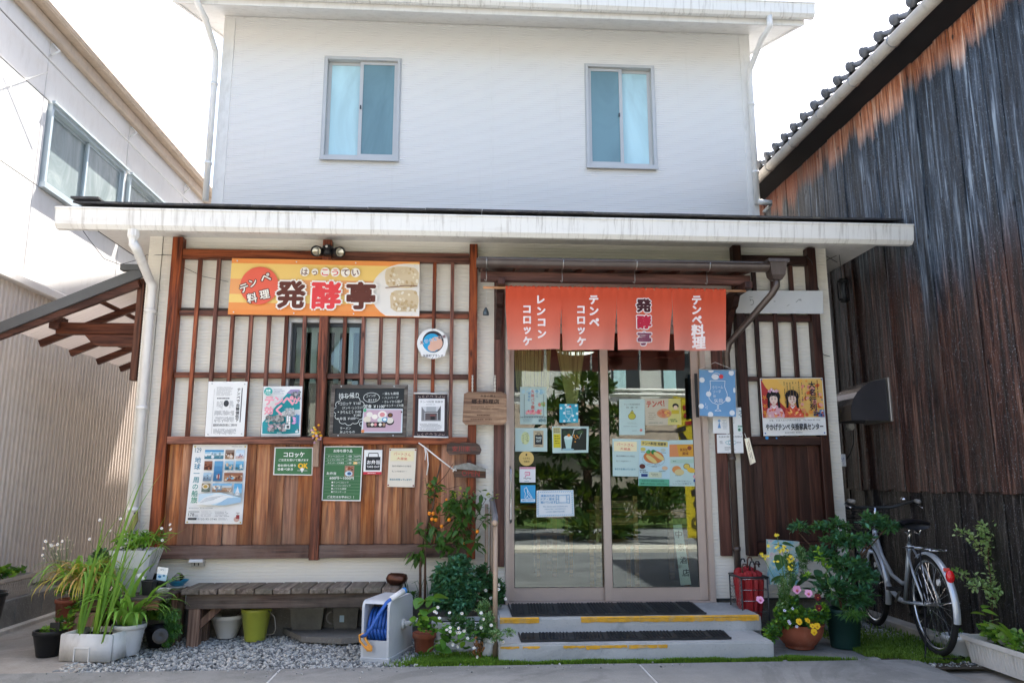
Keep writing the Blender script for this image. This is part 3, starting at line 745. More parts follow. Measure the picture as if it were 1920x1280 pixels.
for c in range(3):
    for k in range(34):
        y = -3.3+k*.232
        if tmesh is None:
            o = tile_mb().build('roof_tile', None, st); tmesh = o.data
            for v in tmesh.vertices: v.co += ORG[st.name]
        else: o = bpy.data.objects.new('roof_tile', tmesh); COL.objects.link(o); o.parent = st
        o.location = Vector((GX-.05+c*.27, y, GZ+.09+c*.13))-ORG[st.name]; o.rotation_euler = (0, -radians(25), 0)
b = MB(); b.mat(M['black']); b.poly([(GX-.02, -3.4, GZ+.05), (GX+1.5, -3.4, GZ+.75), (GX+1.5, 5, GZ+.75), (GX-.02, 5, GZ+.05)], (0, 0, -.03)); part(b, 'roof_deck', parent=st)
# vent hood
vt = thing('vent_hood', (3.66, -.05, 1.68), 'rounded stainless vent hood sticking out of the charred board wall', 'vent')
z0, z1 = 1.69, 2.04; y0, y1 = -.06, .33
prof = [(3.63, z0), (3.63, z1)]+[(3.60-.30*sin(a), z1-.30+.30*cos(a)) for a in [radians(v) for v in (2, 14, 26, 38, 50, 62, 74, 85, 90)]]+[(3.30, z0)]
b = MB(); b.mat(plain('hood_steel', '#b9a99a', .22, .85, var=.05)); n = len(prof)
b.add([(x, y0+.002, z) for x, z in prof]+[(x, y1-.002, z) for x, z in prof], [(i, i+1, n+i+1, n+i) for i in range(1, n-1)]); b.build('hood_skin', None, vt)
hsm = plain('hood_side', '#4b4b50', .3, .6, var=.08)
for u_, v_ in ((y0, .003), (y1, -.003)): b = MB(); b.mat(hsm); b.poly([(x, u_, z) for x, z in prof], (0, v_, 0)); b.build('side_plate', None, vt)
b = MB(); b.mat(M['steel']); b.bbox(3.635, 3.665, y0-.03, y1+.03, z0-.01, z1+.02, .004); b.build('flange', None, vt)

# ================================================================== warehouse on the left
wh = thing('white_warehouse', (-4.0, 0, 0), 'long white warehouse with corrugated lower wall and high sliding windows', 'building')
M['whwall'] = plain('white_panel_wall', '#d0cdca', .4, var=.05, scale=1.2, dirt=('#a79f96', .3), rnd=.03)
M['whcorr'] = plain('beige_corrugated', '#d0c5bb', .5, var=.05, scale=2, rnd=0, dirt=('#8f8478', .25))
b = MB(); b.mat(M['whcorr']); y = -4.0; X = -4.0; p = .068; vs = []; z0, z1 = .25, 2.93
while y < 8: vs += [(X, y), (X, y+p*.55), (X+.014, y+p*.65), (X+.014, y+p*.88), (X, y+p)]; y += p
b.add([(a, c, z0) for a, c in vs]+[(a, c, z1) for a, c in vs], [(i+1, i, len(vs)+i, len(vs)+i+1) for i in range(len(vs)-1)]); b.build('corrugated_wall', None, wh)
b = MB(); b.mat(M['block']); b.box(-4.1, -3.99, -4, 8, -.05, .25); part(b, 'base_wall', parent=wh)
b = MB(); b.mat(M['whwall']); b.bbox(-4.02, -3.93, -4, 8, 2.90, 2.985, .01); b.box(-4.0, -3.955, -4, 8, 2.985, 3.0); part(b, 'flashing_strip', parent=wh)
wins = [(.60, 2.18), (2.31, 3.9), (4.1, 5.7)]
wz0, wz1 = 3.89, 4.71; ys = [-4.0, -2.9, -1.3, .5, 2.24, 4.0, 5.8, 8]
for a, c in zip(ys, ys[1:]):
    hs_ = [w_ for w_ in wins if w_[0] >= a-.01 and w_[1] <= c+.01]
    def pan(ya, yb, za, zb):
        b = MB(); b.mat(M['whwall']); b.bbox(-4.05, -3.97+(.004 if za > 4 else 0), ya+.004, yb-.004, za+.003, zb-.003, .004); part(b, 'wall_panel', parent=wh)
    pan(a, c, 3.0, 3.87); pan(a, c, 4.73, 5.5)
    e = a
    for (u, v) in hs_: pan(e, u-.02, 3.87, 4.73); e = v+.02
    if c-e > .05: pan(e, c, 3.87, 4.73)
M['frost2'] = NT('wired_frosted_glass')
_t = M['frost2']; _n = _t.noise(_t.coord((1, 1, .4)), 3, 5, .7, 1.5); _t.set(color=_t.ramp(_n, [(.3, lin('#6f7c7c')), (.5, lin('#848f8f')), (.7, lin('#a0a9a7'))]), rough=.15, spec=.7); M['frost2'] = _t.m
M['bluealu'] = plain('pale_blue_frame', '#b4c0c6', .35, .3, var=.03)
for (u, v) in wins:
    f = MB(); f.mat(M['bluealu']); X = -3.965; t = .035
    f.box(X-.07, X+.03, u, u+t, wz0, wz1); f.box(X-.07, X+.03, v-t, v, wz0, wz1); f.box(X-.07, X+.03, u+t, v-t, wz1-t, wz1); f.box(X-.07, X+.05, u-.02, v+.02, wz0-.02, wz0+t)
    f.box(X+.03, X+.06, u-.02, v+.02, wz1, wz1+.02)
    wo_ = f.build('window', None, wh); ORG[wo_.name] = ORG[wh.name]; md = (u+v)/2
    for a, c, q in ((u+t, md+.02, -.03), (md-.02, v-t, 0)):
        s = MB(); s.mat(M['bluealu']); s.box(X+q-.02, X+q, a, a+.03, wz0+t, wz1-t); s.box(X+q-.02, X+q, c-.03, c, wz0+t, wz1-t); s.box(X+q-.02, X+q, a+.03, c-.03, wz0+t, wz0+t+.03); s.box(X+q-.02, X+q, a+.03, c-.03, wz1-t-.03, wz1-t); s.build('sash', None, wo_)
        s = MB(); s.mat(M['frost2']); s.box(X+q-.013, X+q-.008, a+.03, c-.03, wz0+t+.03, wz1-t-.03); s.build('pane', None, wo_)
b = MB(); b.mat(plain('beige_eave_trim', '#b7a593', .5, var=.06, dirt=('#857766', .4))); b.bbox(-3.97, -3.90, -4, 9, 5.30, 5.42, .01); b.bbox(-3.93, -3.80, -4, 9, 5.42, 5.50, .02); b.box(-4.05, -3.97, -4, 9, 5.2, 5.3)
b.tube([(-3.83, -4, 5.46), (-3.83, 9, 5.46)], .04, 8); part(b, 'eave_gutter', parent=wh)
b = MB(); b.mat(plain('grey_sheet_roof', '#9d958d', .5, .2, var=.08)); b.poly([(-3.92, -4, 5.52), (-3.92, 9, 5.52), (-9, 9, 6.5), (-9, -4, 6.5)], (0, 0, .02)); part(b, 'roof_sheet', parent=wh)
for k in range(26):
    y = -3.3+k*.437
    b = MB(); b.smooth = True; b.mat(M['steel']); b.tube([(-3.90, y, 5.54), (-6, y, 5.95)], .035, 8); part(b, 'roof_rib', parent=wh)
for y in (.5, 2.24, 4.0): 
    b = MB(); b.smooth = True; b.mat(M['trim']); b.tube([(-3.95, y, 5.27), (-3.9, y+.04, 5.22), (-3.95, y, 5.15)], .012, 6); part(b, 'bracket', parent=wh)
b = MB(); b.smooth = True; b.mat(M['steel'])
pts = []
for i in range(21):
    u = i/20; y = -1.0+u*7.4; pts.append((-3.90, y, 5.02-.0*u+.05*(2*u-1)**2))
b.tube(pts, .008, 5); part(b, 'service_cable', parent=wh)
b = MB(); b.smooth = True; b.mat(M['trim'])
b.tube([(-3.96, -.6, 4.1), (-3.96, .5, 4.98)], .004, 5); b.tube([(-3.96, -.1, 4.62), (-3.96, .44, 4.2)], .003, 5); part(b, 'brace_wire', parent=wh)
# backing behind the cladding joints
b = MB(); b.mat(M['trim']); b.box(jx-.02, jx+.02, Y2+.004, Y2+.03, 3.8, 6.2); part(b, 'joint_backing')
b = MB(); b.mat(M['siding2']); b.box(j1-.02, j1+.02, .004, .02, 2.5, 3.22); b.box(j1-.02, DX0, .004, .02, .24, 2.5); part(b, 'joint_backing')
zat = lambda py, x=450, Y=0: atY(x, py, Y).z
def bar(xa, xb, ya, yb, Yf, dY, mat, name, parent, xr=None, bev=.003):
    """member from photo corners; xa..xb measured at height ya..yb mid"""
    ym = (ya+yb)/2
    p, q = atY(xa, ym, Yf), atY(xb, ym, Yf); zt, zb = atY((xa+xb)/2, ya, Yf).z, atY((xa+xb)/2, yb, Yf).z
    b = MB(); b.mat(mat); b.bbox(p.x, q.x, Yf, Yf+dY, zb, zt, bev); return b.build(name, None, parent)
def vbar(px, py, z0, z1, w, Yf, dY, mat, name, parent, bev=.003):
    c = atY(px, py, Yf).x; b = MB(); b.mat(mat); b.bbox(c-w/2, c+w/2, Yf, Yf+dY, z0, z1, bev); return b.build(name, None, parent)
# ================================================================== left timber lattice with boarded dado
la = thing('timber_lattice', (-1.2, -.05, .58), 'red-brown timber lattice over cedar boards covering the left half of the shop front', 'lattice')
x0 = -2.415; x1 = atY(886, 700, -.05).x; xm = atY(608, 617, -.05).x
zb = .57
for xx, zt, w in ((x0, 3.2, .085), (xm, 3.2, .075), (x1, 3.185, .07)):
    b = MB(); b.mat(M['redwood']); b.bbox(xx-w/2, xx+w/2, -.085, -.002, zb-.0, zt, .004); b.build('post', None, la)
def hrail(a, c, z0, z1, y0, y1, mat, name='rail'):
    b = MB(); b.mat(mat); b.bbox(a, c, y0, y1, z0, z1, .003); b.build(name, None, la)
MZ0, MZ1 = atY(450, 832, -.09).z, atY(450, 818, -.09).z
pz = {'top': (3.02, 3.1), 'r2': (2.535, 2.575), 'r3': (2.015, 2.06), 'mid': (MZ0, MZ1), 'bot': (.585, .685)}
for a, c in ((x0+.044, xm-.039), (xm+.039, x1-.037)):
    hrail(a, c, *pz['top'], -.075, -.01, M['redwoodx'])
    hrail(a, c, *pz['r2'], -.052, -.022, M['redwoodx'])
    hrail(a, c, 2.58, 2.605, -.022, -.004, M['greywoodx'])
    hrail(a, c, *pz['r3'], -.052, -.022, M['redwoodx'])
    hrail(a, c, *pz['mid'], -.09, -.01, M['redwoodx'])
hrail(x0-.1, xm-.039, *pz['bot'], -.075, -.01, M['railold'], 'bottom_rail'); hrail(xm+.039, x1+.03, *pz['bot'], -.075, -.01, M['railold'], 'bottom_rail')
nl = [365, 401, 434, 469, 503, 536, 570]; nr = [646, 681, 714, 747, 781, 813, 847]
for px in nl+nr:
    vbar(px, 617, MZ1+.001, 3.018, .03, -.068, .036, M['redwood'], 'slat', la, .002)
R = random.Random(5)
def boards(a, c, n, z0, z1, mat, parent, yb, amp=.02):
    st_ = (c-a)/n
    for i in range(n):
        pr = amp if i % 2 else 0
        wd = st_*(1.02 if i % 2 else 1.1); xc = a+st_*(i+.5)+R.uniform(-.004, .004)
        b = MB(); b.mat(mat); b.bbox(max(a, xc-wd/2), min(c, xc+wd/2), yb-pr-.014+R.uniform(-.002, .002), yb-pr, z0, z1, .003); b.build('board', None, parent)
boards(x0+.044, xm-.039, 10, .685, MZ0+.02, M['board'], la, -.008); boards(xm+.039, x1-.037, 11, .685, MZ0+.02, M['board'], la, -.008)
# ================================================================== right dark lattice
lr = thing('dark_lattice', (2.9, -.05, .6), 'dark brown timber lattice over dark boards beside the door', 'lattice')
xa = atY(1383, 600, -.05).x-.012; xb = atY(1530, 600, -.05).x
xa = (atY(1380, 470, -.05).x+atY(1407, 1000, -.05).x)/2; xb = (atY(1516, 470, -.05).x+atY(1565, 1000, -.05).x)/2-.015
zr = lambda py: atY(1450, py, -.05).z
for xx, zt in ((xa, zr(463)), (xb, zr(465))):
    b = MB(); b.mat(M['darkwood']); b.bbox(xx-.038, xx+.038, -.085, -.002, zr(1041), zt, .004); b.build('post', None, lr)
for ya, yb, y0, nm in ((480, 497, -.07, 'rail'), (590, 602, -.055, 'rail'), (706, 714, -.055, 'rail'), (818, 834, -.08, 'rail'), (1016, 1038, -.06, 'bottom_rail')):
    b = MB(); b.mat(M['darkwoodx']); b.bbox(xa+.039, xb-.039, y0, -.01, zr(yb), zr(ya), .003); b.build(nm, None, lr)
for k, px in enumerate((1424, 1460, 1495)):
    vbar(px, 680, zr(818)+.002, zr(498), .033, -.066, .036, M['darkwood'], 'slat', lr, .002)
boards(xa+.039, xb-.039, 6, zr(1016)+.002, zr(834)-.002, M['darkboard'], lr, -.014, .008)

# ================================================================== notices (all flat print, in photo pixels on the plane they hang on)
def sheet_thing(name, pts, Y, mat, label, cat, group=None, th=.004):
    """panel with real thickness from its photo outline"""
    ps = [atY(x, y, Y) for x, y in pts]
    ar = sum(ps[i].x*ps[(i+1) % len(ps)].z-ps[(i+1) % len(ps)].x*ps[i].z for i in range(len(ps)))
    if ar < 0: ps.reverse()
    b = MB(); b.mat(mat); b.poly(ps, (0, th, 0))
    o = b.build(name); return tag(o, label, cat, group)
def rectpts(x0, y0, x1, y1): return [(x0, y0), (x1, y0), (x1, y1), (x0, y1)]
def warp(x0, y0, x1, y1, q):
    """map the unit-aligned box onto quad q (tl,tr,br,bl) in photo px, then the plane Y"""
    def f(Y):
        def P(x, y):
            u, v = (x-x0)/(x1-x0), (y-y0)/(y1-y0)
            X = (q[0][0]*(1-u)+q[1][0]*u)*(1-v)+(q[3][0]*(1-u)+q[2][0]*u)*v
            Yp = (q[0][1]*(1-u)+q[1][1]*u)*(1-v)+(q[3][1]*(1-u)+q[2][1]*u)*v
            return atY(X, Yp, Y)
        return P
    return f
class Print:
    """print layers on one sheet, drawn in the sheet's own 0..w, 0..h box and laid on quad q"""
    def __init__(s, parent, q, Y, w=100, h=100, step=.0002, name='print'):
        s.b = MB(); s.q = q; s.Y = Y-.0006; s.W = warp(0, 0, w, h, q); s.p = parent; s.step = step; s.name = name
    def P(s): 
        s.Y -= s.step; return s.W(s.Y)
    def poly(s, pts, c):
        P = s.P(); ps = [P(*p) for p in pts]
        ar = sum(ps[i].x*ps[(i+1) % len(ps)].z-ps[(i+1) % len(ps)].x*ps[i].z for i in range(len(ps)))
        if ar < 0: ps.reverse()
        s.b.mat(ink(c) if isinstance(c, str) else c); s.b.add(ps, [tuple(range(len(ps)))]); return s
    def rect(s, x0, y0, x1, y1, c): return s.poly([(x0, y0), (x1, y0), (x1, y1), (x0, y1)], c)
    def ell(s, x, y, rx, ry, c, n=20, ang=0): return s.poly([(x+rx*cos(2*pi*i/n)*cos(ang)-ry*sin(2*pi*i/n)*sin(ang), y+rx*cos(2*pi*i/n)*sin(ang)+ry*sin(2*pi*i/n)*cos(ang)) for i in range(n)], c)
    def line(s, pts, w, c):
        P = s.P(); s.b.mat(ink(c))
        for (x0, y0), (x1, y1) in zip(pts, pts[1:]):
            d = hypot(x1-x0, y1-y0) or 1; nx, ny = -(y1-y0)/d*w/2, (x1-x0)/d*w/2
            s.b.add([P(x1+nx, y1+ny), P(x0+nx, y0+ny), P(x0-nx, y0-ny), P(x1-nx, y1-ny)], [(3, 2, 1, 0)])
        return s
    def ring(s, x, y, rx, ry, w, c, n=20, a0=0, a1=2*pi): return s.line([(x+rx*cos(a0+(a1-a0)*i/n), y+ry*sin(a0+(a1-a0)*i/n)) for i in range(n+1)], w, c)
    def text(s, t, x0, y0, x1, y1, c, bold=.0, rot=0, out=None, ow=.05):
        if out: text(s.b, t, x0, y0, x1, y1, 0, ink(out), bold+ow, rot=rot, P=s.P())
        if out:   # outline glyphs grow about the same centre: shrink the fill by the same margin
            b0 = glyphs(t)[2]; w_, h_ = b0[1]-b0[0], b0[3]-b0[2]; kx = (w_+2*bold)/(w_+2*bold+2*ow); ky = (h_+2*bold)/(h_+2*bold+2*ow)
            cx, cy, hw, hh = (x0+x1)/2, (y0+y1)/2, (x1-x0)/2*kx, (y1-y0)/2*ky
            x0, x1, y0, y1 = cx-hw, cx+hw, cy-hh, cy+hh
        text(s.b, t, x0, y0, x1, y1, 0, ink(c), bold, rot=rot, P=s.P()); return s
    def vtext(s, t, x, y0, y1, size, c, bold=0, dx=0): vtext(s.b, t, x, y0, y1, size, 0, ink(c), bold, dx, P=s.P()); return s
    def greek(s, x0, y0, x1, y1, rows, c, vert=False, dens=.85, thick=.45, seed=1): greek(s.b, x0, y0, x1, y1, rows, 0, ink(c), vert, dens, thick, seed, P=s.P()); return s
    def blobs(s, x0, y0, x1, y1, n, r, cols, seed=1):
        R = random.Random(seed)
        for i in range(n):
            rr = r*R.uniform(.5, 1.2); x, y = R.uniform(x0+rr, x1-rr), R.uniform(y0+rr, y1-rr)
            s.ell(x, y, rr, rr*R.uniform(.5, 1), R.choice(cols), 9, R.random()*3)
        return s
    def photo(s, x0, y0, x1, y1, bands, n=10, cols=(), seed=1):
        k = len(bands); st = (y1-y0)/k
        for i, c in enumerate(bands): s.rect(x0, y0+st*i, x1, y0+st*(i+1), c)
        if cols: s.blobs(x0, y0+(y1-y0)*.2, x1, y1, n, min(x1-x0, y1-y0)*.16, cols, seed)
        return s
    def done(s): return s.b.build(s.name, None, s.p)
def pins(parent, pts, Y, c='#b9bdc0', r=.006):
    for x, y in pts:
        p = atY(x, y, Y); b = MB(); b.mat(ink(c)); b.cyl((p.x, Y-.004, p.z), (p.x, Y, p.z), r, n=8); b.build('pin', None, parent)
YL = -.094       # face of the left lattice
# --- main name board
q = [(435, 484), (787, 491), (786, 594), (427, 589)]
o = sheet_thing('name_board', q, YL, plain('board_orange', '#ef9a52', .45, var=.03, rnd=0), 'orange and yellow striped name board with big brown and red characters above the left window', 'sign', th=.012)
p = Print(o, q, YL, 356, 104)
for a, c, col in ((9, 38, '#f3d07c'), (66, 82, '#f3d07c'), (38, 66, '#f0ab70')): p.rect(0, a, 356, c, col)
p.rect(0, 95, 356, 104, '#ee9550')
pl_ = plain('print_white_blend', '#f3dfb0', .5, var=.02)
p.poly([(min(355, 350+80*cos(a)), 52+50*sin(a)) for a in [2*pi*k/40 for k in range(40)]], '#f4cf8c')
p.poly([(356, 5)]+[(min(355, 330+65*cos(a)), min(103, max(4, 58+54*sin(a)))) for a in [radians(v) for v in range(280, 80, -12)]]+[(330, 103), (356, 103)], '#e9e5de')
R = random.Random(8)
def bumpy(cx, cy, rx, ry, col, n=26, am=.05, hw=None): return [(min(355, cx+rx*(1+R.uniform(-am, am))*(abs(cos(a))**.6*(1 if cos(a) > 0 else -1))), cy+ry*(1+R.uniform(-am, am))*(abs(sin(a))**.6*(1 if sin(a) > 0 else -1))) for a in [2*pi*i/n for i in range(n)]]
p.poly(bumpy(323, 30, 33, 20, 0), '#dccbab'); p.poly(bumpy(328, 74, 27, 21, 0), '#d8c5a3')
for i in range(75):
    up = R.random() < .5; x, y = (R.uniform(294, 352), R.uniform(13, 46)) if up else (R.uniform(304, 350), R.uniform(56, 92))
    p.ell(x, y, R.uniform(2, 4.2), R.uniform(1.6, 2.8), R.choice(['#ebe0ca', '#e2d3b5', '#d0b98f', '#efe7d6', '#c8ae86']), 8, R.random()*3)
p.line([(292, 50), (310, 48), (330, 45), (352, 46)], 1.6, '#8d6a55')
p.ell(55, 50, 36, 35, '#e96a55', 36)
for ch, x, y, s_, r_ in (('テ', 27, 55, 22, -.35), ('ン', 43, 45, 20, -.38), ('ペ', 66, 35, 23, -.35), ('料', 43, 73, 22, -.22), ('理', 66, 66, 22, -.22)):
    vs_, fs_, b_ = glyphs(ch, .03); a_ = (b_[1]-b_[0])*s_/2, (b_[3]-b_[2])*s_/2
    p.text(ch, x-a_[0], y-a_[1], x+a_[0], y+a_[1], '#f4efe6', .03, r_, out='#4a2f28', ow=.09)
for i, (ch, c) in enumerate(zip('はっこうてい', ['#6b3c33', '#6b3c33', '#e04a50', '#e04a50', '#6b3c33', '#6b3c33'])):
    k = .72 if ch == 'っ' else 1; x = 139+i*19.2; y = 23+(2 if ch == 'っ' else 0)
    p.ell(x, 22.5, 8.8*k, 8.8*k, '#f5f0e6', 14) ; p.text(ch, x-6.2*k, y-6*k, x+6.2*k, y+6*k, c, .02)
for ch, c, x0, x1 in (('発', '#65372c', 84, 147), ('酵', '#e5484b', 150, 213), ('亭', '#65372c', 215, 278)):
    p.text(ch, x0, 36, x1, 95, c, .045, out='#f5f1ea', ow=.06)
p.done(); pins(o, [(445, 489), (556, 491), (667, 493), (778, 497), (438, 585), (551, 587), (663, 588), (772, 590)], YL-.004, '#dddddd')
# --- round sticker
c0 = (811, 644)
pts = [(c0[0]+29*cos(a), c0[1]+(28 if sin(a) < 0 else 28)*sin(a)) for a in [2*pi*i/30 for i in range(30)]]
o = sheet_thing('round_plate', pts, YL, M['paper'], 'round white plate with a blue disc and lettering round it on the lattice', 'sign', th=.004)
p = Print(o, [(784, 614), (840, 614), (840, 673), (784, 673)], YL, 56, 58)
p.ell(28, 26, 20, 20, '#2f2f38', 28); p.ell(26, 28, 17, 17, '#2c9fd0', 26); p.ell(34, 29, 12, 12, '#dfb39d', 22); p.ell(27, 37, 9, 7, '#dfb39d', 18)
for i, (ch, c) in enumerate(zip('えっへん矢掛', ['#7c2f38', '#3f8fc0', '#3f8fc0', '#3f8fc0', '#5d2a35', '#5d2a35'])):
    p.text(ch, 3+i*8.4, 24-i*2.2, 10.5+i*8.4, 31-i*2.2, c, .04, -.2, out='#f1f1f1', ow=.06)
p.poly([(4, 44), (28, 52), (52, 44), (50, 52), (28, 58), (6, 52)], '#eeeeee')
p.text('矢掛町ブランド', 9, 49, 47, 54.5, '#3a3f46', .02); p.done(); pins(o, [(811, 617), (811, 671)], YL-.003)
# --- newspaper cutting
q = [(391, 715), (464, 715), (457, 818), (384, 818)]
o = sheet_thing('newspaper_board', q, YL, M['paper'], 'white laminated newspaper cutting pinned on the lattice above the cedar boards', 'notice', th=.005)
p = Print(o, q, YL, 73, 103)
p.vtext('テンペで血糖値低下', 58, 12, 76, 6.9, '#34363b', .03); p.rect(63.3, 12, 65, 76, '#4a4d55')
p.greek(16, 10, 50, 27, 9, '#8d9094', False, .9, .35); p.greek(18, 30, 48, 33, 1, '#5a5d62', False, 1, .7)
p.greek(18, 36, 30, 52, 6, '#85888c', True, .9, .4, 2); p.greek(42, 36, 50, 52, 4, '#85888c', True, .9, .4, 3)
p.ell(36, 41, 5, 6, '#3f4247'); p.greek(15, 54, 52, 64, 17, '#7d8085', True, .9, .4, 4); p.greek(15, 66, 52, 77, 17, '#7d8085', True, .9, .4, 5)
p.text('糖尿病改善に期待', 14, 79, 59, 84, '#55585c', .01); p.greek(15, 88, 58, 100, 19, '#8a8d90', True, .9, .4, 6); p.line([(12, 14), (12, 98)], .4, '#9a9a9a'); p.done()
pins(o, [(398, 719), (459, 720), (390, 814), (453, 813)], YL-.003)
# --- pink and teal magazine cover
q = [(494, 724), (567, 724), (563, 818), (489, 818)]
o = sheet_thing('magazine_cover', q, YL, M['paper'], 'white and teal magazine cover sheet with pink lettering on the lattice', 'poster', th=.005)
p = Print(o, q, YL, 100, 127)
p.poly([(2, 92), (12, 80), (96, 72), (96, 118), (60, 121), (3, 120)], '#2f9aa5'); p.poly([(36, 48), (62, 18), (94, 10), (96, 58), (60, 62), (22, 80), (12, 78)], '#2aa0a8'); p.poly([(60, 18), (70, 8), (94, 8), (90, 22)], '#9c8fb8')
p.blobs(70, 12, 98, 34, 30, 3.5, ['#6c6f76', '#8f9297', '#b9b9bb', '#55585f'], 2); p.blobs(8, 72, 60, 92, 80, 3.4, ['#8c9092', '#b3b6b5', '#6f7477', '#a3a6a6'], 3); p.blobs(14, 92, 66, 116, 110, 3.4, ['#8c9092', '#c4a9b4', '#6f7477', '#989c9c', '#bfc1bf'], 4); p.blobs(50, 54, 84, 78, 70, 3, ['#b9bcbc', '#a2a6a6', '#c9cccc'], 5)
p.ell(13, 13, 11, 10, '#3aa79f'); p.text('特集', 7, 8, 19, 13, '#e8f4f2', .03); p.greek(5, 14, 21, 20, 2, '#e8f4f2')
p.greek(27, 6, 55, 20, 4, '#8f98a4', False, .8, .4)
for t_, a in (('テ', (5, 26, 29, 48)), ('ン', (30, 26, 52, 48)), ('ペ', (50, 24, 80, 48)), ('が', (76, 27, 96, 44)), ('効', (5, 50, 28, 72)), ('く', (34, 46, 52, 74))): p.text(t_, *a, '#e8a0ae', .05)
p.rect(62, 72, 74, 96, '#8f9899'); p.greek(63, 74, 73, 96, 2, '#f3f5f5', True, .95, .7); p.rect(61, 97, 73, 108, '#e8ecec'); p.rect(64, 99, 71, 106, '#4c5157')
p.greek(86, 70, 97, 100, 2, '#5f8fc4', True, .95, .6); p.blobs(76, 72, 88, 100, 12, 3.5, ['#d9a3cf', '#c58fc0'], 6); p.blobs(86, 108, 97, 120, 6, 3, ['#dfe8e8', '#5a5f62'], 7)
p.rect(0, 122, 100, 127, '#a9b0b4'); p.greek(40, 116, 55, 119, 1, '#dfe9ea'); p.done()
# --- chalkboard
q = [(622, 721), (765, 721), (761, 819), (617, 819)]
cb = thing('chalk_menu_board', tuple(atY(690, 820, YL-.02)), 'wood-framed blackboard menu with chalk writing and a photo of set meals', 'menu board')
def qin(q, d):
    return [(q[0][0]+d, q[0][1]+d), (q[1][0]-d, q[1][1]+d), (q[2][0]-d, q[2][1]-d), (q[3][0]+d, q[3][1]-d)]
def frame(parent, q, d, Y, th, mat):
    qi = qin(q, d)
    for i in range(4):
        j = (i+1) % 4; ps = [atY(*v, Y) for v in (q[i], q[j], qi[j], qi[i])]
        b = MB(); b.mat(mat); b.poly(ps[::-1], (0, th, 0)); b.build('frame_bar', None, parent)
frame(cb, q, 6.5, YL-.022, .022, wood('grey_board_frame', '#59524c', '#3d3733', 'x', '#75706a'))
qi = qin(q, 6)
b = MB(); b.mat(plain('slate_black', '#22282b', .6, var=.15)); b.poly([atY(*v, YL-.012) for v in qi][::-1], (0, .01, 0)); b.build('slate', None, cb)
p = Print(cb, qi, YL-.012, 132, 86, name='chalk_writing')
C1 = '#dfe5e2'
p.text('持ち帰り', 8, 9, 46, 20, C1, .0, -.05)
for t_, a in (('コロッケ ￥160', (11, 26, 50, 32)), ('（テンペ・レンコン）', (16, 34, 54, 40)), ('かりんとう ￥400', (13, 42, 52, 48)), ('￥380', (38, 49, 52, 53)), ('弁当 ￥600～', (12, 54, 48, 60)), ('ラーメン', (14, 73, 34, 78)), ('丼ぶりもの', (14, 80, 42, 85))): p.text(t_, *a, C1, .0, -.03)
for x, y in ((9, 29), (9, 45), (9, 57)): p.ell(x, y, 1, 1, C1)
for k in range(12):
    a = 2*pi*k/12; p.ring(30+23*cos(a), 42+22*sin(a), 7, 6, .9, C1, 8, a-1.2, a+1.2)
p.ring(70, 18, 15, 9, .8, C1, 26); p.text('コインが', 60, 12, 78, 17, C1, 0, -.05); p.text('使えます', 64, 20, 80, 25, C1, 0, -.05)
p.text('定食 ￥1100', 57, 31, 95, 38, C1, .02)
for i, t_ in enumerate(('・鶏もも唐揚', '・ハンバーグ', '・カレイから揚げ', '・チキンチーズ大葉巻')): p.text(t_, 91, 8+i*7.5, 91+8+4.6*len(t_)*.8, 13+i*7.5, C1, .0, -.02)
p.ring(53, 67, 3, 4, .8, C1, 10); p.ring(62, 77, 6, 4, .8, C1, 12); p.line([(56, 73), (70, 71)], .8, C1); p.line([(61, 68), (63, 64)], .8, C1)
p.poly([(56, 39), (130, 39), (131, 84), (54, 84)], '#cfdbe3'); p.rect(57, 41, 128, 82, '#c4a8b8')
for x, y, r_, c in ((68, 50, 6, '#e6e2da'), (64, 59, 7, '#ded6c4'), (78, 54, 5.5, '#efeae0'), (92, 50, 8.5, '#e9e4de'), (92, 50, 5, '#d98f94'), (107, 51, 5, '#25252a'), (107, 51, 3.2, '#77502f'), (107, 63, 8, '#1f2024'), (107, 61, 6.6, '#ddd8cc'), (88, 60, 5, '#cfe0d8'), (97, 59, 5.4, '#4a9cc4'), (97, 59, 3.4, '#e9f0f0')): p.ell(x, y, r_, r_*.85, c, 16)
p.poly([(62, 64), (100, 64), (99, 74), (64, 74)], '#26262b')
for x, c in ((68, '#7c6a5a'), (74, '#e5ddd0'), (80, '#d88d93'), (89, '#e8e4dd'), (96, '#a98c75')): p.ell(x, 68.5, 3, 3, c, 10)
p.ell(59, 42, 3, 3, '#4fae7c'); p.ell(57, 81, 3, 3, '#e08a52'); p.ell(128, 45, 1.6, 1.6, '#4a3b33'); p.done()
pins(cb, [(640, 724), (739, 724), (634, 816), (737, 816)], YL-.024)
# --- scroll notice with shop photograph
q = [(779, 738), (839, 738), (838, 818), (777, 818)]
o = sheet_thing('hanging_scroll_notice', q, YL, flat('scroll_brown', '#33282c'), 'dark bordered scroll notice with a grey photograph of the shop, right end of the lattice', 'poster', th=.003)
p = Print(o, q, YL, 60, 80)
p.rect(6, 9, 55, 70, '#e3e5e7'); p.text('テンペ料理 発酵亭', 9, 13, 52, 17, '#3c3c40', .01); p.greek(20, 19, 42, 21, 1, '#888b8e')
p.rect(12, 24, 48, 51, '#c9ccd0'); p.poly([(12, 24), (18, 32), (18, 51), (12, 51)], '#7c7d80'); p.poly([(48, 22), (42, 32), (42, 51), (48, 51)], '#55575a'); p.rect(21, 24, 39, 33, '#a5aaae'); p.rect(18, 33, 42, 35, '#6c6e71'); p.rect(19, 36, 41, 51, '#5c5355'); p.rect(28, 39, 38, 42, '#7c4a48'); p.rect(29, 42, 37, 51, '#26272a'); p.rect(12, 49, 48, 51, '#8d8f92')
p.greek(9, 55, 52, 69, 6, '#808387', False, .9, .35)
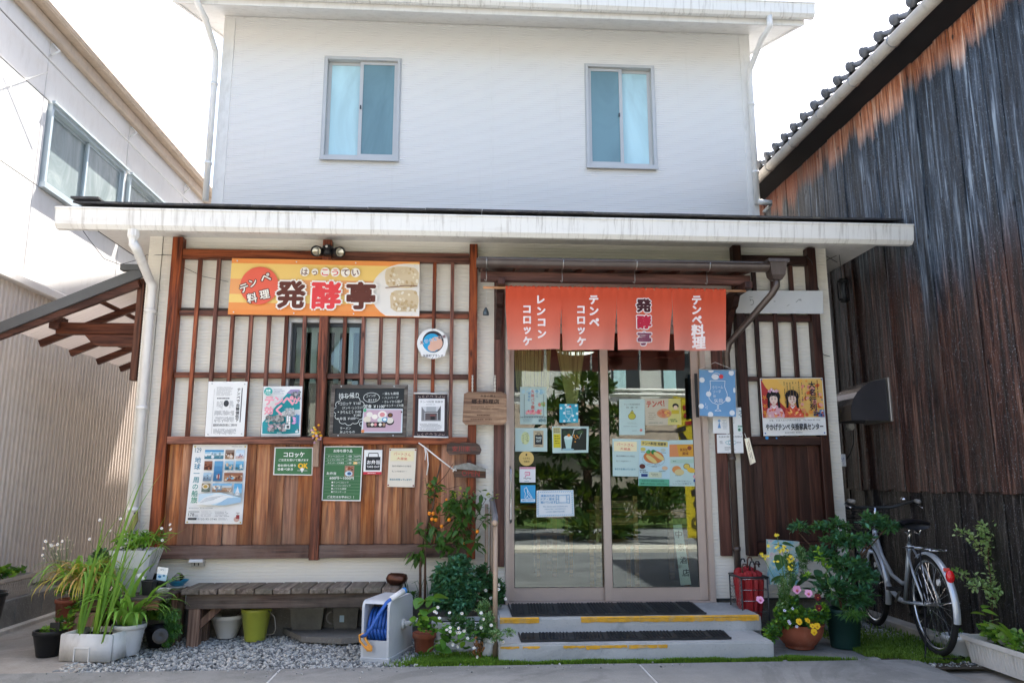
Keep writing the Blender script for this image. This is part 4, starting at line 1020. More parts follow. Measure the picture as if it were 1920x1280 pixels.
for y0 in (2, 73):
    for k in range(7): p.ring(8+k*7.5, y0+3, 2.2, 1.8, .5, '#cdb9b0', 8, k, k+4)
p.done()
for yy in (737, 818.5):
    a, c = atY(776, yy, YL), atY(841, yy+1, YL); b = MB(); b.smooth = True; b.mat(M['white']); b.tube([(a.x, YL-.006, a.z), (c.x, YL-.006, c.z)], .007, 8); b.build('scroll_rod', None, o)
YB = -.05     # face of the boards
# --- cruise poster
q = [(362, 833), (464, 833), (454, 982), (347, 981)]
o = sheet_thing('travel_poster', q, YB, M['paper'], 'large white travel poster with a grid of small photographs, far left of the cedar boards', 'poster', th=.002)
p = Print(o, q, YB, 104, 149)
p.text('129', 5, 6, 17, 15, '#2e6a86', .01); p.greek(74, 3, 100, 5, 1, '#9aa3a8')
for i, ch in enumerate('地球一周の船旅'):
    p.vtext(ch, 12, 23+i*12.6, 35+i*12.6, 12.2, ['#2f80a0', '#2f80a0', '#2f86a0', '#2f8a96', '#33918d', '#3a9680', '#3f9a77'][i], .012)
sky_ = ['#3c93c8', '#9cc6de', '#d5e2e8', '#5f8b93', '#31748e']
p.photo(24, 10, 60, 27, sky_, 8, ['#dfe6ea', '#8fa9b5'], 1); p.photo(63, 10, 80, 27, ['#8d7a6e', '#6d4b3a', '#95775c'], 12, ['#5a3d30', '#c2a58a', '#d9cfc5'], 2); p.photo(83, 10, 99, 27, ['#bfd8ea', '#d7e4ee', '#c9b6b2'], 5, ['#b27b72', '#8d98b4'], 3)
p.photo(25, 31, 40, 48, ['#8a5a45', '#7a4a38', '#5e3628'], 8, ['#a66a4c', '#4a2a20'], 4); p.photo(44, 31, 60, 69, ['#5f9bc4', '#4a86b4', '#3a78a8', '#3a7098'], 0); p.rect(50, 57, 56, 63, '#d9c9c4'); p.rect(52, 55, 55, 66, '#8a4c50')
p.photo(64, 31, 80, 48, ['#9cc4da', '#5b95b0', '#3e7c96'], 7, ['#c9b398', '#2e5c70'], 5); p.photo(84, 31, 99, 48, ['#6fb0d4', '#4b93b8', '#3b7a96'], 6, ['#c9d4d2', '#4c5e50'], 6)
p.photo(25, 53, 40, 69, ['#a6c4d8', '#8fa9be', '#70869a'], 5, ['#60707e', '#cfd8dc'], 7); p.photo(64, 53, 99, 69, ['#8f5c44', '#a57c60', '#8c5a42'], 16, ['#d9c9ae', '#6b3f2f', '#7fb0cc', '#c08f6c'], 8)
p.photo(24, 73, 40, 89, ['#8c7d60', '#6d7a70'], 3, ['#4d5648'], 9); p.ell(31, 79, 6, 5, '#e3ddcf'); p.ell(31, 79, 4, 3.2, '#b99a4c'); p.photo(44, 73, 80, 89, ['#7fb2d6', '#b9c4c8', '#b79a80', '#8d705a'], 22, ['#d9cfc0', '#7c96a8', '#a98467', '#e6e2da'], 10); p.photo(84, 73, 99, 100, ['#5aa3d0', '#7ab4d6', '#8a9aa2'], 0); p.poly([(86, 95), (91, 78), (96, 95)], '#d9dde0'); p.ring(91, 96, 4, 6, .6, '#6d7478', 10)
p.poly([(20, 93), (60, 90), (84, 96), (99, 100), (99, 104), (50, 114), (20, 108)], '#c4dbe8'); p.poly([(18, 112), (30, 100), (52, 92), (80, 97), (88, 102), (60, 108), (40, 114)], '#e3e8ea'); p.poly([(52, 114), (74, 100), (99, 99), (99, 108), (70, 114)], '#9cbfd8')
for i in range(4): p.line([(24+i*3, 109-i*2.6), (50+i*5, 103-i*2.4)], .6, '#9aa4ac')
p.greek(4, 118, 60, 121, 1, '#9a9da0'); p.rect(4, 126, 24, 127, '#2f3133'); p.text('178', 4, 129, 15, 135, '#33363a', 0); p.greek(16, 133, 24, 135, 1, '#55585c'); p.greek(27, 125, 50, 136, 5, '#a8abad', False, .85, .35); p.greek(52, 125, 80, 136, 4, '#8d9093', False, .85, .35)
p.rect(4, 138, 20, 142, '#3b3e42'); p.text('0120-95-3740', 22, 138.5, 57, 142, '#5a5d60', 0); p.greek(60, 138, 80, 142, 2, '#9a9da0')
p.ell(93, 140, 5, 5, '#c9a89a'); p.rect(92, 132, 98, 139, '#8f3438'); p.line([(91, 128), (98, 128), (95, 128), (95, 133)], .8, '#6b4a45'); p.done()
pins(o, [(366, 837), (460, 837), (351, 978), (451, 979)], YB-.002, '#c9b24a')
# --- green signs
G = plain('sign_green', '#2c6b3f', .35, var=.04, rnd=0, spec=.5)
q = [(515, 838), (587, 838), (586, 891), (512, 890)]
o = sheet_thing('croquette_sign', q, YB-.004, M['white'], 'small green plate with white lettering and a yellow OK', 'sign', th=.006)
p = Print(o, q, YB-.004, 74, 53); p.rect(2, 2, 72, 51, G)
W1 = '#edf0ec'
p.text('コロッケ', 18, 9, 58, 19, W1, .03); p.text('ご注文を受けて揚げます', 9, 22, 66, 26.5, W1, .02); p.text('◎お持ち帰り', 8, 32, 42, 37, W1, .02); p.text('◎食べ歩き', 8, 39, 37, 44.5, W1, .02)
p.text('OK', 46, 30, 65, 40, '#eab92c', .05); p.poly([(50, 41), (54, 38), (58, 41), (54, 48)], '#e9e9e9'); p.line([(45, 44), (64, 44)], .8, '#cfd6d0'); p.done()
q = [(608, 836), (681, 836), (676, 939), (603, 938)]
o = sheet_thing('takeaway_menu_sign', q, YB-.004, M['white'], 'tall green menu plate with price table and white lettering', 'sign', th=.006)
p = Print(o, q, YB-.004, 74, 104); p.rect(2, 2, 72, 102, G)
p.text('お持ち帰り品', 18, 6, 54, 12, W1, .02)
for y in (16, 22.5, 28.5, 35): p.line([(3, y), (71, y)], .35, '#a9c2ad')
for x in (43, 56): p.line([(x, 16), (x, 35)], .35, '#a9c2ad')
for i, (t_, pr) in enumerate((('テンペコロッケ', '160円'), ('レンコンコロッケ', '160円'), ('チキンチーズ大葉巻', '180円'))):
    y = 17.5+i*6.3; p.text(t_, 8, y, 39, y+3.6, W1, .01); p.text('1個', 46, y, 53, y+3.6, W1, .01)
    if i == 2: p.rect(57, y-.5, 64, y+4.2, '#e8bf5a')
    p.text(pr, 58, y, 70, y+3.6, W1, .01)
p.rect(41, 37, 59, 58, '#a07c6a'); p.ell(49, 52, 7, 5, '#c9dbe6'); p.ell(50, 52, 4, 3, '#38638f'); p.blobs(42, 38, 58, 47, 14, 2.4, ['#8c4a30', '#d0a080', '#5a5040'], 3)
p.text('お弁当', 7, 49, 25, 54.5, W1, .02); p.text('600円～1000円', 13, 58, 59, 63.5, W1, .02)
for y in (57, 65.5, 71.5, 77.5, 83.5, 90): p.line([(3, y), (71, y)], .3, '#8fb096')
for i, t_ in enumerate(('●テンペコロッケ', '●レンコンコロッケ', '●とりもも唐揚', '●チキンチーズ')): p.text(t_, 17, 67+i*6, 17+4.1*len(t_), 70.6+i*6, W1, .01)
p.text('ご注文はお早めに！！', 10, 94, 61, 99, W1, .02); p.done()
q = [(683, 843), (717, 843), (715, 889), (681, 889)]
o = sheet_thing('takeout_sign', q, YB-.004, M['paper'], 'small white card with a black shopping bag reading TAKE OUT', 'sign', th=.003)
p = Print(o, q, YB-.004, 34, 46); p.rect(4, 13, 31, 38, '#26292d'); p.line([(8, 13), (9, 6), (26, 6), (27, 13)], 1.4, '#26292d'); p.text('お弁当', 6, 19, 30, 27, '#eeeeee', .03); p.text('TAKE OUT', 6, 29.5, 30, 33.5, '#eeeeee', .02)
p.rect(0, 41, 34, 46, '#c63a4a'); p.greek(8, 42, 27, 45, 1, '#f0d0d4'); p.done()
q = [(730, 840), (781, 840), (777, 913), (726, 912)]
def hiring(o, q, Y):
    p = Print(o, q, Y, 51, 73); p.rect(3, 5, 47, 24, '#e9dfb6'); p.text('パートさん', 9, 8, 41, 14, '#cf4a4f', .0, .06); p.text('大募集', 15, 17, 35, 22, '#cf4a4f', .0, .06)
    p.text('週2日9時間半から大歓迎', 7, 32, 43, 35, '#55585a', .0); p.text('売ことが出来ます！！', 7, 42, 35, 45, '#66696b', .0); p.text('あなたを待っています！', 4, 57, 45, 61, '#2f7f9c', .02); p.done()
o = sheet_thing('hiring_notice', q, YB, plain('cream_paper', '#e3dccb', .6, var=.02), 'cream hand-lettered notice with red heading pinned to the cedar boards', 'notice', th=.002); hiring(o, q, YB)
pins(o, [(732, 843), (779, 843), (728, 909), (775, 910)], YB-.002, '#8f2f30')
# --- posters on the right
YR = -.09
q = [(1425, 709), (1542, 708), (1550, 815), (1432, 817)]
o = sheet_thing('festival_poster_board', q, YR, M['paper'], 'festival poster board with two women in kimono above a line of black lettering', 'poster', th=.006)
p = Print(o, q, YR, 118, 108)
p.rect(1, 1, 117, 74, '#e2b967'); p.poly([(1, 1), (10, 18), (62, 74), (1, 74)], '#b03a3a'); p.poly([(1, 1), (30, 1), (62, 40), (50, 62), (12, 20)], '#e7b65c')
p.blobs(72, 2, 117, 74, 40, 4, ['#e59a4a', '#e8c06a', '#dd8a7c', '#e6a89a', '#d96a3a'], 1); p.rect(108, 60, 117, 74, '#6a86b0'); p.blobs(96, 60, 117, 74, 14, 3, ['#3f5f94', '#cfd8e4', '#2a3f70', '#b5553f'], 2)
for cx, col in ((23, '#d8a9b4'), (58, '#cf5a42')):
    p.poly([(cx-17, 74), (cx-13, 58), (cx-4, 50), (cx+4, 50), (cx+15, 58), (cx+21, 74)], col)
    p.blobs(cx-14, 56, cx+17, 74, 16, 2.6, ['#e8c9c4', '#d9675a', '#e59a6a', '#f0dfd8'] if cx < 40 else ['#e58a3a', '#f0c06a', '#b83a30', '#e9b0a0'], cx)
    p.ell(cx, 34, 13, 12, '#1d1b20', 20); p.poly([(cx-11, 34), (cx-6, 34), (cx-8, 56), (cx-12, 56)], '#1d1b20'); p.poly([(cx+6, 34), (cx+11, 34), (cx+12, 56), (cx+8, 56)], '#1d1b20')
    p.ell(cx, 40, 7.5, 9.5, '#e6cdc0', 18); p.poly([(cx-7, 35), (cx, 29), (cx+7, 35), (cx, 33)], '#1d1b20')
    p.rect(cx-3, 47, cx+3, 52, '#dfc0b0'); p.poly([(cx-6, 51), (cx, 58), (cx+6, 51), (cx, 54)], '#e9e4e4')
    for sx_ in (-3, 3): p.rect(cx+sx_-1.5, 39, cx+sx_+1.5, 40, '#3a2a2a'); p.rect(cx+sx_-1.8, 36, cx+sx_+1.8, 36.7, '#6a5048')
    p.rect(cx-1.3, 45, cx+1.3, 46, '#b03038')
p.blobs(10, 18, 36, 28, 22, 2.6, ['#dfb7c6', '#c98fa8', '#f0dce4'], 5)
for x, y in ((6, 36), (6, 52), (5, 64), (8, 70), (76, 5), (80, 62)):
    for a in range(5): p.poly([(x, y), (x+6*cos(a*1.256+.3), y+6*sin(a*1.256+.3)), (x+2.4*cos(a*1.256+.9), y+2.4*sin(a*1.256+.9))], '#e8a832')
p.greek(42, 6, 86, 50, 8, '#7d6442', True, .7, .25, 4); p.greek(106, 4, 109, 46, 1, '#6d3a30', True, .9, .6); p.vtext('大名行列', 97, 6, 62, 13.5, '#2a2a38', .03)
p.vtext('等', 101, 62, 72, 9, '#2a2a38', .02); p.text('主催／矢掛大名行列実行委員会　TEL 0866-82-1016', 12, 77.5, 108, 81, '#6d6a6a', 0)
p.text('やかげテンペ 矢掛家具センター', 5, 85, 113, 98, '#232527', .035); p.greek(40, 101, 82, 104, 1, '#7b7b7b'); p.done()
pins(o, [(1428, 712), (1540, 711), (1541, 749), (1435, 812), (1546, 811)], YR-.004, '#3a6cae')
for x, y, r_ in ((1438, 820.5, .014), (1456, 821, .007), (1547, 820, .007)): 
    pt = atY(x, y, -.083); b = MB(); b.mat(ink('#3f8fd0')); b.cyl((pt.x, -.085, pt.z), (pt.x, -.081, pt.z), r_, n=10); b.build('sticker_dot', None, o)
q = [(1381, 545), (1543, 545), (1544, 589), (1381, 587)]
q = [(1380, 545), (1543, 545), (1544, 588), (1380, 587)]
o = sheet_thing('worn_name_plate', q, YR, plain('grey_white_plate', '#cfd2d3', .4, var=.05, scale=3), 'blank white plate with worn off lettering across the dark lattice', 'sign', th=.008)
p = Print(o, q, YR, 163, 43); p.ring(29, 22, 4, 5, 1.2, '#8f9497', 12, -2.2, 2); p.line([(25, 12), (31, 12)], 1, '#8f9497'); p.line([(26, 15), (27, 20)], 1, '#8f9497')
p.line([(95, 29), (100, 26)], 1, '#9aa0a2'); p.line([(112, 22), (118, 16), (122, 19)], 1.2, '#9aa0a2'); p.ell(120, 17, 2.5, 1.6, '#a4a9ab'); p.ell(72, 20, 2, 1.5, '#b4b8ba'); p.done()
# blue cloth banner hung from a string
YC = -.14
q = [(1311, 692), (1378, 693), (1380, 781), (1312, 779)]
o = sheet_thing('blue_cloth_banner', q, YC, plain('blue_cloth', '#6d9dc9', .8, var=.05, scale=3, bump=.1), 'blue polka dot cloth banner with a white drawing of a soda glass beside the door', 'banner', th=.003)
p = Print(o, q, YC, 67, 87)
for x, y in ((22, 3, ), (60, 6), (5, 20), (17, 46), (53, 55), (60, 80), (20, 84), (3, 69)): p.ell(x, y, 5, 5 if y > 5 else 2.8, '#dfe6ec', 18)
p.ell(65, 38, 2, 5, '#dfe6ec'); w_ = '#e6edf2'
p.ring(32, 15, 9, 8, .8, w_, 14, pi, 2*pi); p.ell(30, 14, 6.5, 5, '#dfe6ec', 14); p.ell(41, 13, 4, 4, '#d8484e', 16)
p.line([(20, 21), (48, 21), (47, 32), (52, 46), (50, 56), (42, 63), (35, 65), (35, 74), (40, 77), (28, 77), (33, 74), (33, 65), (24, 62), (18, 55), (17, 46), (21, 34), (20, 21)], .9, w_)
for i, t_ in enumerate(('クリーム', 'ソーダ', 'in', '矢掛')): p.text(t_, 24+i*1, 30+i*8, 24+(20 if i == 0 else 16 if i == 1 else 6 if i == 2 else 20), 36+i*8+(2 if i == 3 else 0), w_, 0, -.08)
p.greek(10, 63, 15, 75, 2, w_, True, .6, .3); p.done()
a, c, t_ = atY(1311, 692, YC), atY(1378, 694, YC), atY(1343, 678, YC)
b = MB(); b.mat(M['white']); b.tube([(a.x, YC, a.z), (t_.x, YC+.03, t_.z), (c.x, YC, c.z)], .0018, 5); b.build('hanging_string', None, o)
b = MB(); b.mat(ink('#8fa5b8')); b.tube([(a.x-.01, YC-.001, a.z-.003), (c.x+.01, YC-.001, c.z-.003)], .004, 6); b.build('hanging_rod', None, o)
b = MB(); b.mat(M['black']); p0, p1 = atY(1302, 700, YC+.02), atY(1311, 782, YC+.02); b.box(p0.x, p1.x, YC+.02, YC+.03, p1.z, p0.z); tag(b.build('sign_holder'), 'narrow black holder hanging behind the blue cloth banner', 'sign holder')
# leaflets below it
q = [(1336, 765), (1404, 763), (1405, 813), (1337, 812)]
o = sheet_thing('information_leaflet', q, YC+.06, M['paper'], 'white leaflet sheet with small blue pictures sticking out under the blue banner', 'notice', th=.002)
p = Print(o, q, YC+.06, 68, 48); p.rect(46, 3, 66, 20, '#dfe8e8'); p.greek(48, 5, 65, 18, 4, '#5c7f8f', False, .8, .6, 2); p.poly([(9, 38), (12, 25), (15, 38)], '#6a9ccc'); p.ell(12, 24, 2.5, 2.5, '#88b0d6'); p.greek(18, 22, 28, 40, 7, '#a9b4ba', False, .9, .4)
p.greek(31, 22, 42, 30, 3, '#a9b4ba', False, .9, .4); p.rect(46, 32, 66, 44, '#cfe3dc'); p.greek(47, 33, 66, 36, 1, '#48705f', False, 1, .8); p.blobs(46, 36, 66, 44, 8, 2.4, ['#7fae92', '#4f7f6c', '#dbe6df'], 3); p.done()
q = [(1344, 814), (1396, 813), (1397, 849), (1345, 849)]
o = sheet_thing('wifi_card', q, YC+.058, M['paper'], 'small white card with an outlined blue emblem below the leaflets', 'notice', th=.002)
p = Print(o, q, YC+.058, 52, 35); p.text('矢掛町商工会加盟店', 3, 3, 48, 6.5, '#4a5054', .01); p.ring(26, 15.5, 10, 4, .7, '#5aa5b4', 18); p.ring(24, 15.5, 3, 3, .7, '#5aa5b4', 12); p.greek(5, 12, 12, 18, 3, '#8a9094'); p.greek(37, 14, 47, 17, 1, '#8a9094'); p.greek(14, 23, 36, 30, 3, '#8a9094', False, .8, .4); p.done()
b = MB(); p0 = [(1396, 822), (1405, 820), (1417, 866), (1407, 871)]; o = sheet_thing('wooden_name_tag', p0, -.1, wood('pale_tag_wood', '#d9cdb4', '#bfae90', 'z'), 'slim pale wooden tag hanging askew on the dark lattice', 'tag', th=.005)
p = Print(o, p0, -.1, 10, 46); p.greek(2, 6, 8, 42, 2, '#8a7c66', True, .8, .3); p.done()
b = MB(); b.smooth = True; b.mat(M['white']); a = atY(1397, 812, -.1); c = atY(1400, 823, -.1); b.tube([(a.x, -.09, a.z), (c.x, -.1, c.z)], .002, 5); b.build('tag_string', None, o)
# paper label on the alley pipe is built with the pipe
# --- door window stickers: on the inner face of the panes
YP1, YP2 = Yd+.064, Yd+.022
def sticker(name, q, Y, mat, label, cat='sticker', th=.0012): return sheet_thing(name, q, Y, mat, label, cat, None, th)
PG = plain('paper_behind_glass', '#b9d3d0', .6, var=.02)
q = [(975, 725), (1025, 725), (1025, 795), (975, 795)]
o = sticker('flower_poster', q, YP1, PG, 'pale poster with pink flowers and red lettering high on the left door pane', 'poster')
p = Print(o, q, YP1, 50, 70); p.blobs(2, 2, 48, 16, 12, 4, ['#a3cbd6', '#bcdde2', '#8fbcd0'], 1); p.vtext('矢掛バラ園', 24, 5, 42, 7, '#c46a62', .02); p.vtext('宿場町', 17, 9, 28, 5, '#4a8fc0', .01); p.vtext('春の花', 32, 5, 20, 4, '#5a9aba', .01)
p.blobs(10, 42, 42, 53, 26, 3.2, ['#d98fa0', '#cf6a78', '#e0a9a0', '#d9b07a'], 2); p.blobs(33, 26, 48, 38, 10, 3, ['#9ab87a', '#c9857a', '#8aa860'], 3); p.line([(8, 14), (8, 55), (44, 55), (44, 14)], .6, '#44525a')
for k in range(16): p.ell(2+k*3.1, 57, 1, 1, '#33383c', 8)
p.text('8月9日', 35, 60, 48, 66, '#3a6a78', .03); p.greek(5, 60, 26, 66, 3, '#8aa3a6'); p.done()
q = [(1049, 757), (1084, 757), (1084, 792), (1049, 792)]
o = sticker('blue_square_card', q, YP1, plain('card_blue', '#35a6c4', .5, var=.03), 'square turquoise card with white dots and a glass drawing on the left door pane', 'card')
p = Print(o, q, YP1, 35, 35)
for x, y in ((3, 8), (9, 17), (25, 22), (28, 30), (9, 32), (33, 18), (12, 2), (31, 3)): p.ell(x, y, 2.4, 2.4, '#d9eef2', 12)
p.line([(11, 8), (23, 8), (24, 18), (20, 25), (18, 28), (18, 31), (21, 32), (14, 32), (17, 31), (17, 28), (12, 24), (11, 16), (11, 8)], .6, '#dff2f4'); p.ell(17, 6, 4.5, 2.6, '#cfe6ea'); p.ell(20, 4.5, 1.8, 1.8, '#d0474a'); p.greek(13, 12, 22, 20, 3, '#dff2f4', False, .8, .3); p.done()
q = [(966, 802), (1026, 802), (1026, 846), (966, 846)]
o = sticker('folded_menu_sheet', q, YP1, PG, 'pale sheet with a beige TAKE OUT bag card on the left door pane', 'notice')
p = Print(o, q, YP1, 60, 44); p.ell(19, 19, 8, 12, '#c3cf9c'); p.vtext('お好み焼', 23, 8, 26, 4.5, '#5a6a5a'); p.vtext('やきそば', 15, 12, 30, 4.2, '#5a6a5a'); p.vtext('テンペ', 19, 10, 24, 4, '#5a6a5a'); p.rect(34, 5, 53, 36, '#b5a98c'); p.greek(37, 7, 50, 8.5, 1, '#55504a'); p.rect(37, 13, 51, 31, '#252a2d'); p.line([(41, 13), (41, 10), (47, 10), (47, 13)], 1, '#252a2d')
p.text('TAKE', 38.5, 16.5, 49.5, 20.5, '#c9d9d4', .03); p.text('OUT', 39.5, 22.5, 48.5, 26.5, '#c9d9d4', .03); p.greek(38, 32.5, 49, 35, 1, '#55504a'); p.done()
q = [(1035, 799), (1104, 799), (1103, 848), (1036, 849)]
o = sticker('dessert_photo_card', q, YP1, PG, 'framed photograph of a sundae glass with a yellow side note on the door pane', 'poster')
p = Print(o, q, YP1, 68, 50); p.rect(2, 2, 16, 13, '#b5b184'); p.greek(3, 4, 15, 12, 2, '#4a4f3c', False, .9, .4); p.rect(2, 14, 16, 40, '#c9bf2f'); p.greek(4, 16, 15, 34, 4, '#5a5a20', False, .8, .3); p.rect(17, 4, 64, 45, '#232a24'); p.blobs(18, 5, 63, 20, 8, 5, ['#2c4030', '#1f3326', '#34502f'], 1)
p.poly([(22, 22), (38, 22), (35, 42), (26, 42)], '#a9ccca'); p.ell(30, 21, 8, 4, '#c9dedb'); p.ell(31, 17, 3, 2.6, '#d8893a'); p.ell(29, 43.5, 12, 2.2, '#8fb5c0'); p.line([(38, 18), (41, 6), (54, 4)], 1, '#cfd8d6')
for x, y in ((41, 17), (46, 18), (44, 23), (48, 21), (43, 29), (41, 20)): p.ell(x, y, 1.5, 1.3, '#d0903a', 8)
p.line([(55, 12), (50, 24)], .8, '#9aa8a0'); p.done()
pts = [(987+14*cos(2*pi*i/24), 859+14*sin(2*pi*i/24)) for i in range(24)]
o = sticker('round_gold_sticker', pts, YP1, plain('gold_sticker', '#cdb26b', .4, var=.05), 'round gold sticker above the pink payment sticker on the door')
p = Print(o, [(973, 845), (1001, 845), (1001, 873), (973, 873)], YP1, 28, 28); p.ell(14, 7, 1.6, 2, '#3a3020'); p.text('つぶぞん', 7, 12, 21, 15.5, '#4a4028', .02); p.text('宅配店', 9, 18, 20, 21.5, '#4a4028', .02); p.done()
q = [(974, 875), (1004, 875), (1004, 904), (974, 904)]
o = sticker('payment_sticker', q, YP1, plain('sticker_white', '#d9dcdf', .4, var=.02), 'white square payment sticker with a pink emblem on the door pane')
p = Print(o, q, YP1, 30, 30); p.rect(0, 0, 30, 4, '#d3a0b0'); p.greek(3, 1, 27, 3, 1, '#b05a70'); p.line([(10, 10), (19, 10), (19, 16), (12, 16), (11, 20)], 1.8, '#d98aa4'); p.line([(9, 13), (17, 13)], 1.2, '#d98aa4'); p.text('PayPay', 8, 20.5, 22, 24, '#6a6a72', .02); p.greek(9, 26.5, 20, 28.5, 1, '#3f9aa8'); p.done()
q = [(976, 909), (1004, 909), (1004, 942), (976, 942)]
o = sticker('guide_dog_sticker', q, YP1, plain('sticker_blue', '#2c9ad0', .4, var=.02), 'blue sticker with a white line drawing of a sitting dog on the door pane')
p = Print(o, q, YP1, 28, 33); w_ = '#e6f2f8'; p.line([(7, 7), (11, 4), (13, 9), (13, 15), (21, 24), (14, 24), (13, 19), (11, 24), (8, 24), (9, 15), (7, 11), (7, 7)], .9, w_); p.line([(13, 9), (23, 25)], .7, w_); p.rect(1, 26, 27, 31, '#dcebf3'); p.text('補助犬同伴可', 3, 27, 25, 30, '#2f7fb0', .02); p.done()
q = [(1006, 919), (1075, 918), (1077, 967), (1006, 969)]
o = sticker('ventilation_notice', q, YP1, plain('sticker_white2', '#dde4e8', .4, var=.02), 'white notice with blue striped border about open doors and windows on the door pane', 'notice')
p = Print(o, q, YP1, 70, 50)
for k in range(17): 
    p.poly([(2+k*4, 4), (4+k*4, 1.5), (5.6+k*4, 1.5), (3.6+k*4, 4)], '#7fb3d3'); p.poly([(2+k*4, 48.5), (4+k*4, 46), (5.6+k*4, 46), (3.6+k*4, 48.5)], '#7fb3d3')
for k in range(10): p.poly([(1.5, 6+k*4.2), (4, 4+k*4.2), (4, 6+k*4.2), (1.5, 8+k*4.2)], '#7fb3d3'); p.poly([(66, 6+k*4.2), (68.5, 4+k*4.2), (68.5, 6+k*4.2), (66, 8+k*4.2)], '#7fb3d3')
for i, t_ in enumerate(('換気のため', 'ドア・窓を', '開けています')): p.text(t_, 8, 8+i*6.2, 34+(2 if i == 2 else 0), 12.6+i*6.2, '#2f8fc0', .02)
p.line([(37, 9), (42, 10), (42, 24), (37, 25), (37, 9)], .9, '#3a96c4'); p.line([(62, 9), (57, 10), (57, 24), (62, 25), (62, 9)], .9, '#3a96c4'); p.line([(42, 10), (57, 10), (57, 24), (42, 24)], .8, '#3a96c4'); p.line([(37, 17), (42, 17)], .6, '#3a96c4'); p.line([(57, 17), (62, 17)], .6, '#3a96c4')
for i, t_ in enumerate(('The doors and windows are', 'open for ventilation.', 'COVID 感染予防対策')): p.text(t_, 12+i*3, 29+i*5, 58-i*3, 32+i*5, '#5a8fae', 0)
p.done()
# right pane
q = [(1161, 748), (1209, 748), (1209, 815), (1161, 815)]
o = sticker('closing_time_notice', q, YP2, PG, 'plain pale notice with a small yellow gourd drawing, upper left of the right door pane', 'notice')
p = Print(o, q, YP2, 48, 67); p.text('テンペ料理発酵亭', 9, 8, 39, 11.5, '#6a7470'); p.text('営 業 中', 13, 14, 35, 17, '#6a7470'); p.ell(24, 32, 7, 6, '#b9b64a'); p.ell(24, 26, 3.6, 3.6, '#b9b64a'); p.ring(24, 32, 7, 6, .7, '#5a5030', 16); p.line([(23, 24), (24, 20), (26, 23)], .8, '#6a4a30'); p.greek(15, 43, 36, 47, 2, '#8aa09c', False, .9, .3); p.greek(8, 50, 41, 52, 1, '#8aa09c'); p.ell(41, 58, 2.6, 2.6, '#c9847a'); p.greek(24, 58, 36, 60, 1, '#8aa09c'); p.done()
q = [(1209, 747), (1276, 747), (1278, 796), (1210, 797)]
o = sticker('hand_drawn_poster', q, YP2, plain('paper_warm', '#c5bfaa', .6, var=.03), 'hand drawn poster with red writing and a breaded cutlet high on the right door pane', 'poster')
p = Print(o, q, YP2, 68, 50); p.poly([(45, 0), (68, 0), (68, 50), (42, 50)], '#c9c47a'); p.text('テンペ！', 3, 4, 37, 16, '#b5483c', .04, -.05); p.ell(36, 28, 14, 9, '#c4906a'); p.blobs(24, 20, 48, 36, 12, 3.4, ['#c77a5a', '#b9604a', '#d9a85a'], 1); p.ell(58, 14, 6, 5, '#26282a'); p.ell(58, 17, 4, 4, '#d9c2a4'); p.rect(50, 22, 64, 29, '#c2b038'); p.greek(6, 25, 22, 40, 4, '#8a8878', False, .8, .25); p.greek(47, 38, 62, 45, 2, '#4a7a4a', False, .9, .5); p.greek(6, 44, 40, 47, 1, '#7a8a7a'); p.done()
q = [(1148, 822), (1198, 823), (1198, 893), (1149, 892)]
o = sticker('hiring_notice_inside', q, YP2, PG, 'pale notice with red heading and blue last line left of the croquette poster', 'notice'); hiring(o, q, YP2)
q = [(1198, 823), (1255, 826), (1256, 911), (1197, 910)]
o = sticker('croquette_poster', q, YP2, plain('paper_pale_blue', '#b5d2da', .6, var=.02), 'pale blue poster with a plate of croquettes and green foot band behind the glass', 'poster')
p = Print(o, q, YP2, 58, 86); p.rect(4, 2, 55, 12, '#cfc072'); p.text('テンペ料理 発酵亭', 6, 4, 52, 10, '#44483c', .03); p.ell(8, 18, 5, 3.5, '#c9bf62'); p.ell(46, 18, 5, 3, '#b5c2b5'); p.greek(4, 22, 14, 24, 1, '#4a5a5a'); p.greek(42, 22, 54, 24, 1, '#4a5a5a'); p.ring(28, 36, 21, 14, .5, '#7a9aa0', 26); p.ell(28, 32, 19, 12, '#c27a45', 24); p.blobs(12, 18, 34, 27, 16, 4, ['#3f8a4a', '#2f7a3f', '#57a05a'], 4)
p.ell(24, 36, 12, 4, '#d2c07a', 16, .6); p.ell(38, 30, 12, 4, '#d2c07a', 16, .6); p.text('コロッケ、揚げたて', 16, 44, 40, 47, '#3c4244', 0); p.text('430キロ', 24, 48, 34, 51, '#3c4244', 0); p.ell(7, 50, 5.5, 4.5, '#5a2f2a'); p.greek(2, 56, 17, 62, 2, '#3c4244', False, .9, .4); p.rect(5, 64, 17, 69, '#27407a'); p.rect(19, 60, 43, 70, '#c4cdb2'); p.greek(23, 62, 40, 68, 2, '#7a8070'); p.ell(49, 52, 5.5, 3.6, '#cfb08f'); p.greek(38, 57, 55, 59, 1, '#4a5a5a'); p.rect(1, 73, 57, 86, '#5aa88a'); p.text('矢掛中学校 家庭科部共同開発', 6, 75, 48, 78.5, '#284a3c', .01); p.text('期間 5月2日(火)～5月31日(水)', 4, 80.5, 54, 84, '#284a3c', .02); p.done()
q = [(1255, 825), (1316, 824), (1319, 911), (1256, 911)]
o = sticker('orange_header_poster', q, YP2, PG, 'pale poster with orange header and two breaded cakes right of the croquette poster', 'poster')
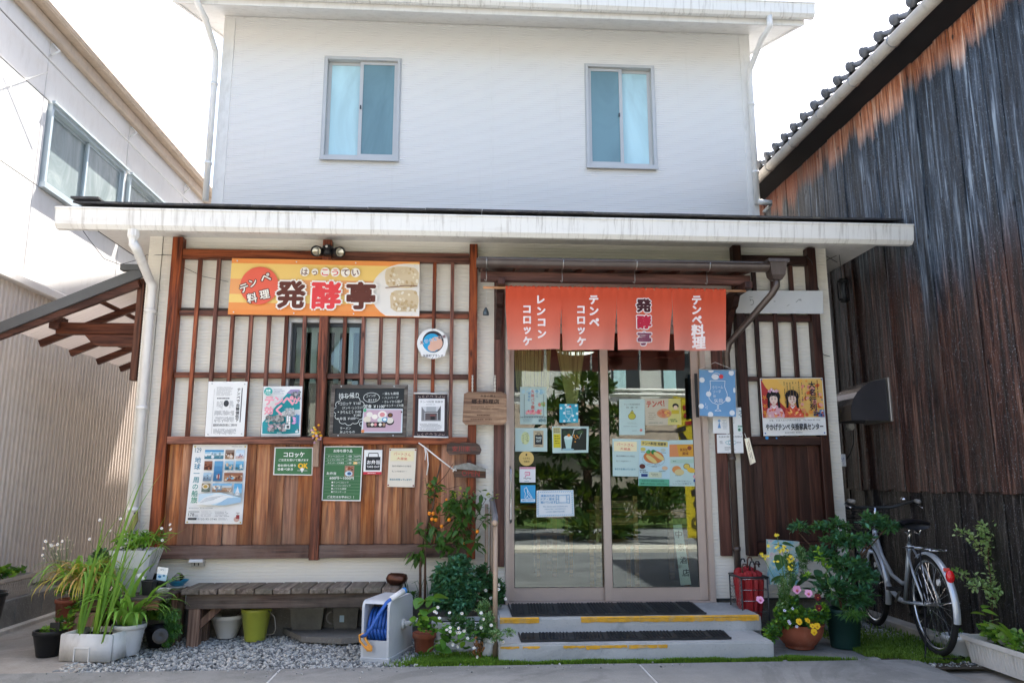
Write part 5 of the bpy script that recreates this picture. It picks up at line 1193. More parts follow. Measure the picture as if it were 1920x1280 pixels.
p = Print(o, q, YP2, 62, 86); p.poly([(0, 8), (58, 8), (59, 31), (0, 31)], '#d09a3a'); p.poly([(0, 8), (14, 8), (18, 31), (0, 31)], '#d08a5a'); p.text('無添加', 20, 15, 34, 21, '#7a3f28', .02); p.text('美味', 24, 22, 36, 28, '#7a3f28', .02); p.ell(38, 15, 4, 4, '#8a4a34'); p.rect(2, 36, 46, 43, '#a9c9ba'); p.greek(6, 38, 14, 41, 1, '#5a7a6a'); p.ell(13, 55, 8.5, 7, '#d08f55'); p.ell(18, 60, 9, 6, '#cfc08a'); p.ell(32, 49, 6, 5, '#cfb85a'); p.ring(32, 49, 6, 5, .8, '#3a3a2a', 14); p.ell(40, 56, 8, 5, '#d9b444', 16, .3); p.greek(10, 65, 24, 67, 1, '#6a7a78'); p.text('一口サイズおいしい', 10, 75, 38, 78, '#4a5a6a'); p.text('レンコンが買えて', 6, 80, 40, 83, '#4a5a6a'); p.ell(46, 68, 3, 3, '#cf9aa4'); p.ell(53, 70, 3.6, 3, '#cfc46a'); p.rect(44, 73, 49, 78, '#2f4a8a'); p.blobs(50, 72, 58, 80, 8, 2, ['#9aa86a', '#7a8a5a'], 2); p.done()
def mpp(P): return (Vector(P)-CAM).dot(_f)/FPX
# ================================================================== awning over the door
aw = thing('door_awning', (1.3, -.02, 2.62), 'small timber and metal awning with brown half-round gutter above the orange curtain', 'awning')
ag0, ag1 = atY(893, 505, -.6).x, atY(1440, 520, -.6).x
def halfgutter(x0, x1, yc, zc, r, mat, parent, n=10):
    b = MB(); b.smooth = True; b.mat(mat); vs = []
    for x in (x0, x1):
        for k, rr in ((0, r), (1, r-.006)):
            for i in range(n+1):
                a = pi+pi*i/n; vs.append((x, yc+rr*cos(a), zc+rr*sin(a)))
    m1 = n+1; fs = []
    for i in range(n): fs += [(i, i+1, 2*m1+i+1, 2*m1+i), (m1+i+1, m1+i, 3*m1+i, 3*m1+i+1)]
    fs += [(0, 2*m1, 3*m1, m1), (n, m1+n, 3*m1+n, 2*m1+n)]; b.add(vs, fs)
    for x in (x0, x1): b.add([(x, yc+r*cos(pi+pi*i/n), zc+r*sin(pi+pi*i/n)) for i in range(n+1)], [tuple(range(n+1))])
    b.tube([(x0, yc-r, zc), (x1, yc-r, zc)], .006, 6)
    return b.build('gutter', None, parent)
halfgutter(ag0, ag1, -.6, 2.885, .055, M['brownmetal'], aw)
for px in (912, 1055, 1192, 1328):
    c = atY(px, 500, -.6).x
    b = MB(); b.smooth = True; b.mat(M['steel']); b.tube([(c, -.6+.058*cos(pi+pi*i/8), 2.886+.058*sin(pi+pi*i/8)) for i in range(9)], .005, 5)
    b.tube([(c, -.655, 2.885), (c, -.60, 2.91), (c, -.53, 2.895)], .004, 5); b.tube([(c, -.55, 2.84), (c+.003, -.55, 2.76), (c+.0, -.54, 2.735), (c-.012, -.54, 2.75)], .0035, 5)
    b.build('gutter_hanger', None, aw)
b = MB(); b.mat(M['brownmetal']); b.poly([(ag0+.02, -.57, 2.915), (ag1+.02, -.57, 2.915), (ag1+.02, -.01, 2.985), (ag0+.02, -.01, 2.985)], (0, 0, .012)); b.build('roof_sheet', None, aw)
b = MB(); b.mat(M['darkwoodx']); b.poly([(ag0+.03, -.555, 2.885), (ag1, -.555, 2.885), (ag1, -.012, 2.955), (ag0+.03, -.012, 2.955)], (0, 0, .02)); b.build('roof_board', None, aw)
bm0, bm1 = atY(901, 535, -.5).x, atY(1408, 540, -.5).x
b = MB(); b.mat(wood('awning_beam', '#5f3426', '#3c2018', 'x', '#764535')); b.bbox(bm0, bm1, -.50, -.43, 2.755, 2.83, .004); b.build('front_beam', None, aw)
for i in range(9):
    x = bm0+.03+(bm1-bm0-.06)*i/8
    b = MB(); b.mat(M['postwood']); b.beam((x, -.55, 2.862), (x, -.015, 2.93), .035, .04); b.build('rafter', None, aw)
for px, nx in ((936, 0), (1372, 0)):
    c = atY(px, 560, -.2).x
    b = MB(); b.mat(M['darkwood']); b.bbox(c-.03, c+.03, -.60, -.036, 2.70, 2.755, .004); b.build('bracket_arm', None, aw)
    b = MB(); b.mat(M['darkwood']); b.poly([(c-.025, -.036, 2.36), (c-.025, -.036, 2.70), (c-.025, -.33, 2.70), (c-.025, -.27, 2.62), (c-.025, -.20, 2.60), (c-.025, -.12, 2.5)], (.05, 0, 0)); b.build('knee_brace', None, aw)
# outlet box and raking pipe
oc = atY(1455, 515, -.6)
b = MB(); b.mat(M['brownmetal']); c = oc.x
def frus(b, c, y, z0, z1, a0, a1, d0, d1):
    b.add([(c-a0, y-d0, z0), (c+a0, y-d0, z0), (c+a0, y+d0, z0), (c-a0, y+d0, z0), (c-a1, y-d1, z1), (c+a1, y-d1, z1), (c+a1, y+d1, z1), (c-a1, y+d1, z1)], [(0, 3, 2, 1), (4, 5, 6, 7), (0, 1, 5, 4), (1, 2, 6, 5), (2, 3, 7, 6), (3, 0, 4, 7)])
frus(b, c, -.6, 2.80, 2.90, .055, .07, .055, .065); frus(b, c, -.6, 2.90, 2.925, .085, .085, .078, .078); frus(b, c, -.6, 2.765, 2.80, .035, .055, .035, .055); b.build('outlet_box', None, aw)
e1 = Vector((c, -.6, 2.76)); low = atY(1362, 655, -.06)
pipe([(c, -.6, 2.79), (c, -.6, 2.72), (c-.03, -.57, 2.66), (low.x+.015, -.09, low.z+.05), (low.x, -.06, low.z-.03), (low.x, -.06, .27)], .027, M['brownmetal'], 'downpipe', aw, bands=vbands(low.x, -.06, (2.1, 1.35, .62)))
# curtain pole and cloth
no = thing('noren_curtain', (1.2, -.52, 2.2), 'orange-red split shop curtain of four panels with white and dark lettering over the glass door', 'curtain')
YN = -.535
def pn(px, py): return atY(px, py, YN)
b = MB(); b.smooth = True; b.mat(wood('bamboo_pole', '#b5835a', '#8a5f3f', 'x')); a, c = pn(906, 538), pn(1399, 545); b.tube([(a.x, YN+.012, a.z), (c.x, YN+.012, c.z)], .011, 10); b.build('pole', None, no)
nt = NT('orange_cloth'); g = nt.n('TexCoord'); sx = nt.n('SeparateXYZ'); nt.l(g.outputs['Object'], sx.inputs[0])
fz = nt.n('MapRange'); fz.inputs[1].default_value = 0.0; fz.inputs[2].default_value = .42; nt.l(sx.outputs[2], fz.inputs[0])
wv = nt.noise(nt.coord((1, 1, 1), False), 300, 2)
colr = nt.ramp(fz.outputs[0], [(0, lin('#f6a593')), (.45, lin('#f17f66')), (1, lin('#e85f40'))])  # cloth colour runs from orange-red above to pale pink at the hem
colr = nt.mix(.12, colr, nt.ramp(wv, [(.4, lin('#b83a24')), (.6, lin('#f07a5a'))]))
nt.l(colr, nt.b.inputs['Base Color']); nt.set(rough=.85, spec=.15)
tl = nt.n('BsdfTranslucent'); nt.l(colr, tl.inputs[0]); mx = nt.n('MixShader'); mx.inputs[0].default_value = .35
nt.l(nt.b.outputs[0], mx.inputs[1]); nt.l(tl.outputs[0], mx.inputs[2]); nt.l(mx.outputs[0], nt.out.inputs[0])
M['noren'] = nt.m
tops = [(948, 1052), (1052, 1156), (1156, 1260), (1260, 1361)]; bots = [(952, 1049), (1056, 1152), (1158.5, 1255), (1264, 1360)]
def nwave(x, v, k):
    """depth of the cloth at x (0..1 across a panel), v 0 top..1 bottom"""
    return .017*v*sin(x*5.2+k*1.7)+.006*sin(x*13+k)*v + .003*sin(x*40+k*3)*max(0, 1-v*4) + .022*(v-.25)*(v > .25)*sin(k*2.1)*.6 - .012*math.exp(-((x-0)**2+(v-.33)**2)/.02)*(k > 0) - .012*math.exp(-((x-1)**2+(v-.33)**2)/.02)*(k < 3)
def ncoord(k, x, v):
    t0, t1 = tops[k]; b0, b1 = bots[k]; vv = max(0, (v-.33)/.67)
    xl = t0+(b0-t0)*(vv**.8 if k or 1 else 0); xr = t1+(b1-t1)*(vv**.8)
    ytop = 538+(t0+(t1-t0)*x-948)*.0145; ybot = 655+(t0-948)*.006
    px, py = xl+(xr-xl)*x, ytop+(ybot-ytop)*v
    p = pn(px, py); return Vector((p.x, YN+nwave(x, v, k), p.z))
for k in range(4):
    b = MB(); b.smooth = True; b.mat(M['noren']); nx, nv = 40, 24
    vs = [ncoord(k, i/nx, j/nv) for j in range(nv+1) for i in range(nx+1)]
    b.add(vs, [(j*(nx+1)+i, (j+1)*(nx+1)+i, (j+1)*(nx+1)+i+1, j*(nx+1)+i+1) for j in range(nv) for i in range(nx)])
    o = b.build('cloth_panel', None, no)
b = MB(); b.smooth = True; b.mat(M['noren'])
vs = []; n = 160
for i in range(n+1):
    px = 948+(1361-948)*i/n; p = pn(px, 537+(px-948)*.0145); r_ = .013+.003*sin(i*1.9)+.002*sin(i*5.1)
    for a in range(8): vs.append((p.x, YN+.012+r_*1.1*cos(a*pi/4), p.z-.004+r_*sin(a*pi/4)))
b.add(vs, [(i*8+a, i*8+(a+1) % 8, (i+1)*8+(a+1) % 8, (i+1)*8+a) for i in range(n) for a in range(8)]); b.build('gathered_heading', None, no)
def PN(k, lift=.005):
    def P(px, py):
        t0, t1 = tops[k]; x = (px-t0)/(t1-t0); v = (py-540)/(656-540)
        p = pn(px, py); return Vector((p.x, YN+nwave(min(1, max(0, x)), v, k)-lift, p.z))
    return P
CW = flat('dye_white', '#ecdcd6', .8); CD = flat('dye_maroon', '#452126', .8); CR = flat('dye_red', '#b5283f', .8); CP = flat('dye_plum', '#7b4456', .8)  # plum of the third character is paler than the maroon of the first
tb = MB(); vtext(tb, 'レンコン', 1014, 551, 637, 18, 0, CW, .05, 2, P=PN(0)); vtext(tb, 'コロッケ', 988, 570, 649, 18, 0, CW, .05, 1, P=PN(0))
tb.build('lettering', None, no); tb = MB(); vtext(tb, 'テンペ', 1113, 552, 615, 19, 0, CW, .05, 1, P=PN(1)); vtext(tb, 'コロッケ', 1089, 571, 650, 18, 0, CW, .05, 1, P=PN(1))
tb.build('lettering', None, no); tb = MB()
for i, (ch, cc) in enumerate(zip('発酵亭', (CD, CR, CP))):
    text(tb, ch, 1190+i*1, 558+i*31, 1223, 588+i*31, 0, CW, .11, P=PN(2)); text(tb, ch, 1192+i*1, 560+i*31, 1221, 586+i*31, 0, cc, .06, P=PN(2, .0065))
tb.build('lettering', None, no); tb = MB(); vtext(tb, 'テンペ', 1306, 554, 608, 19, 0, CW, .05, 1, P=PN(3)); vtext(tb, '料理', 1309, 609, 653, 25, 0, CW, .045, 2, P=PN(3))
tb.build('lettering', None, no)
# small cast ornament hanging by the awning
a = atY(911, 583, -.12); ch = thing('wind_chime', tuple(a), 'small blue-grey metal wind chime hanging on a thread beside the awning', 'chime')
b = MB(); b.smooth = True; b.mat(plain('chime_iron', '#5c6c78', .4, .5)); b.lathe([(.026, -.035), (.024, -.01), (.016, .015), (.006, .03), (.001, .032)], a, 12); b.build('bell', None, ch)
b = MB(); b.mat(M['white']); b.tube([a+Vector((0, 0, .03)), (a.x+.004, a.y-.1, 2.76)], .0015, 4); b.build('thread', None, ch)
# ================================================================== spotlights
sp = thing('twin_spotlight', tuple(atY(614, 480, -.12)), 'black twin spotlight with motion sensor above the orange name board', 'light')
c = atY(614, 469, -.13)
b = MB(); b.smooth = True; b.mat(M['black']); b.lathe([(.03, -.05), (.045, -.035), (.05, .0), (.042, .03), (.02, .045), (.001, .048)], c, 14); b.build('sensor_body', None, sp)
b = MB(); b.smooth = True; b.mat(M['white']); b.sphere(c+Vector((0, -.05, .018)), .011, 8, 6); b.build('sensor_eye', None, sp)
def lamp_head(px, py, dx):
    c2 = atY(px, py, -.17); d = Vector((dx, -1, -.25)).normalized(); q = d.to_track_quat('Z', 'Y').to_matrix()
    b = MB(); b.smooth = True; b.mat(M['black']); b.lathe([(.022, -.09), (.04, -.08), (.045, -.02), (.047, .02), (.04, .021), (.036, .004)], c2, 16, M=q); o = b.build('lamp_head', None, sp); ORG[o.name] = ORG[sp.name]
    b = MB(); b.smooth = True; b.mat(plain('reflector', '#d8d5c6', .15, .6)); b.lathe([(.001, -.012), (.02, -.006), (.0365, .008)], c2, 16, M=q, close=False); b.build('lens', None, o)
    b = MB(); b.smooth = True; b.mat(M['black']); b.tube([c2-d*.05, c], .012, 8); b.build('arm', None, sp)
lamp_head(594, 471, -.15); lamp_head(636, 473, .75)
# ================================================================== hanging boards by the door
YH = -.125
def wooden_sign(name, pts, Y, mat, label, th=.022):
    return sheet_thing(name, pts, Y, mat, label, 'sign', None, th)
signwood = wood('old_sign_wood', '#a07a58', '#6b4a35', 'x', '#c09a72', grey=('#5f4636', .35))
pts = [(870, 738), (878, 734), (940, 734), (950, 739), (950, 789), (945, 796), (873, 796), (867, 790)]
o = wooden_sign('hanging_wooden_sign', pts, YH, signwood, 'large brown wooden board hanging on two ropes left of the door')
q = [(868, 734), (950, 734), (950, 796), (868, 796)]; p = Print(o, q, YH, 82, 62, name='brush_lettering')
p.text('矢掛の郷土', 33, 6, 62, 10.5, '#33241c', .02); p.text('郷土料理店', 16, 14, 68, 23, '#2a1d17', .03); p.greek(15, 26, 70, 34, 2, '#5a3d2d', False, .8, .3); p.greek(26, 42, 58, 46, 1, '#5a3d2d', False, .9, .4); p.greek(14, 50, 66, 54, 1, '#5a3d2d', False, .8, .4); p.done()
for px0, px1 in ((886, 884), (928, 928)):
    a, c = atY(px0, 704, YH+.02), atY(px1, 735, YH+.02)
    b = MB(); b.smooth = True; b.mat(plain('rope_white', '#d0cbc0', .9, bump=.3))
    for s_ in (-1, 1): b.tube([(a.x+s_*.004*cos(k*1.2), YH+.0+.004*sin(k*1.2)*s_, a.z+(c.z-a.z)*k/12) for k in range(13)], .0045, 6)
    b.build('rope', None, o)
pts = [(838, 832), (846, 829), (862, 831), (866, 829), (893, 830), (899, 834), (903, 843), (900, 851), (895, 852), (868, 850), (843, 853), (837, 845)]
darksign = wood('dark_sign_wood', '#4d372b', '#33241c', 'x', '#6b5141', grey=('#5c524a', .3))
o = wooden_sign('small_wooden_sign', pts, YH, darksign, 'small dark wooden plaque with faded red characters under the large hanging board', .02)
p = Print(o, [(837, 829), (903, 829), (903, 853), (837, 853)], YH, 66, 24, name='red_lettering')
for i, ch in enumerate('安川家'): p.text(ch, 11+i*12, 7, 21+i*12, 17, '#a53a36', .0)
p.greek(48, 9, 57, 15, 2, '#8a3a34', False, .9, .3); p.done()
pts = [(849, 878), (911, 879), (911, 896), (851, 894)]
o = wooden_sign('open_sign', pts, YH, darksign, 'weathered roofed wooden plaque reading OPEN in faded red tied with white string', .02)
a, c = atY(850, 876, YH), atY(911, 881, YH); m_ = atY(878, 869, YH)
b = MB(); b.mat(plain('weathered_cap', '#80807a', .9, var=.3, scale=30, bump=.4)); b.poly([(a.x, YH-.03, a.z-.01), (c.x, YH-.03, c.z-.01), (c.x, YH-.03, c.z+.012), (m_.x, YH-.03, m_.z+.01), (a.x, YH-.03, a.z+.012)], (0, .07, 0)); b.build('roof_cap', None, o)
p = Print(o, pts, YH, 62, 17, name='red_lettering'); p.text('OPEN', 16, 3, 50, 14, '#a03a38', .0, .02); p.done()
b = MB(); b.smooth = True; b.mat(M['dkmetal']); b.tube([(a.x+.09, YH-.02, a.z+.0), (m_.x, YH-.0, m_.z+.03), (c.x-.05, YH-.02, c.z+.01)], .003, 5); b.build('hanging_wire', None, o)
rp = plain('white_cord', '#e5e2dd', .8)
b = MB(); b.smooth = True; b.mat(rp)
def hang(b, pts2, r=.004, n=6): b.tube([atY(x, y, Y) for x, y, Y in pts2], r, n)
hang(b, [(785, 830, -.1), (799, 840, -.13), (820, 857, -.14), (850, 880, -.15)], .006); hang(b, [(797, 838, -.12), (801, 850, -.13), (803, 870, -.13), (800, 890, -.13)], .005); hang(b, [(796, 838, -.13), (798, 850, -.14), (797, 862, -.14)], .004); hang(b, [(850, 880, -.15), (856, 882, -.16), (853, 876, -.15), (849, 884, -.15)], .005)
tag(b.build('cord'), 'white cord tied from the lattice to the OPEN plaque with a loose end hanging', 'cord')
# flower posy with wooden stick
pz_ = atY(592, 875, -.14); fl = thing('flower_posy', tuple(pz_), 'small posy of yellow and pink flowers on a wooden stick fixed to the middle post', 'flowers')
a, c = atY(588, 825, -.11), atY(597, 875, -.11); b = MB(); b.mat(wood('raw_stick', '#a08672', '#7d6656', 'z')); b.bbox(a.x, c.x, -.115, -.095, c.z, a.z, .003); b.build('stick', None, fl)
R = random.Random(3)
for i in range(34):
    x, y = R.gauss(594, 5), R.gauss(814, 6); cc = R.choice(['#e6c33a', '#f0d860', '#e9a92a', '#c9a3b5', '#b890b0', '#8aa04a', '#e8cf6a']); a = atY(x, y, -.14-R.random()*.03)
    b = MB(); b.smooth = True; b.mat(ink(cc)); b.sphere(a, R.uniform(.008, .014), 6, 4, (1, 1, .8)); b.build('blossom', None, fl)
# sensor / vent box under the rail
a, c = atY(359, 1037, -.05), atY(381, 1062, -.05)
vb = thing('wall_socket_box', (a.x, -.02, c.z), 'small pale outdoor socket box under the lattice bottom rail', 'socket box')
b = MB(); b.mat(plain('socket_grey', '#b9b5ac', .5)); b.bbox(a.x, c.x, -.05, -.005, c.z, a.z-.05, .004); b.build('base', None, vb)
b = MB(); b.mat(M['white']); b.add([(a.x, -.005, a.z), (c.x, -.005, a.z), (c.x+.004, -.09, a.z-.055), (a.x-.004, -.09, a.z-.055), (a.x, -.005, a.z-.06), (c.x, -.005, a.z-.06), (c.x+.004, -.09, a.z-.065), (a.x-.004, -.09, a.z-.065)], [(0, 1, 2, 3)[::-1], (4, 5, 6, 7), (3, 2, 6, 7), (0, 3, 7, 4), (1, 5, 6, 2), (0, 4, 5, 1)]); b.build('cover', None, vb)
for sx_ in (.03, .06):
    b = MB(); b.mat(M['black']); b.box(a.x+sx_-.004, a.x+sx_+.004, -.052, -.05, c.z+.01, c.z+.03); b.build('outlet', None, vb)

# ================================================================== side canopy on the left
cn = thing('side_canopy', (-2.72, 0, 2.4), 'dark framed lean-to canopy with translucent sheets over the passage left of the shop', 'canopy')
XE, ZE, XT, ZT = -3.74, 2.395, -2.73, 2.83
frame_m = wood('canopy_wood', '#63392a', '#40231a', 'x', '#7a4a36'); sheet_m = NT('translucent_sheet')
sheet_m.set(color=lin('#cfc5bd'), rough=.4, spec=.4); tl = sheet_m.n('BsdfTranslucent'); tl.inputs[0].default_value = (*lin('#e3d6cc'), 1); mx = sheet_m.n('MixShader'); mx.inputs[0].default_value = .6
sheet_m.l(sheet_m.b.outputs[0], mx.inputs[1]); sheet_m.l(tl.outputs[0], mx.inputs[2]); sheet_m.l(mx.outputs[0], sheet_m.out.inputs[0]); sheet_m = sheet_m.m
for y in (.0, .53, 1.06, 1.6, 2.13):
    b = MB(); b.mat(frame_m); b.beam((XE-.03, y, ZE-.013), (XT, y, ZT), .04, .06); b.build('rafter', None, cn)
for u in (.22, .6):
    x, z = XE+(XT-XE)*u, ZE+(ZT-ZE)*u+.045
    b = MB(); b.mat(frame_m); b.beam((x, -.02, z), (x, 2.2, z), .03, .03); b.build('purlin', None, cn)
for i in range(4):
    y0 = .0+i*.545; b = MB(); b.mat(sheet_m); n = 9; b.smooth = False
    vs = []
    for k in range(n*2+1):
        yy = y0+.54*k/(n*2); dz = .006*(k % 2)
        vs += [(XE-.08, yy, ZE-.034+.068+dz), (XT+.02, yy, ZT+.07+dz)]
    b.add(vs, [(2*k, 2*k+1, 2*k+3, 2*k+2) for k in range(n*2)]); b.build('roof_sheet', None, cn)
b = MB(); b.mat(plain('canopy_edge_metal', '#5d5f60', .5, .2, var=.1)); b.beam((XE-.12, -.045, ZE-.02), (XT+.02, -.045, ZT+.065), .03, .085); b.box(XT-.14, XT+.03, -.07, -.0, ZT+.08, ZT+.13); b.build('edge_trim', None, cn)
b = MB(); b.mat(frame_m); b.beam((XE-.1, -.01, ZE-.055), (XT+.0, -.01, ZT-.02), .045, .075); b.build('verge_rafter', None, cn)
b = MB(); b.mat(frame_m); b.bbox(-3.52, XT, .28, .36, 2.43, 2.53, .006); b.build('main_beam', None, cn)
b = MB(); b.mat(frame_m); b.poly([(-3.28, .29, 2.425), (XT, .29, 2.425), (XT, .29, 2.33), (-3.16, .29, 2.33), (-3.22, .29, 2.36)], (0, .06, 0)); b.build('corbel', None, cn)
b = MB(); b.mat(frame_m); b.bbox(-3.56, -3.48, .24, .40, 2.47, 2.60, .004); b.bbox(-3.54, -3.5, -.02, 2.2, 2.535, 2.565, .004) if 0 else None; b.build('beam_end', None, cn)
b = MB(); b.mat(wood('canopy_post', '#5f3a2a', '#3f241a', 'z')); b.bbox(-2.755, -2.70, .02, .10, 2.0, 2.86, .003); b.build('wall_post', None, cn)
# ================================================================== steps, mats, handrail
for (x0, x1, y0, y1, z0, z1, lab, nm) in ((.246, 2.135, -.995, -.6, -.06, .107, 'lower concrete step with worn yellow edge and a black rubber mat', 'lower'), (.262, 2.2, -.627, -.03, .107, .214, 'upper concrete step at the door sill with bright yellow painted edge', 'upper')):
    bm = bmesh.new(); bmesh.ops.create_cube(bm, size=1)
    for v in bm.verts: v.co = Vector(((x0+x1)/2+v.co.x*(x1-x0), (y0+y1)/2+v.co.y*(y1-y0), (z0+z1)/2+v.co.z*(z1-z0)))
    bmesh.ops.subdivide_edges(bm, edges=[e for e in bm.edges if abs((e.verts[0].co-e.verts[1].co).x) > .5], cuts=30)
    bmesh.ops.bevel(bm, geom=[e for e in bm.edges if abs(e.verts[0].co.z-z1) < 1e-4 and abs(e.verts[1].co.z-z1) < 1e-4 or abs((e.verts[0].co-e.verts[1].co).z) > .05], offset=.012, segments=2, affect='EDGES')
    for v in bm.verts: v.co += noise.noise_vector(v.co*9)*.003
    b = MB(); b.mat(M['step']); b.frombm(bm); o = b.build('concrete_step'); tag(o, lab, 'step')
    if nm == 'upper': 
        b = MB(); b.mat(M['step']); b.box(.3, 2.25, -.03, .1, 0, .2); b.box(.3, 2.2, -.6, 0, .0, .105); b.build('step_core', None, o)
    R = random.Random(6 if nm == 'upper' else 9); x = x0+.01
    yp = plain('yellow_line_'+nm, '#d9a32e', .7, var=.2, scale=20, rnd=.08, dirt=('#a8a698', .7))
    while x < x1-.03:
        l = R.uniform(.05, .22) if nm == 'lower' else R.uniform(.15, .5)
        skip = (nm == 'upper' and .56 < x < .62) or (nm == 'lower' and (.42 < x < .62 or x > 1.42 or R.random() < .2))
        xe = min(x+l, x1-.02)
        if nm == 'upper' and x < .56 < xe: xe = .555
        if not skip:
            n = 8; zt = z1-.010; hb = .027 if nm == 'upper' else .024*R.uniform(.6, 1.1)
            top = [(x+(xe-x)*k/n, y0-.0045, zt-R.uniform(0, .003)) for k in range(n+1)]; bot = [(x+(xe-x)*k/n, y0-.0045, zt-hb+R.uniform(-.004, .004)) for k in range(n+1)]
            b = MB(); b.mat(yp); b.add(top+bot, [(k, n+1+k, n+2+k, k+1) for k in range(n)])
            if nm == 'upper': b.add([(x, y0+.012, z1+.0015), (xe, y0+.012, z1+.0015), (xe, y0-.003, zt), (x, y0-.003, zt)], [(3, 2, 1, 0)])
            b.build('yellow_edge_paint', None, o)
        x = xe+(R.uniform(.0, .03) if nm == 'lower' else .001)
        if nm == 'upper' and abs(xe-.555) < .01: x = .615
def mat_thing(x0, x1, y0, y1, z, lab, sk):
    b = MB(); b.mat(M['rubber']); b.poly([(x0, y0, z), (x1, y0, z), (x1+sk, y1, z), (x0+sk*.5, y1, z)], (0, 0, .006)); o = b.build('rubber_mat'); tag(o, lab, 'mat', 'black rubber mats on the steps')
    b = MB(); b.mat(M['rubber']); nx = int((x1-x0)/.024); ny = int((y1-y0)/.024)
    for i in range(nx):
        for j in range(ny):
            cx, cy = x0+(i+.5)*(x1-x0)/nx+sk*(j/ny)*.6, y0+(j+.5)*(y1-y0)/ny; blk = int(i//5)
            if (i % 10) == 4: continue
            w_, d_ = ((.008, .004) if (blk % 2) else (.0045, .009))
            b.box(cx-w_, cx+w_, cy-d_, cy+d_, z+.006, z+.0125)
    # raised rim
    b.box(x0, x1, y0-.001, y0+.008, z+.0005, z+.014); b.box(x0, x0+.008, y0, y1, z+.0005, z+.013)
    b.build('tread_studs', None, o, stuff=True); return o
M['rubber'] = plain('black_rubber', '#1e2124', .6, var=.3, scale=8, dirt=('#55585a', .35))
mat_thing(.36, 1.80, -.59, -.06, .217, 'large black studded rubber mat on the upper step at the door', .05); mat_thing(.40, 1.86, -.935, -.655, .110, 'narrow black studded rubber mat on the lower step', .04)
hr = thing('handrail', (.24, -.85, 0), 'beige metal handrail with grey grip beside the steps', 'handrail')
f0 = atY(929, 1000, -.86).x; r0_ = atY(917, 960, -.12).x
M['railpaint'] = plain('beige_rail_paint', '#a8937f', .4, .2, dirt=('#6a5c50', .4))
b = MB(); b.smooth = True; b.mat(M['railpaint']); b.tube([(f0, -.86, -.02), (f0, -.86, .88)], .0175, 12); b.build('front_post', None, hr)
for dx in (0, -.04):
    b = MB(); b.smooth = True; b.mat(M['railpaint']); b.tube([(f0+.0+dx, -.10, .1), (f0+.0+dx, -.10, 1.0)], .015, 12); b.build('rear_post', None, hr)
b = MB(); b.smooth = True; b.mat(plain('grey_grip', '#6f6f73', .4)); gz0, gz1 = atY(928, 980, -.97).z, atY(922, 930, -.12).z; gx0 = atY(928, 980, -.97).x
b.tube([(f0, -.08, 1.03), (f0, -.14, 1.035), (f0, -.8, .93), (gx0, -.97, gz0)], .021, 14); b.build('grip', None, hr)
b = MB(); b.smooth = True; b.mat(M['railpaint']); b.sphere((gx0, -.975, gz0-.002), .0225, 12, 8); b.build('end_cap', None, hr)

# ================================================================== bench
bn = thing('wooden_bench', (-1.27, -.2, 0), 'long low weathered plank bench in front of the shop', 'bench')
for i in range(12):
    w_ = 1.60/12; x = -2.07+w_*i; R = random.Random(i)
    b = MB(); b.mat(M['greywood']); b.bbox(x+.004, x+w_-.004, -.405+R.uniform(-.004, .004), -.03, .362, .4+R.uniform(-.002, .002), .005); b.build('plank', None, bn)
b = MB(); b.mat(M['greywoodx']); b.bbox(-2.04, -.51, -.36, -.32, .255, .361, .004); b.build('front_apron', None, bn)
b = MB(); b.mat(M['greywoodx']); b.bbox(-2.04, -.51, -.10, -.06, .255, .361, .004); b.build('rear_apron', None, bn)
for x in (-2.02, -.62):
    for y in (-.325, -.13):
        b = MB(); b.mat(M['legwood']); b.bbox(x, x+.085, y-.03, y+.05, -.02, .30, .006); b.build('leg', None, bn)
    s_ = 1 if x < -1 else -1
    b = MB(); b.mat(M['legwood']); b.beam((x+.04+s_*.03, -.30, .13), (x+.04+s_*.19, -.30, .28), .05, .05, (0, 1, 0)); b.build('brace', None, bn)
# copper bowl on the bench
c = Vector((-.50, -.26, .40)); bw = thing('copper_bowl', tuple(c), 'dented brown copper pot lying on the right end of the bench', 'bowl')
b = MB(); b.smooth = True; b.mat(plain('tarnished_copper', '#5a3c30', .3, .7, var=.3, scale=12)); b.lathe([(.001, .0), (.05, .004), (.08, .03), (.085, .05), (.07, .075), (.05, .085), (.045, .08), (.06, .06), (.062, .04), (.04, .02), (.001, .018)], c, 20, 1.0, .85, close=False)
for i, v in enumerate(b.v): b.v[i] = tuple(Vector(v)+noise.noise_vector(Vector(v)*14)*.012)
b.build('bowl_body', None, bw)
b = MB(); b.smooth = True; b.mat(M['black']); b.tube([(-.44, -.3, .43), (-.42, -.33, .36), (-.40, -.32, .28), (-.37, -.3, .23)], .004, 5); b.build('hanging_cord', None, bw)
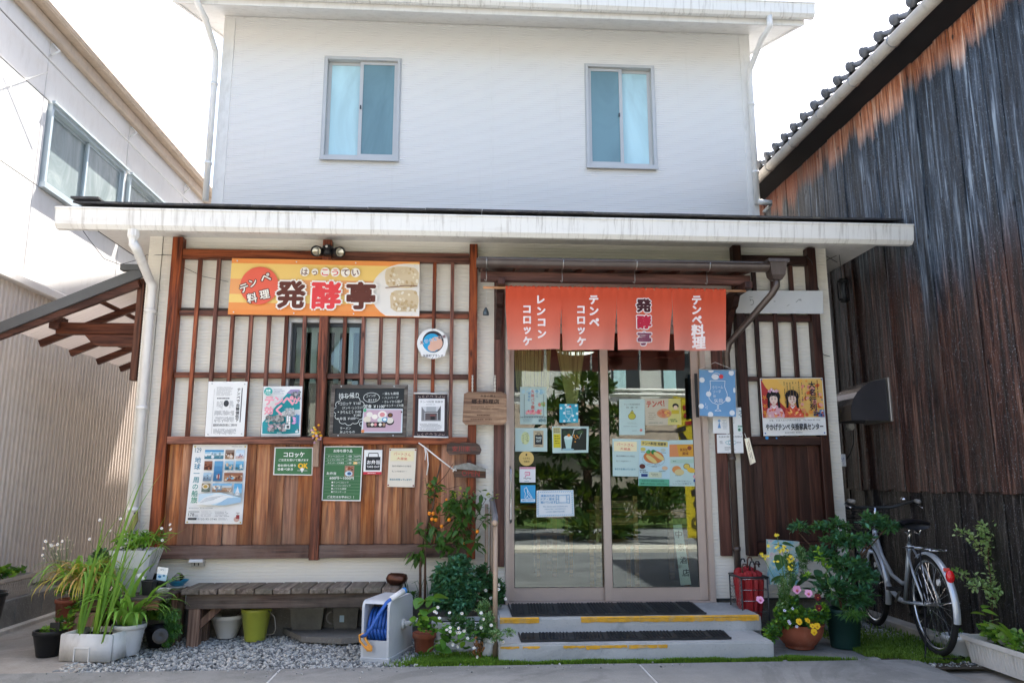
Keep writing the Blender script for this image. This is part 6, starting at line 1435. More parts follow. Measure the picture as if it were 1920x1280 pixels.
# ================================================================== pots
def pot(name, label, base, r0, r1, h, mat, parts=(), rim=.008, soil='#2c241d', cat='pot', n=28, sx=1, sy=1, square=False, ribs=0, rimh=.03, group=None):
    base = Vector(base); t = thing(name, tuple(base), label, cat, group); th = .006
    prof = [(r0*.97, 0), (r0, .004)]
    if ribs:
        for i in range(ribs*2+1): 
            u = (i+.5)/(ribs*2+1)*.86+.05; prof.append((r0+(r1-r0)*u+(.0025 if i % 2 else -.001), h*u))
    prof += [(r0+(r1-r0)*.93, h-rimh), (r1+rim*.8, h-rimh+.002), (r1+rim, h-.004), (r1+rim-.002, h), (r1-th, h), (r1-th-.004, h-.03), (r0*.9, .02)]
    if square:
        sq = lambda r: [(r, r), (-r, r), (-r, -r), (r, -r)]
        b = MB(); b.mat(mat); k = len(prof); ch = .12
        vs = []
        for r, z in prof:
            c_ = r*ch
            for (ax, ay) in ((r, -r+c_), (r, r-c_), (r-c_, r), (-r+c_, r), (-r, r-c_), (-r, -r+c_), (-r+c_, -r), (r-c_, -r)): vs.append(base+Vector((ax*sx, ay*sy, z)))
        b.add(vs, [(i*8+j, i*8+(j+1) % 8, (i+1)*8+(j+1) % 8, (i+1)*8+j) for i in range(k-1) for j in range(8)]+[tuple(range(8))[::-1]])
    else:
        b = MB(); b.smooth = True; b.mat(mat); b.lathe(prof, base, n, sx, sy)
    b.build('pot_body', None, t)
    b = MB(); b.mat(M['soilpot']); m_ = 8 if square else n
    if square: b.box(base.x-(r1-.01)*sx*.96, base.x+(r1-.01)*sx*.96, base.y-(r1-.01)*sy*.96, base.y+(r1-.01)*sy*.96, base.z+h-.05, base.z+h-.028)
    else: b.lathe([(r1*.5, h-.06), (r1-.01, h-.03), (.001, h-.022)], base, n, sx, sy)
    b.build('soil', None, t)
    return t
M['soilpot'] = plain('potting_soil', '#2c241d', .95, var=.5, scale=60, bump=.8)
M['terra'] = plain('terracotta', '#9a5640', .75, var=.15, scale=5, dirt=('#b98f7c', .5), bump=.1)
M['blackpot'] = plain('black_pot', '#15171a', .45, var=.15); M['greenpot'] = plain('dark_green_pot', '#20403c', .45, var=.12)
M['yg'] = plain('yellow_green_glaze', '#a4ac45', .35, var=.06, dirt=('#7e8048', .3)); M['whitepot'] = plain('white_pot', '#d3d6d8', .45, var=.04, dirt=('#8f8c84', .35))
def gpt(px, py): return atZ(px, py, 0)
def onp(px, py, z): return atZ(px, py, z)
M['brightpot'] = plain('glazed_white', '#e9e8e3', .3, var=.03); a = onp(428, 1192, 0); rwp = pot('round_white_pot', 'round white planter pot with dead stems under the bench', (a.x, a.y-.04, 0), .07, .125, .17, M['brightpot'], rim=.003)
a = gpt(478, 1198); yp_ = pot('yellow_green_pot', 'yellow-green tall pot with wire handle under the bench', (a.x, a.y, -.005), .075, .11, .235, M['yg'], rim=.002)
b = MB(); b.smooth = True; b.mat(M['steel']); b.tube([(a.x+.09, a.y-.05, .225), (a.x+.15, a.y-.05, .17), (a.x+.165, a.y-.06, .09), (a.x+.155, a.y-.06, .05), (a.x+.10, a.y-.06, .045)], .003, 5); b.build('wire_handle', None, yp_)
R = random.Random(2)
for i in range(5):
    b = MB(); b.smooth = True; b.mat(M['greywoodx']); aa = onp(428, 1192, 0); ang = R.random()*6.28
    b.tube([(aa.x+.03*cos(ang), aa.y+.03*sin(ang), .13), (aa.x+.07*cos(ang), aa.y+.06*sin(ang), .175), (aa.x+.12*cos(ang), aa.y+.08*sin(ang), .14)], .002, 4); b.build('dead_stem', None, rwp)
# flat slab and two grey boxes
sl2 = MB(); sl2.mat(M['block'])
ptsl = [(530, 1176), (560, 1170), (640, 1166), (690, 1172), (686, 1192), (640, 1196), (565, 1192)]
sl2.poly([atZ(x, y, .05)-Vector((0, 0, .04)) for x, y in ptsl], (0, 0, .04)); tag(sl2.build('flat_stone'), 'flat round stone slab lying on the gravel under the bench', 'stone')
def tub(name, label, px, py, z, w_, d_, h, mat, rot=0):
    a = atZ(px, py, z); t = thing(name, (a.x, a.y, z), label, 'tub'); t.rotation_euler[2] = rot; b = MB(); b.mat(mat); ORG[t.name] = Vector((0, 0, 0)); k = .86
    o_ = [(-w_/2*k, -d_/2*k, 0), (w_/2*k, -d_/2*k, 0), (w_/2*k, d_/2*k, 0), (-w_/2*k, d_/2*k, 0), (-w_/2, -d_/2, h), (w_/2, -d_/2, h), (w_/2, d_/2, h), (-w_/2, d_/2, h)]
    e = .008; i_ = [(x*(1-2*e/w_), y*(1-2*e/d_), max(z_, .008)) for x, y, z_ in o_]
    b.add(o_+i_, [(0, 3, 2, 1), (0, 1, 5, 4), (1, 2, 6, 5), (2, 3, 7, 6), (3, 0, 4, 7), (8, 9, 10, 11), (9, 8, 12, 13), (10, 9, 13, 14), (11, 10, 14, 15), (8, 11, 15, 12), (4, 5, 13, 12), (5, 6, 14, 13), (6, 7, 15, 14), (7, 4, 12, 15)])
    b.build('shell', None, t)
    b = MB(); b.mat(mat); b.box(-w_/2-.006, w_/2+.006, -d_/2-.006, -d_/2-.0005, h-.012, h); b.box(-w_/2-.006, w_/2+.006, d_/2+.0005, d_/2+.006, h-.012, h); b.build('lip', None, t); return t
gp = plain('grey_tub_plastic', '#5f605c', .5, var=.25, dirt=('#8d8a80', .4)); gp2 = plain('dusty_clear_tub', '#6d6d66', .4, var=.3, dirt=('#3b3a36', .5))
tub('grey_plastic_tub', 'dusty grey plastic tub on the slab under the bench, without sticker', 578, 1176, .052, .26, .18, .165, gp2)
t2 = tub('lidded_plastic_tub', 'dark plastic tub with a pale blue sticker under the bench', 650, 1174, .052, .20, .17, .155, gp)
b = MB(); b.mat(ink('#a9c6d6')); b.box(-.045, -.01, -.0865, -.0855, .05, .10); b.build('sticker', None, t2)
b = MB(); b.smooth = True; b.mat(M['steel']); b.tube([(-.10+.045*cos(t_), -.09, .085+.045*sin(t_)) for t_ in [pi/2+pi*k/8 for k in range(9)]], .006, 6); b.build('handle', None, t2)
for px, py, w_, h in ((325, 1195, .10, .20), (520, 1178, .2, .16)):
    a = gpt(px, py)
    b = MB(); b.mat(M['black']); b.bbox(a.x-w_/2, a.x+w_/2, a.y, a.y+.12, 0, h, .01); tag(b.build('dark_storage_box'), 'dark box pushed back %s under the bench' % ('behind the left bench leg' if px < 400 else 'behind the yellow-green pot'), 'box')
# ================================================================== hose reel
hx = thing('hose_reel', tuple(gpt(728, 1240)), 'grey box hose reel with blue hose and orange hook in front of the bench', 'hose reel')
hx.rotation_euler[2] = radians(-17); base = hx.location.copy(); ORG[hx.name] = Vector((0, 0, 0))
gm = plain('pale_grey_plastic', '#bfc4c8', .45, var=.03, scale=3, dirt=('#8d9094', .25))
wd, dp, ht = .20, .44, .385      # local: front face at y=0, right side x=0, width to -x
def prof_face(x0, x1, y0, y1):
    pass
b = MB(); b.mat(gm)
r_ = .05; top = [(0, ht-.10)]
sidep = [(0, 0), (0, ht-r_)]+[(r_-r_*cos(a), ht-r_+r_*sin(a)) for a in [radians(v) for v in (15, 35, 55, 75, 90)]]+[(dp-r_, ht), (dp-.015, ht-.02), (dp, ht-r_), (dp, 0)]
def side(xa, xb):
    n = len(sidep); vs = [(xa, y, z) for y, z in sidep]+[(xb, y, z) for y, z in sidep]
    return vs, n
# right and left cheeks
for xa, xb in ((-.016, 0), (-wd, -wd+.016)):
    bb_ = MB(); bb_.mat(gm); bb_.poly([(xb, y, z) for y, z in sidep], (xa-xb, 0, 0)); bb_.build('side_panel', None, hx)
vs, n = side(-wd+.0165, -.0165)
hid = [i for i in range(n-1)]
b = MB(); b.mat(gm); b.box(-wd+.0165, -.0165, 0.0, .012, 0, .13); b.build('front_panel', None, hx)
b = MB(); b.mat(gm); b.add(vs, [(i+1, i, n+i, n+i+1) for i in range(3, n-1)]); b.build('hood', None, hx)
b = MB(); b.mat(gm); b.bbox(-wd-.006, .006, -.006, dp+.006, -.02, .02, .004); b.build('base_skirt', None, hx)
b = MB(); b.mat(M['dkmetal']); b.box(-wd+.017, -.017, .16, .3, .02, ht-.03); b.build('drum', None, hx)
blue = plain('blue_hose', '#2f5fb0', .35, var=.06, rnd=.05)
for k in range(6):
    x = -wd+.035+k*.026; b = MB(); b.smooth = True; b.mat(blue); c_ = Vector((x, .16, .20)); b.tube([c_+Vector((.004*sin(j), -.125*cos(2*pi*j/24)*1.0, .115*sin(2*pi*j/24))) for j in range(25)], .0115, 8, closed=False); b.build('hose_coil', None, hx)
b = MB(); b.smooth = True; b.mat(blue); b.tube([(-.19, -.02, .16), (-.15, -.045, .17), (-.11, -.04, .22), (-.07, -.02, .30), (-.03, .02, .375), (.0, .06, .405)], .012, 8); b.build('hose_end', None, hx)
b = MB(); b.smooth = True; b.mat(M['white']); b.tube([(-.012, .04, .395), (.015, .1, .415), (.03, .16, .43)], [.018, .02, .021], 12); b.build('connector', None, hx)
b = MB(); b.smooth = True; b.mat(ink('#3f87c9')); b.tube([(.03, .16, .43), (.035, .18, .435)], .022, 12); b.build('connector_cap', None, hx)
b = MB(); b.smooth = True; b.mat(ink('#e8a24a')); pts_ = [(-.175, -.03, .175), (-.20, -.03, .165), (-.195, -.03, .13), (-.15, -.03, .085), (-.115, -.03, .075), (-.12, -.03, .10), (-.155, -.03, .14), (-.16, -.03, .165)]; b.tube(pts_, .008, 6, closed=True); b.build('hook', None, hx)
b = MB(); b.mat(ink('#e8a24a')); b.bbox(-.15, -.105, -.035, -.02, .065, .105, .01); b.build('hook_tongue', None, hx)
b = MB(); b.smooth = True; b.mat(M['whitepot']); b.cyl((-.001, .24, .2), (.02, .24, .2), .035, n=18); b.tube([(.02, .24, .2), (.06, .25, .21), (.15, .3, .235)], [.02, .017, .015], 10); b.build('crank', None, hx)

# ================================================================== things on the alley side
# dark downpipe at the corner with paper label
pc = atY(1570, 790, .35)
ap = thing('alley_downpipe', (3.27, .3, 0), 'dark grey downpipe in the alley with a small paper label', 'pipe')
b = MB(); b.smooth = True; b.mat(M['dkmetal']); b.tube([(3.27, .3, .1), (3.27, .3, 1.75), (3.255, .32, 1.95), (3.25, .4, 2.1)], .038, 14); b.build('pipe', None, ap)
b = MB(); b.smooth = True; b.mat(M['dkmetal']); b.tube([(3.27, .3, 1.70), (3.27, .3, 1.78)], .044, 14); b.build('collar', None, ap)
a, c = atY(1567, 851, .25), atY(1587, 874, .25); b = MB(); b.mat(M['paper']); b.box(a.x, c.x, .252, .256, c.z, a.z); o = b.build('paper_label', None, ap)
b = MB(); text(b, '水やり', 1572, 856, 1583, 871, .2505, ink('#3a5a9a')); b.build('label_writing', None, ap)
b = MB(); b.mat(M['white']); a = atY(1592, 780, .5); b.bbox(a.x-.025, a.x+.03, .45, .55, a.z-.13, a.z+.16, .02); tag(b.build('meter_box'), 'slim white meter box behind the alley downpipe', 'box')
b = MB(); b.smooth = True; b.mat(M['black']); b.tube([atY(x, y, .55) for x, y in ((1594, 790), (1600, 805), (1601, 830), (1594, 850), (1588, 860))], .005, 5); tag(b.build('black_cable'), 'black cable looping below the slim meter box', 'cable')
# hanging lantern-like cage
lc = atY(1581, 545, .15); lg = thing('cage_lamp', tuple(lc), 'black cylindrical cage lamp hanging in the alley near the eave', 'lamp')
for dz, rr in ((.085, .05), (.1, .035), (-.085, .05), (-.1, .03)):
    b = MB(); b.smooth = True; b.mat(M['black']); b.cyl(lc+Vector((0, 0, dz-.008)), lc+Vector((0, 0, dz+.008)), rr, n=16); b.build('cap_ring', None, lg)
for k in range(12):
    b = MB(); b.mat(M['black']); a = 2*pi*k/12; b.tube([lc+Vector((.047*cos(a), .047*sin(a), -.085)), lc+Vector((.047*cos(a), .047*sin(a), .085))], .0025, 4); b.build('cage_bar', None, lg)
b = MB(); b.smooth = True; b.mat(plain('lamp_core', '#5a6066', .3, .3)); b.tube([lc+Vector((0, 0, -.08)), lc+Vector((0, 0, .08))], .018, 10)
for k in range(8): b.tube([lc+Vector((.03*cos(t_), .03*sin(t_), -.07+k*.02)) for t_ in [2*pi*j/10 for j in range(10)]], .002, 4, closed=True)
b.build('grid_core', None, lg)
b = MB(); b.smooth = True; b.mat(M['black']); b.tube([lc+Vector((0, 0, .1)), lc+Vector((0, .02, .35)), (3.35, .3, 3.2)], .003, 4); b.build('hanging_wire', None, lg)
for lab_, pts3 in (('straight thin cable from the right lattice post to the alley', [(1526, 470, -.02), (1545, 478, .1), (1570, 492, .3)]), ('thin cable hanging down the right lattice post to the blank plate', [(1510, 478, -.09), (1522, 490, -.09), (1530, 530, -.05), (1536, 545, -.03)]), ('short looping cable at the right eave corner', [(1528, 492, -.02), (1540, 500, .1), (1553, 485, .25)])):
    b = MB(); b.smooth = True; b.mat(M['dkmetal']); b.tube([atY(x, y, Y) for x, y, Y in pts3], .003, 4); tag(b.build('eave_cable'), lab_, 'cable')
for nm, pts3, lab in (('wall_wire', [(155, 432, -.3), (172, 455, -.2), (195, 485, -.1), (225, 496, 0), (255, 488, .0), (275, 478, 0), (300, 478, -.01), (340, 479, -.01)], 'thin wire drooping from the left gutter end to the lattice'), ('wall_wire', [(346, 502, -.02), (380, 518, -.02), (428, 528, -.03)], 'thin wire behind the lattice left of the name board')):
    b = MB(); b.smooth = True; b.mat(M['dkmetal']); b.tube([atY(x, y, Y) for x, y, Y in pts3], .0025, 4); tag(b.build(nm), lab, 'wire')
b = MB(); b.smooth = True; b.mat(M['dkmetal']); pts3 = [(1528, 640), (1533, 655), (1545, 665), (1556, 668)]; b.tube([atY(x, y, -.02) for x, y in pts3], .003, 4); tag(b.build('wall_wire'), 'short wire curling out at the right corner below the blank plate', 'wire')

# ================================================================== bicycle
bk = thing('city_bicycle', (3.285, -1.0, 0), 'silver city bicycle standing in the alley mouth beside the charred boards', 'bicycle')
bk.rotation_euler = (0, 0, radians(-8)); ORG[bk.name] = Vector((0, 0, 0))
silver = plain('silver_paint', '#bcc3ca', .3, .45, var=.05, rnd=.02); RW = .335; WB = 1.10
def wheel(y, name='wheel'):
    t = MB(); t.smooth = True; t.mat(M['blacktyre']); t.tube([(0, y+(RW-.018)*cos(a), RW+(RW-.018)*sin(a)) for a in [2*pi*k/48 for k in range(48)]], .0195, 10, closed=True); o = t.build(name, None, bk)
    t = MB(); t.smooth = True; t.mat(M['chrome']); R1, R2 = RW-.032, RW-.052
    n = 48; vs = []
    for k in range(n):
        a = 2*pi*k/n
        for (rr, xx) in ((R1, -.013), (R1, .013), (R2, .009), (R2, -.009)): vs.append((xx, y+rr*cos(a), RW+rr*sin(a)))
    t.add(vs, [(k*4+j, k*4+(j+1) % 4, ((k+1) % n)*4+(j+1) % 4, ((k+1) % n)*4+j) for k in range(n) for j in range(4)]); t.build('rim', None, o)
    for k in range(32):
        a = 2*pi*k/32; s_ = 1 if k % 2 else -1; a2 = a+(.9 if (k//2) % 2 else -.9)
        t = MB(); t.mat(M['chrome']); t.tube([(s_*.028, y+.02*cos(a2), RW+.02*sin(a2)), (s_*.002, y+R2*cos(a), RW+R2*sin(a))], .0016, 3, cap=False); t.build('spoke', None, o)
    t = MB(); t.smooth = True; t.mat(M['steel']); t.cyl((-.05, y, RW), (.05, y, RW), .014, n=10); t.cyl((-.032, y, RW), (-.027, y, RW), .026, n=14); t.cyl((.027, y, RW), (.032, y, RW), .026, n=14); t.build('hub', None, o)
    t = MB(); t.mat(M['white']); aa = 2.2; t.cyl((-.006, y+.2*cos(aa), RW+.2*sin(aa)), (.006, y+.2*cos(aa), RW+.2*sin(aa)), .022, n=12); t.build('spoke_reflector', None, o)
    return o
M['blacktyre'] = plain('tyre_rubber', '#1b1c1d', .75, var=.15)
wheel(0); wheel(WB)
def bt(pts, r, mat=None, name='frame_tube', n=10, parent=None):
    b = MB(); b.smooth = True; b.mat(mat or silver); b.tube(pts, r, n); return b.build(name, None, parent or bk)
BB_ = Vector((0, .455, .285)); ST = Vector((0, .295, .72)); H0, H1 = Vector((0, .985, .60)), Vector((0, .935, .78))
bt([BB_, ST], .015); bt([H0, H1], .019, name='head_tube')
bt([H0+Vector((0, -.0, .02)), (0, .86, .46), (0, .70, .335), (0, .55, .285), BB_], .019); bt([H1+Vector((0, -.0, -.02)), (0, .83, .585), (0, .66, .455), (0, .48, .415), (0, .40, .43)], .0155)
for s_ in (-1, 1):
    bt([BB_+Vector((s_*.02, 0, 0)), (s_*.045, .3, .30), (s_*.055, 0, RW)], .0095, name='chainstay'); bt([(s_*.02, .30, .70), (s_*.05, .15, .52), (s_*.055, 0, RW)], .008, name='seatstay')
    bt([(s_*.03, .985, .62), (s_*.045, 1.0, .58), (s_*.05, 1.06, .42), (s_*.05, WB, RW)], .011, name='fork_blade')
bt([(-.045, .985, .60), (.045, .985, .60)], .014, name='fork_crown')
bt([ST, (0, .265, .83)], .0125, M['chrome'], 'seat_post')
b = MB(); b.smooth = True; b.mat(M['black'])
vs = []; secs = [(.13, .095, .0), (.155, .105, .012), (.20, .10, .02), (.26, .075, .02), (.33, .04, .014), (.39, .022, .004), (.405, .01, -.006)]
for (y, w_, dz) in secs:
    for a in range(12):
        t_ = 2*pi*a/12; vs.append((w_*cos(t_), y, .865+dz+(.022 if sin(t_) > 0 else .034)*sin(t_)))
b.add(vs, [(i*12+a, i*12+(a+1) % 12, (i+1)*12+(a+1) % 12, (i+1)*12+a) for i in range(len(secs)-1) for a in range(12)]+[tuple(range(12)), tuple(range(len(vs)-1, len(vs)-13, -1))]); b.build('saddle', None, bk)
for s_ in (-1, 1):
    b = MB(); b.smooth = True; b.mat(M['chrome']); b.tube([(s_*.04+.0, .17, .835), (s_*.04, .2, .80), (s_*.035, .26, .81)], .009, 6); b.build('saddle_spring', None, bk)
# handlebar
bt([H1, (0, .915, .88), (0, .885, .965)], .012, M['chrome'], 'stem')
hb_pts = [(-.25, .66, 1.02), (-.265, .74, 1.025), (-.24, .86, 1.00), (-.14, .92, .965), (0, .895, .965), (.14, .92, .965), (.24, .86, 1.00), (.265, .74, 1.025), (.25, .66, 1.02)]
hb = bt(hb_pts, .0115, M['dkmetal'], 'handlebar'); ORG[hb.name] = ORG[bk.name]
for s_ in (-1, 1):
    b = MB(); b.smooth = True; b.mat(plain('grey_grip_b', '#8d8a86', .5)); b.tube([(s_*.252, .645, 1.019), (s_*.264, .735, 1.024)], .0165, 10); b.build('grip', None, hb)
    b = MB(); b.smooth = True; b.mat(M['chrome']); b.tube([(s_*.262, .80, 1.01), (s_*.285, .77, .995), (s_*.285, .70, .98), (s_*.275, .65, .972)], .006, 6); b.build('brake_lever', None, hb)
b = MB(); b.smooth = True; b.mat(M['chrome']); b.lathe([(.026, 0), (.028, .008), (.02, .022), (.001, .028)], (.22, .85, 1.025), 14); b.build('bell', None, hb)
for s_ in (-1, 1): bt([(s_*.26, .8, 1.0), (s_*.16, .98, 1.0), (0, 1.05, .9), (s_*.02, 1.03, .66)], .003, M['black'], 'brake_cable', 5)
# fenders
def fender(y, a0, a1, name='fender', Rf=RW+.016):
    b = MB(); b.smooth = True; b.mat(silver); n = 26; pr = [(-.024, -.012), (-.017, 0), (0, .006), (.017, 0), (.024, -.012)]; vs = []
    for k in range(n+1):
        a = a0+(a1-a0)*k/n
        for x, dr in pr: vs.append((x, y+(Rf+dr)*cos(a), RW+(Rf+dr)*sin(a)))
    b.add(vs, [(k*5+j, k*5+j+1, (k+1)*5+j+1, (k+1)*5+j) for k in range(n) for j in range(4)]); return b.build(name, None, bk)
fender(0, radians(60), radians(192)); fender(WB, radians(10), radians(150)); fender(WB, radians(150), radians(200))
for s_ in (-1, 1): bt([(s_*.04, 0, RW), (s_*.028, (RW+.01)*cos(radians(170)), RW+(RW+.01)*sin(radians(170)))], .003, M['chrome'], 'fender_stay', 6)
b = MB(); b.smooth = True; b.mat(plain('red_lens', '#c8141c', .15, var=.1, spec=.8)); ta = radians(143); tc = Vector((0, (RW+.035)*cos(ta), RW+(RW+.035)*sin(ta))); b.sphere(tc, .034, 14, 10, (.85, .7, 1.25)); b.build('tail_reflector', None, bk)
b = MB(); b.mat(ink('#d9564e')); b.box(-.018, .018, tc.y+.035, tc.y+.05, tc.z+.03, tc.z+.05); b.build('reflective_tape', None, bk)
# rack
for s_ in (-1, 1):
    bt([(s_*.06, .27, .70), (s_*.06, -.15, .715), (s_*.05, -.17, .715)], .0055, M['chrome'], 'rack_rail', 6); bt([(s_*.06, -.02, .71), (s_*.06, 0, RW)], .005, M['black'], 'rack_stay', 6)
for y in (-.16, -.05, .08, .2): bt([(-.06, y, .712), (.06, y, .712)], .004, M['chrome'], 'rack_bar', 5)
# drive
b = MB(); b.smooth = True; b.mat(M['dkmetal']); b.cyl((.05, .455, .285), (.056, .455, .285), .085, n=24); b.build('chainring', None, bk)
b = MB(); b.mat(M['black']); b.poly([(.06, .53, .33), (.06, .50, .375), (.06, .1, .385), (.06, .0, .36), (.06, .0, .31), (.06, .46, .235)], (.008, 0, 0)); b.build('chain_guard', None, bk)
for s_, dy, dz in ((-1, -.13, .11), (1, .13, -.11)):
    bt([(s_*.07, .455, .285), (s_*.08, .455+dy, .285+dz)], .009, M['steel'], 'crank_arm', 8)
    b = MB(); b.mat(M['black']); cx, cy, cz = s_*.125, .455+dy, .285+dz
    b.box(cx-.045, cx+.045, cy-.035, cy-.025, cz-.012, cz+.012); b.box(cx-.045, cx+.045, cy+.025, cy+.035, cz-.012, cz+.012)
    for k in (-.04, 0, .04): b.box(cx+k-.006, cx+k+.006, cy-.0249, cy+.0249, cz-.009, cz+.009)
    b.build('pedal', None, bk)
bt([(-.055, 0, .31), (-.10, -.05, .02), (-.13, -.10, .006), (-.05, -.135, .006), (.05, -.135, .006), (.13, -.10, .006), (.10, -.05, .02), (.055, 0, .31)], .0065, M['black'], 'stand', 8)
# basket
bs = MB(); bs.mat(M['black'])
def rr(k, z0, w0, d0):
    return [(-w0, 1.02, z0), (w0, 1.02, z0), (w0, 1.02+d0, z0), (-w0, 1.02+d0, z0)]
o = None
for j in range(8):
    u = j/7; w_, d_, z_ = .12+.05*u, .19+.06*u, .74+.21*u
    q_ = rr(0, z_, w_, d_)
    b = MB(); b.mat(M['black']); b.tube(q_, .0035 if 0 < j < 7 else .006, 5, closed=True)
    if o is None: o = b.build('basket', None, bk); ORG[o.name] = ORG[bk.name]
    else: b.build('wire_ring', None, o)
for side_ in range(4):
    for k in range(8):
        u = k/8; q0, q1 = rr(0, .74, .12, .19), rr(0, .95, .17, .25)
        p0 = Vector(q0[side_]).lerp(Vector(q0[(side_+1) % 4]), u); p1 = Vector(q1[side_]).lerp(Vector(q1[(side_+1) % 4]), u)
        b = MB(); b.mat(M['black']); b.tube([p0, p1], .0022, 4, cap=False); b.build('upright_wire', None, o)
b = MB(); b.smooth = True; b.mat(plain('lamp_shell', '#c5c8cc', .3, .4)); b.lathe([(.012, -.05), (.028, -.03), (.034, .02), (.03, .03), (.001, .028)], (-.06, 1.10, .60), 14, M=Matrix.Rotation(-pi/2, 3, 'X')); b.build('headlamp', None, bk)
# ================================================================== inside the shop
def tbl(x, y, w_, d_, h, label):
    t = thing('dining_table', (x, y, .21), label, 'table', 'wooden tables inside the shop'); wm = M['tablewood']
    b = MB(); b.mat(wm); b.bbox(x-w_/2, x+w_/2, y-d_/2, y+d_/2, .21+h-.03, .21+h, .004); b.build('table_top', None, t)
    for sx_ in (-1, 1):
        for sy_ in (-1, 1):
            b = MB(); b.mat(wm); cx, cy = x+sx_*(w_/2-.05), y+sy_*(d_/2-.05); b.box(cx-.025, cx+.025, cy-.025, cy+.025, .21, .21+h-.03); b.build('leg', None, t)
M['tablewood'] = wood('honey_table_wood', '#a87444', '#7a4f2c', 'x')
tbl(1.7, 1.2, .9, .6, .68, 'honey coloured wooden table just inside the right door pane'); tbl(.5, 2.0, 1.0, .6, .7, 'honey coloured wooden table deeper inside behind the left door pane')
def chair(x, y, label, face=1):
    t = thing('wooden_chair', (x, y, .21), label, 'chair', 'chairs inside the shop'); wm = M['tablewood']
    b = MB(); b.mat(wm); b.bbox(x-.2, x+.2, y-.2, y+.2, .62, .65, .004); b.build('seat', None, t)
    for sx_ in (-1, 1):
        for sy_ in (-1, 1):
            b = MB(); b.mat(wm); cx, cy = x+sx_*.17, y+sy_*.17; b.box(cx-.018, cx+.018, cy-.018, cy+.018, .21, .62 if sy_ != face else 1.05); b.build('leg', None, t)
    for z in (.8, .95):
        b = MB(); b.mat(wm); b.box(x-.15, x+.15, y+face*.17-.01, y+face*.17+.01, z, z+.06); b.build('back_rail', None, t)
chair(1.35, .62, 'wooden chair before the table behind the right door pane', -1); chair(.95, 1.9, 'wooden chair beside the deeper table', 1)
lp = thing('ceiling_lamp', (1.15, 1.3, 2.5), 'round white ceiling lamp glowing inside behind the top of the left door pane', 'lamp')
em = NT('lamp_glow'); em.b.inputs['Emission Color'].default_value = (1, .95, .85, 1); em.b.inputs['Emission Strength'].default_value = .7; em.set(color=(.9, .9, .85))
b = MB(); b.smooth = True; b.mat(em.m); b.lathe([(.001, -.05), (.15, -.045), (.24, -.01), (.25, .02)], (1.15, 1.3, 2.52), 28, close=False); b.build('diffuser', None, lp)
b = MB(); b.mat(M['white']); b.cyl((1.15, 1.3, 2.54), (1.15, 1.3, 2.9), .02); b.build('stem', None, lp)
# fringe curtain of straw coloured strings gathered in two bunches
R = random.Random(12)
sm_ = flat('straw_string', '#e3cb85', .8); gsm = flat('straw_string_green', '#a8a552', .8)
for (xa, xb, xt, yt, lab) in ((955, 1040, 998, 728, 'bunch of hanging straw strings behind the left door pane, left one'), (1022, 1112, 1072, 762, 'bunch of hanging straw strings tied to a point above the turquoise card')):
    b = MB(); b.mat(sm_)
    for i in range(120):
        u = R.random(); p0 = atY(xa+(xb-xa)*u, 560, .13); p1 = atY(xt+(u-.5)*(16 if yt > 740 else 60), yt+R.uniform(-6, 6), .13); y = .13+R.uniform(-.02, .02)
        md_ = p0.lerp(p1, .5)+Vector(((.5-u)*.01, 0, 0)); b.tube([(p0.x, y, p0.z), (md_.x, y, md_.z), (p1.x, y, p1.z)], .002, 3, cap=False)
    t = b.build('string_curtain', stuff=True); tag(t, lab, 'string curtain')
# yellow banner and a leaning board inside the right pane
def sheet_on(name, pts, Y, mat, label, cat): return sheet_thing(name, pts, Y, mat, label, cat, None, .002)
MY = 7.5
def mirrored(b):
    """turns what is laid out behind the glass into the real thing across the lane that the glass mirrors"""
    b.v = [(x, -(y-.05), z) for x, y, z in b.v]; b.f = [f[::-1] for f in b.f]; return b
nb = thing('yellow_banner', (4.1, -7.45, 0), 'tall yellow banner on a pole across the lane, mirrored in the right door pane', 'banner')
b = MB(); b.mat(flat('banner_yellow', '#b3a022', .7)); b.poly([atY(x, y, MY) for x, y in ((1262, 742), (1300, 748), (1312, 900), (1322, 1008), (1290, 1008), (1284, 900))], (0, .004, 0)); mirrored(b).build('banner_cloth', None, nb)
b = MB()
for pts_, c_ in (([(1280, 760), (1304, 756), (1306, 764), (1282, 768)], '#8c1f1c'), ([(1282, 775), (1308, 772), (1309, 779), (1283, 783)], '#8c1f1c'), ([(1285, 790), (1311, 786), (1312, 794), (1286, 797)], '#8c1f1c'), ([(1266, 804), (1285, 797), (1287, 806), (1268, 812)], '#23211c'), ([(1272, 812), (1280, 810), (1302, 842), (1290, 846)], '#23211c'), ([(1296, 918), (1314, 914), (1315, 924), (1298, 930)], '#23211c'), ([(1300, 940), (1316, 936), (1316, 944), (1302, 950)], '#23211c')): b.pp(pts_, MY-.01, ink(c_))
for r_ in (5, 9): b.pl([(1304+r_*.7*cos(a), 980+r_*1.2*sin(a)) for a in [2*pi*k/14 for k in range(15)]], 2, MY-.012, ink('#23211c'))
mirrored(b).build('banner_print', None, nb)
b = MB(); b.smooth = True; b.mat(M['white']); p0 = atY(1306, 736, MY+.03); b.tube([(p0.x, MY+.03, p0.z), (p0.x+.12, MY+.03, 0)], .014, 6); mirrored(b).build('banner_pole', None, nb)
o = sheet_on('leaning_white_board', [(1262, 984), (1278, 982), (1296, 1095), (1276, 1097)], .14, flat('board_white', '#f0f0ea', .6), 'narrow white board with black characters leaning behind the right door pane', 'sign')
b = MB()
for i, ch in enumerate('中家酒店'): text(b, ch, 1266+i*4.5, 994+i*24, 1279+i*4.5, 1008+i*24, .1385, ink('#2c2f2c'), .02)
b.build('brush_writing', None, o)

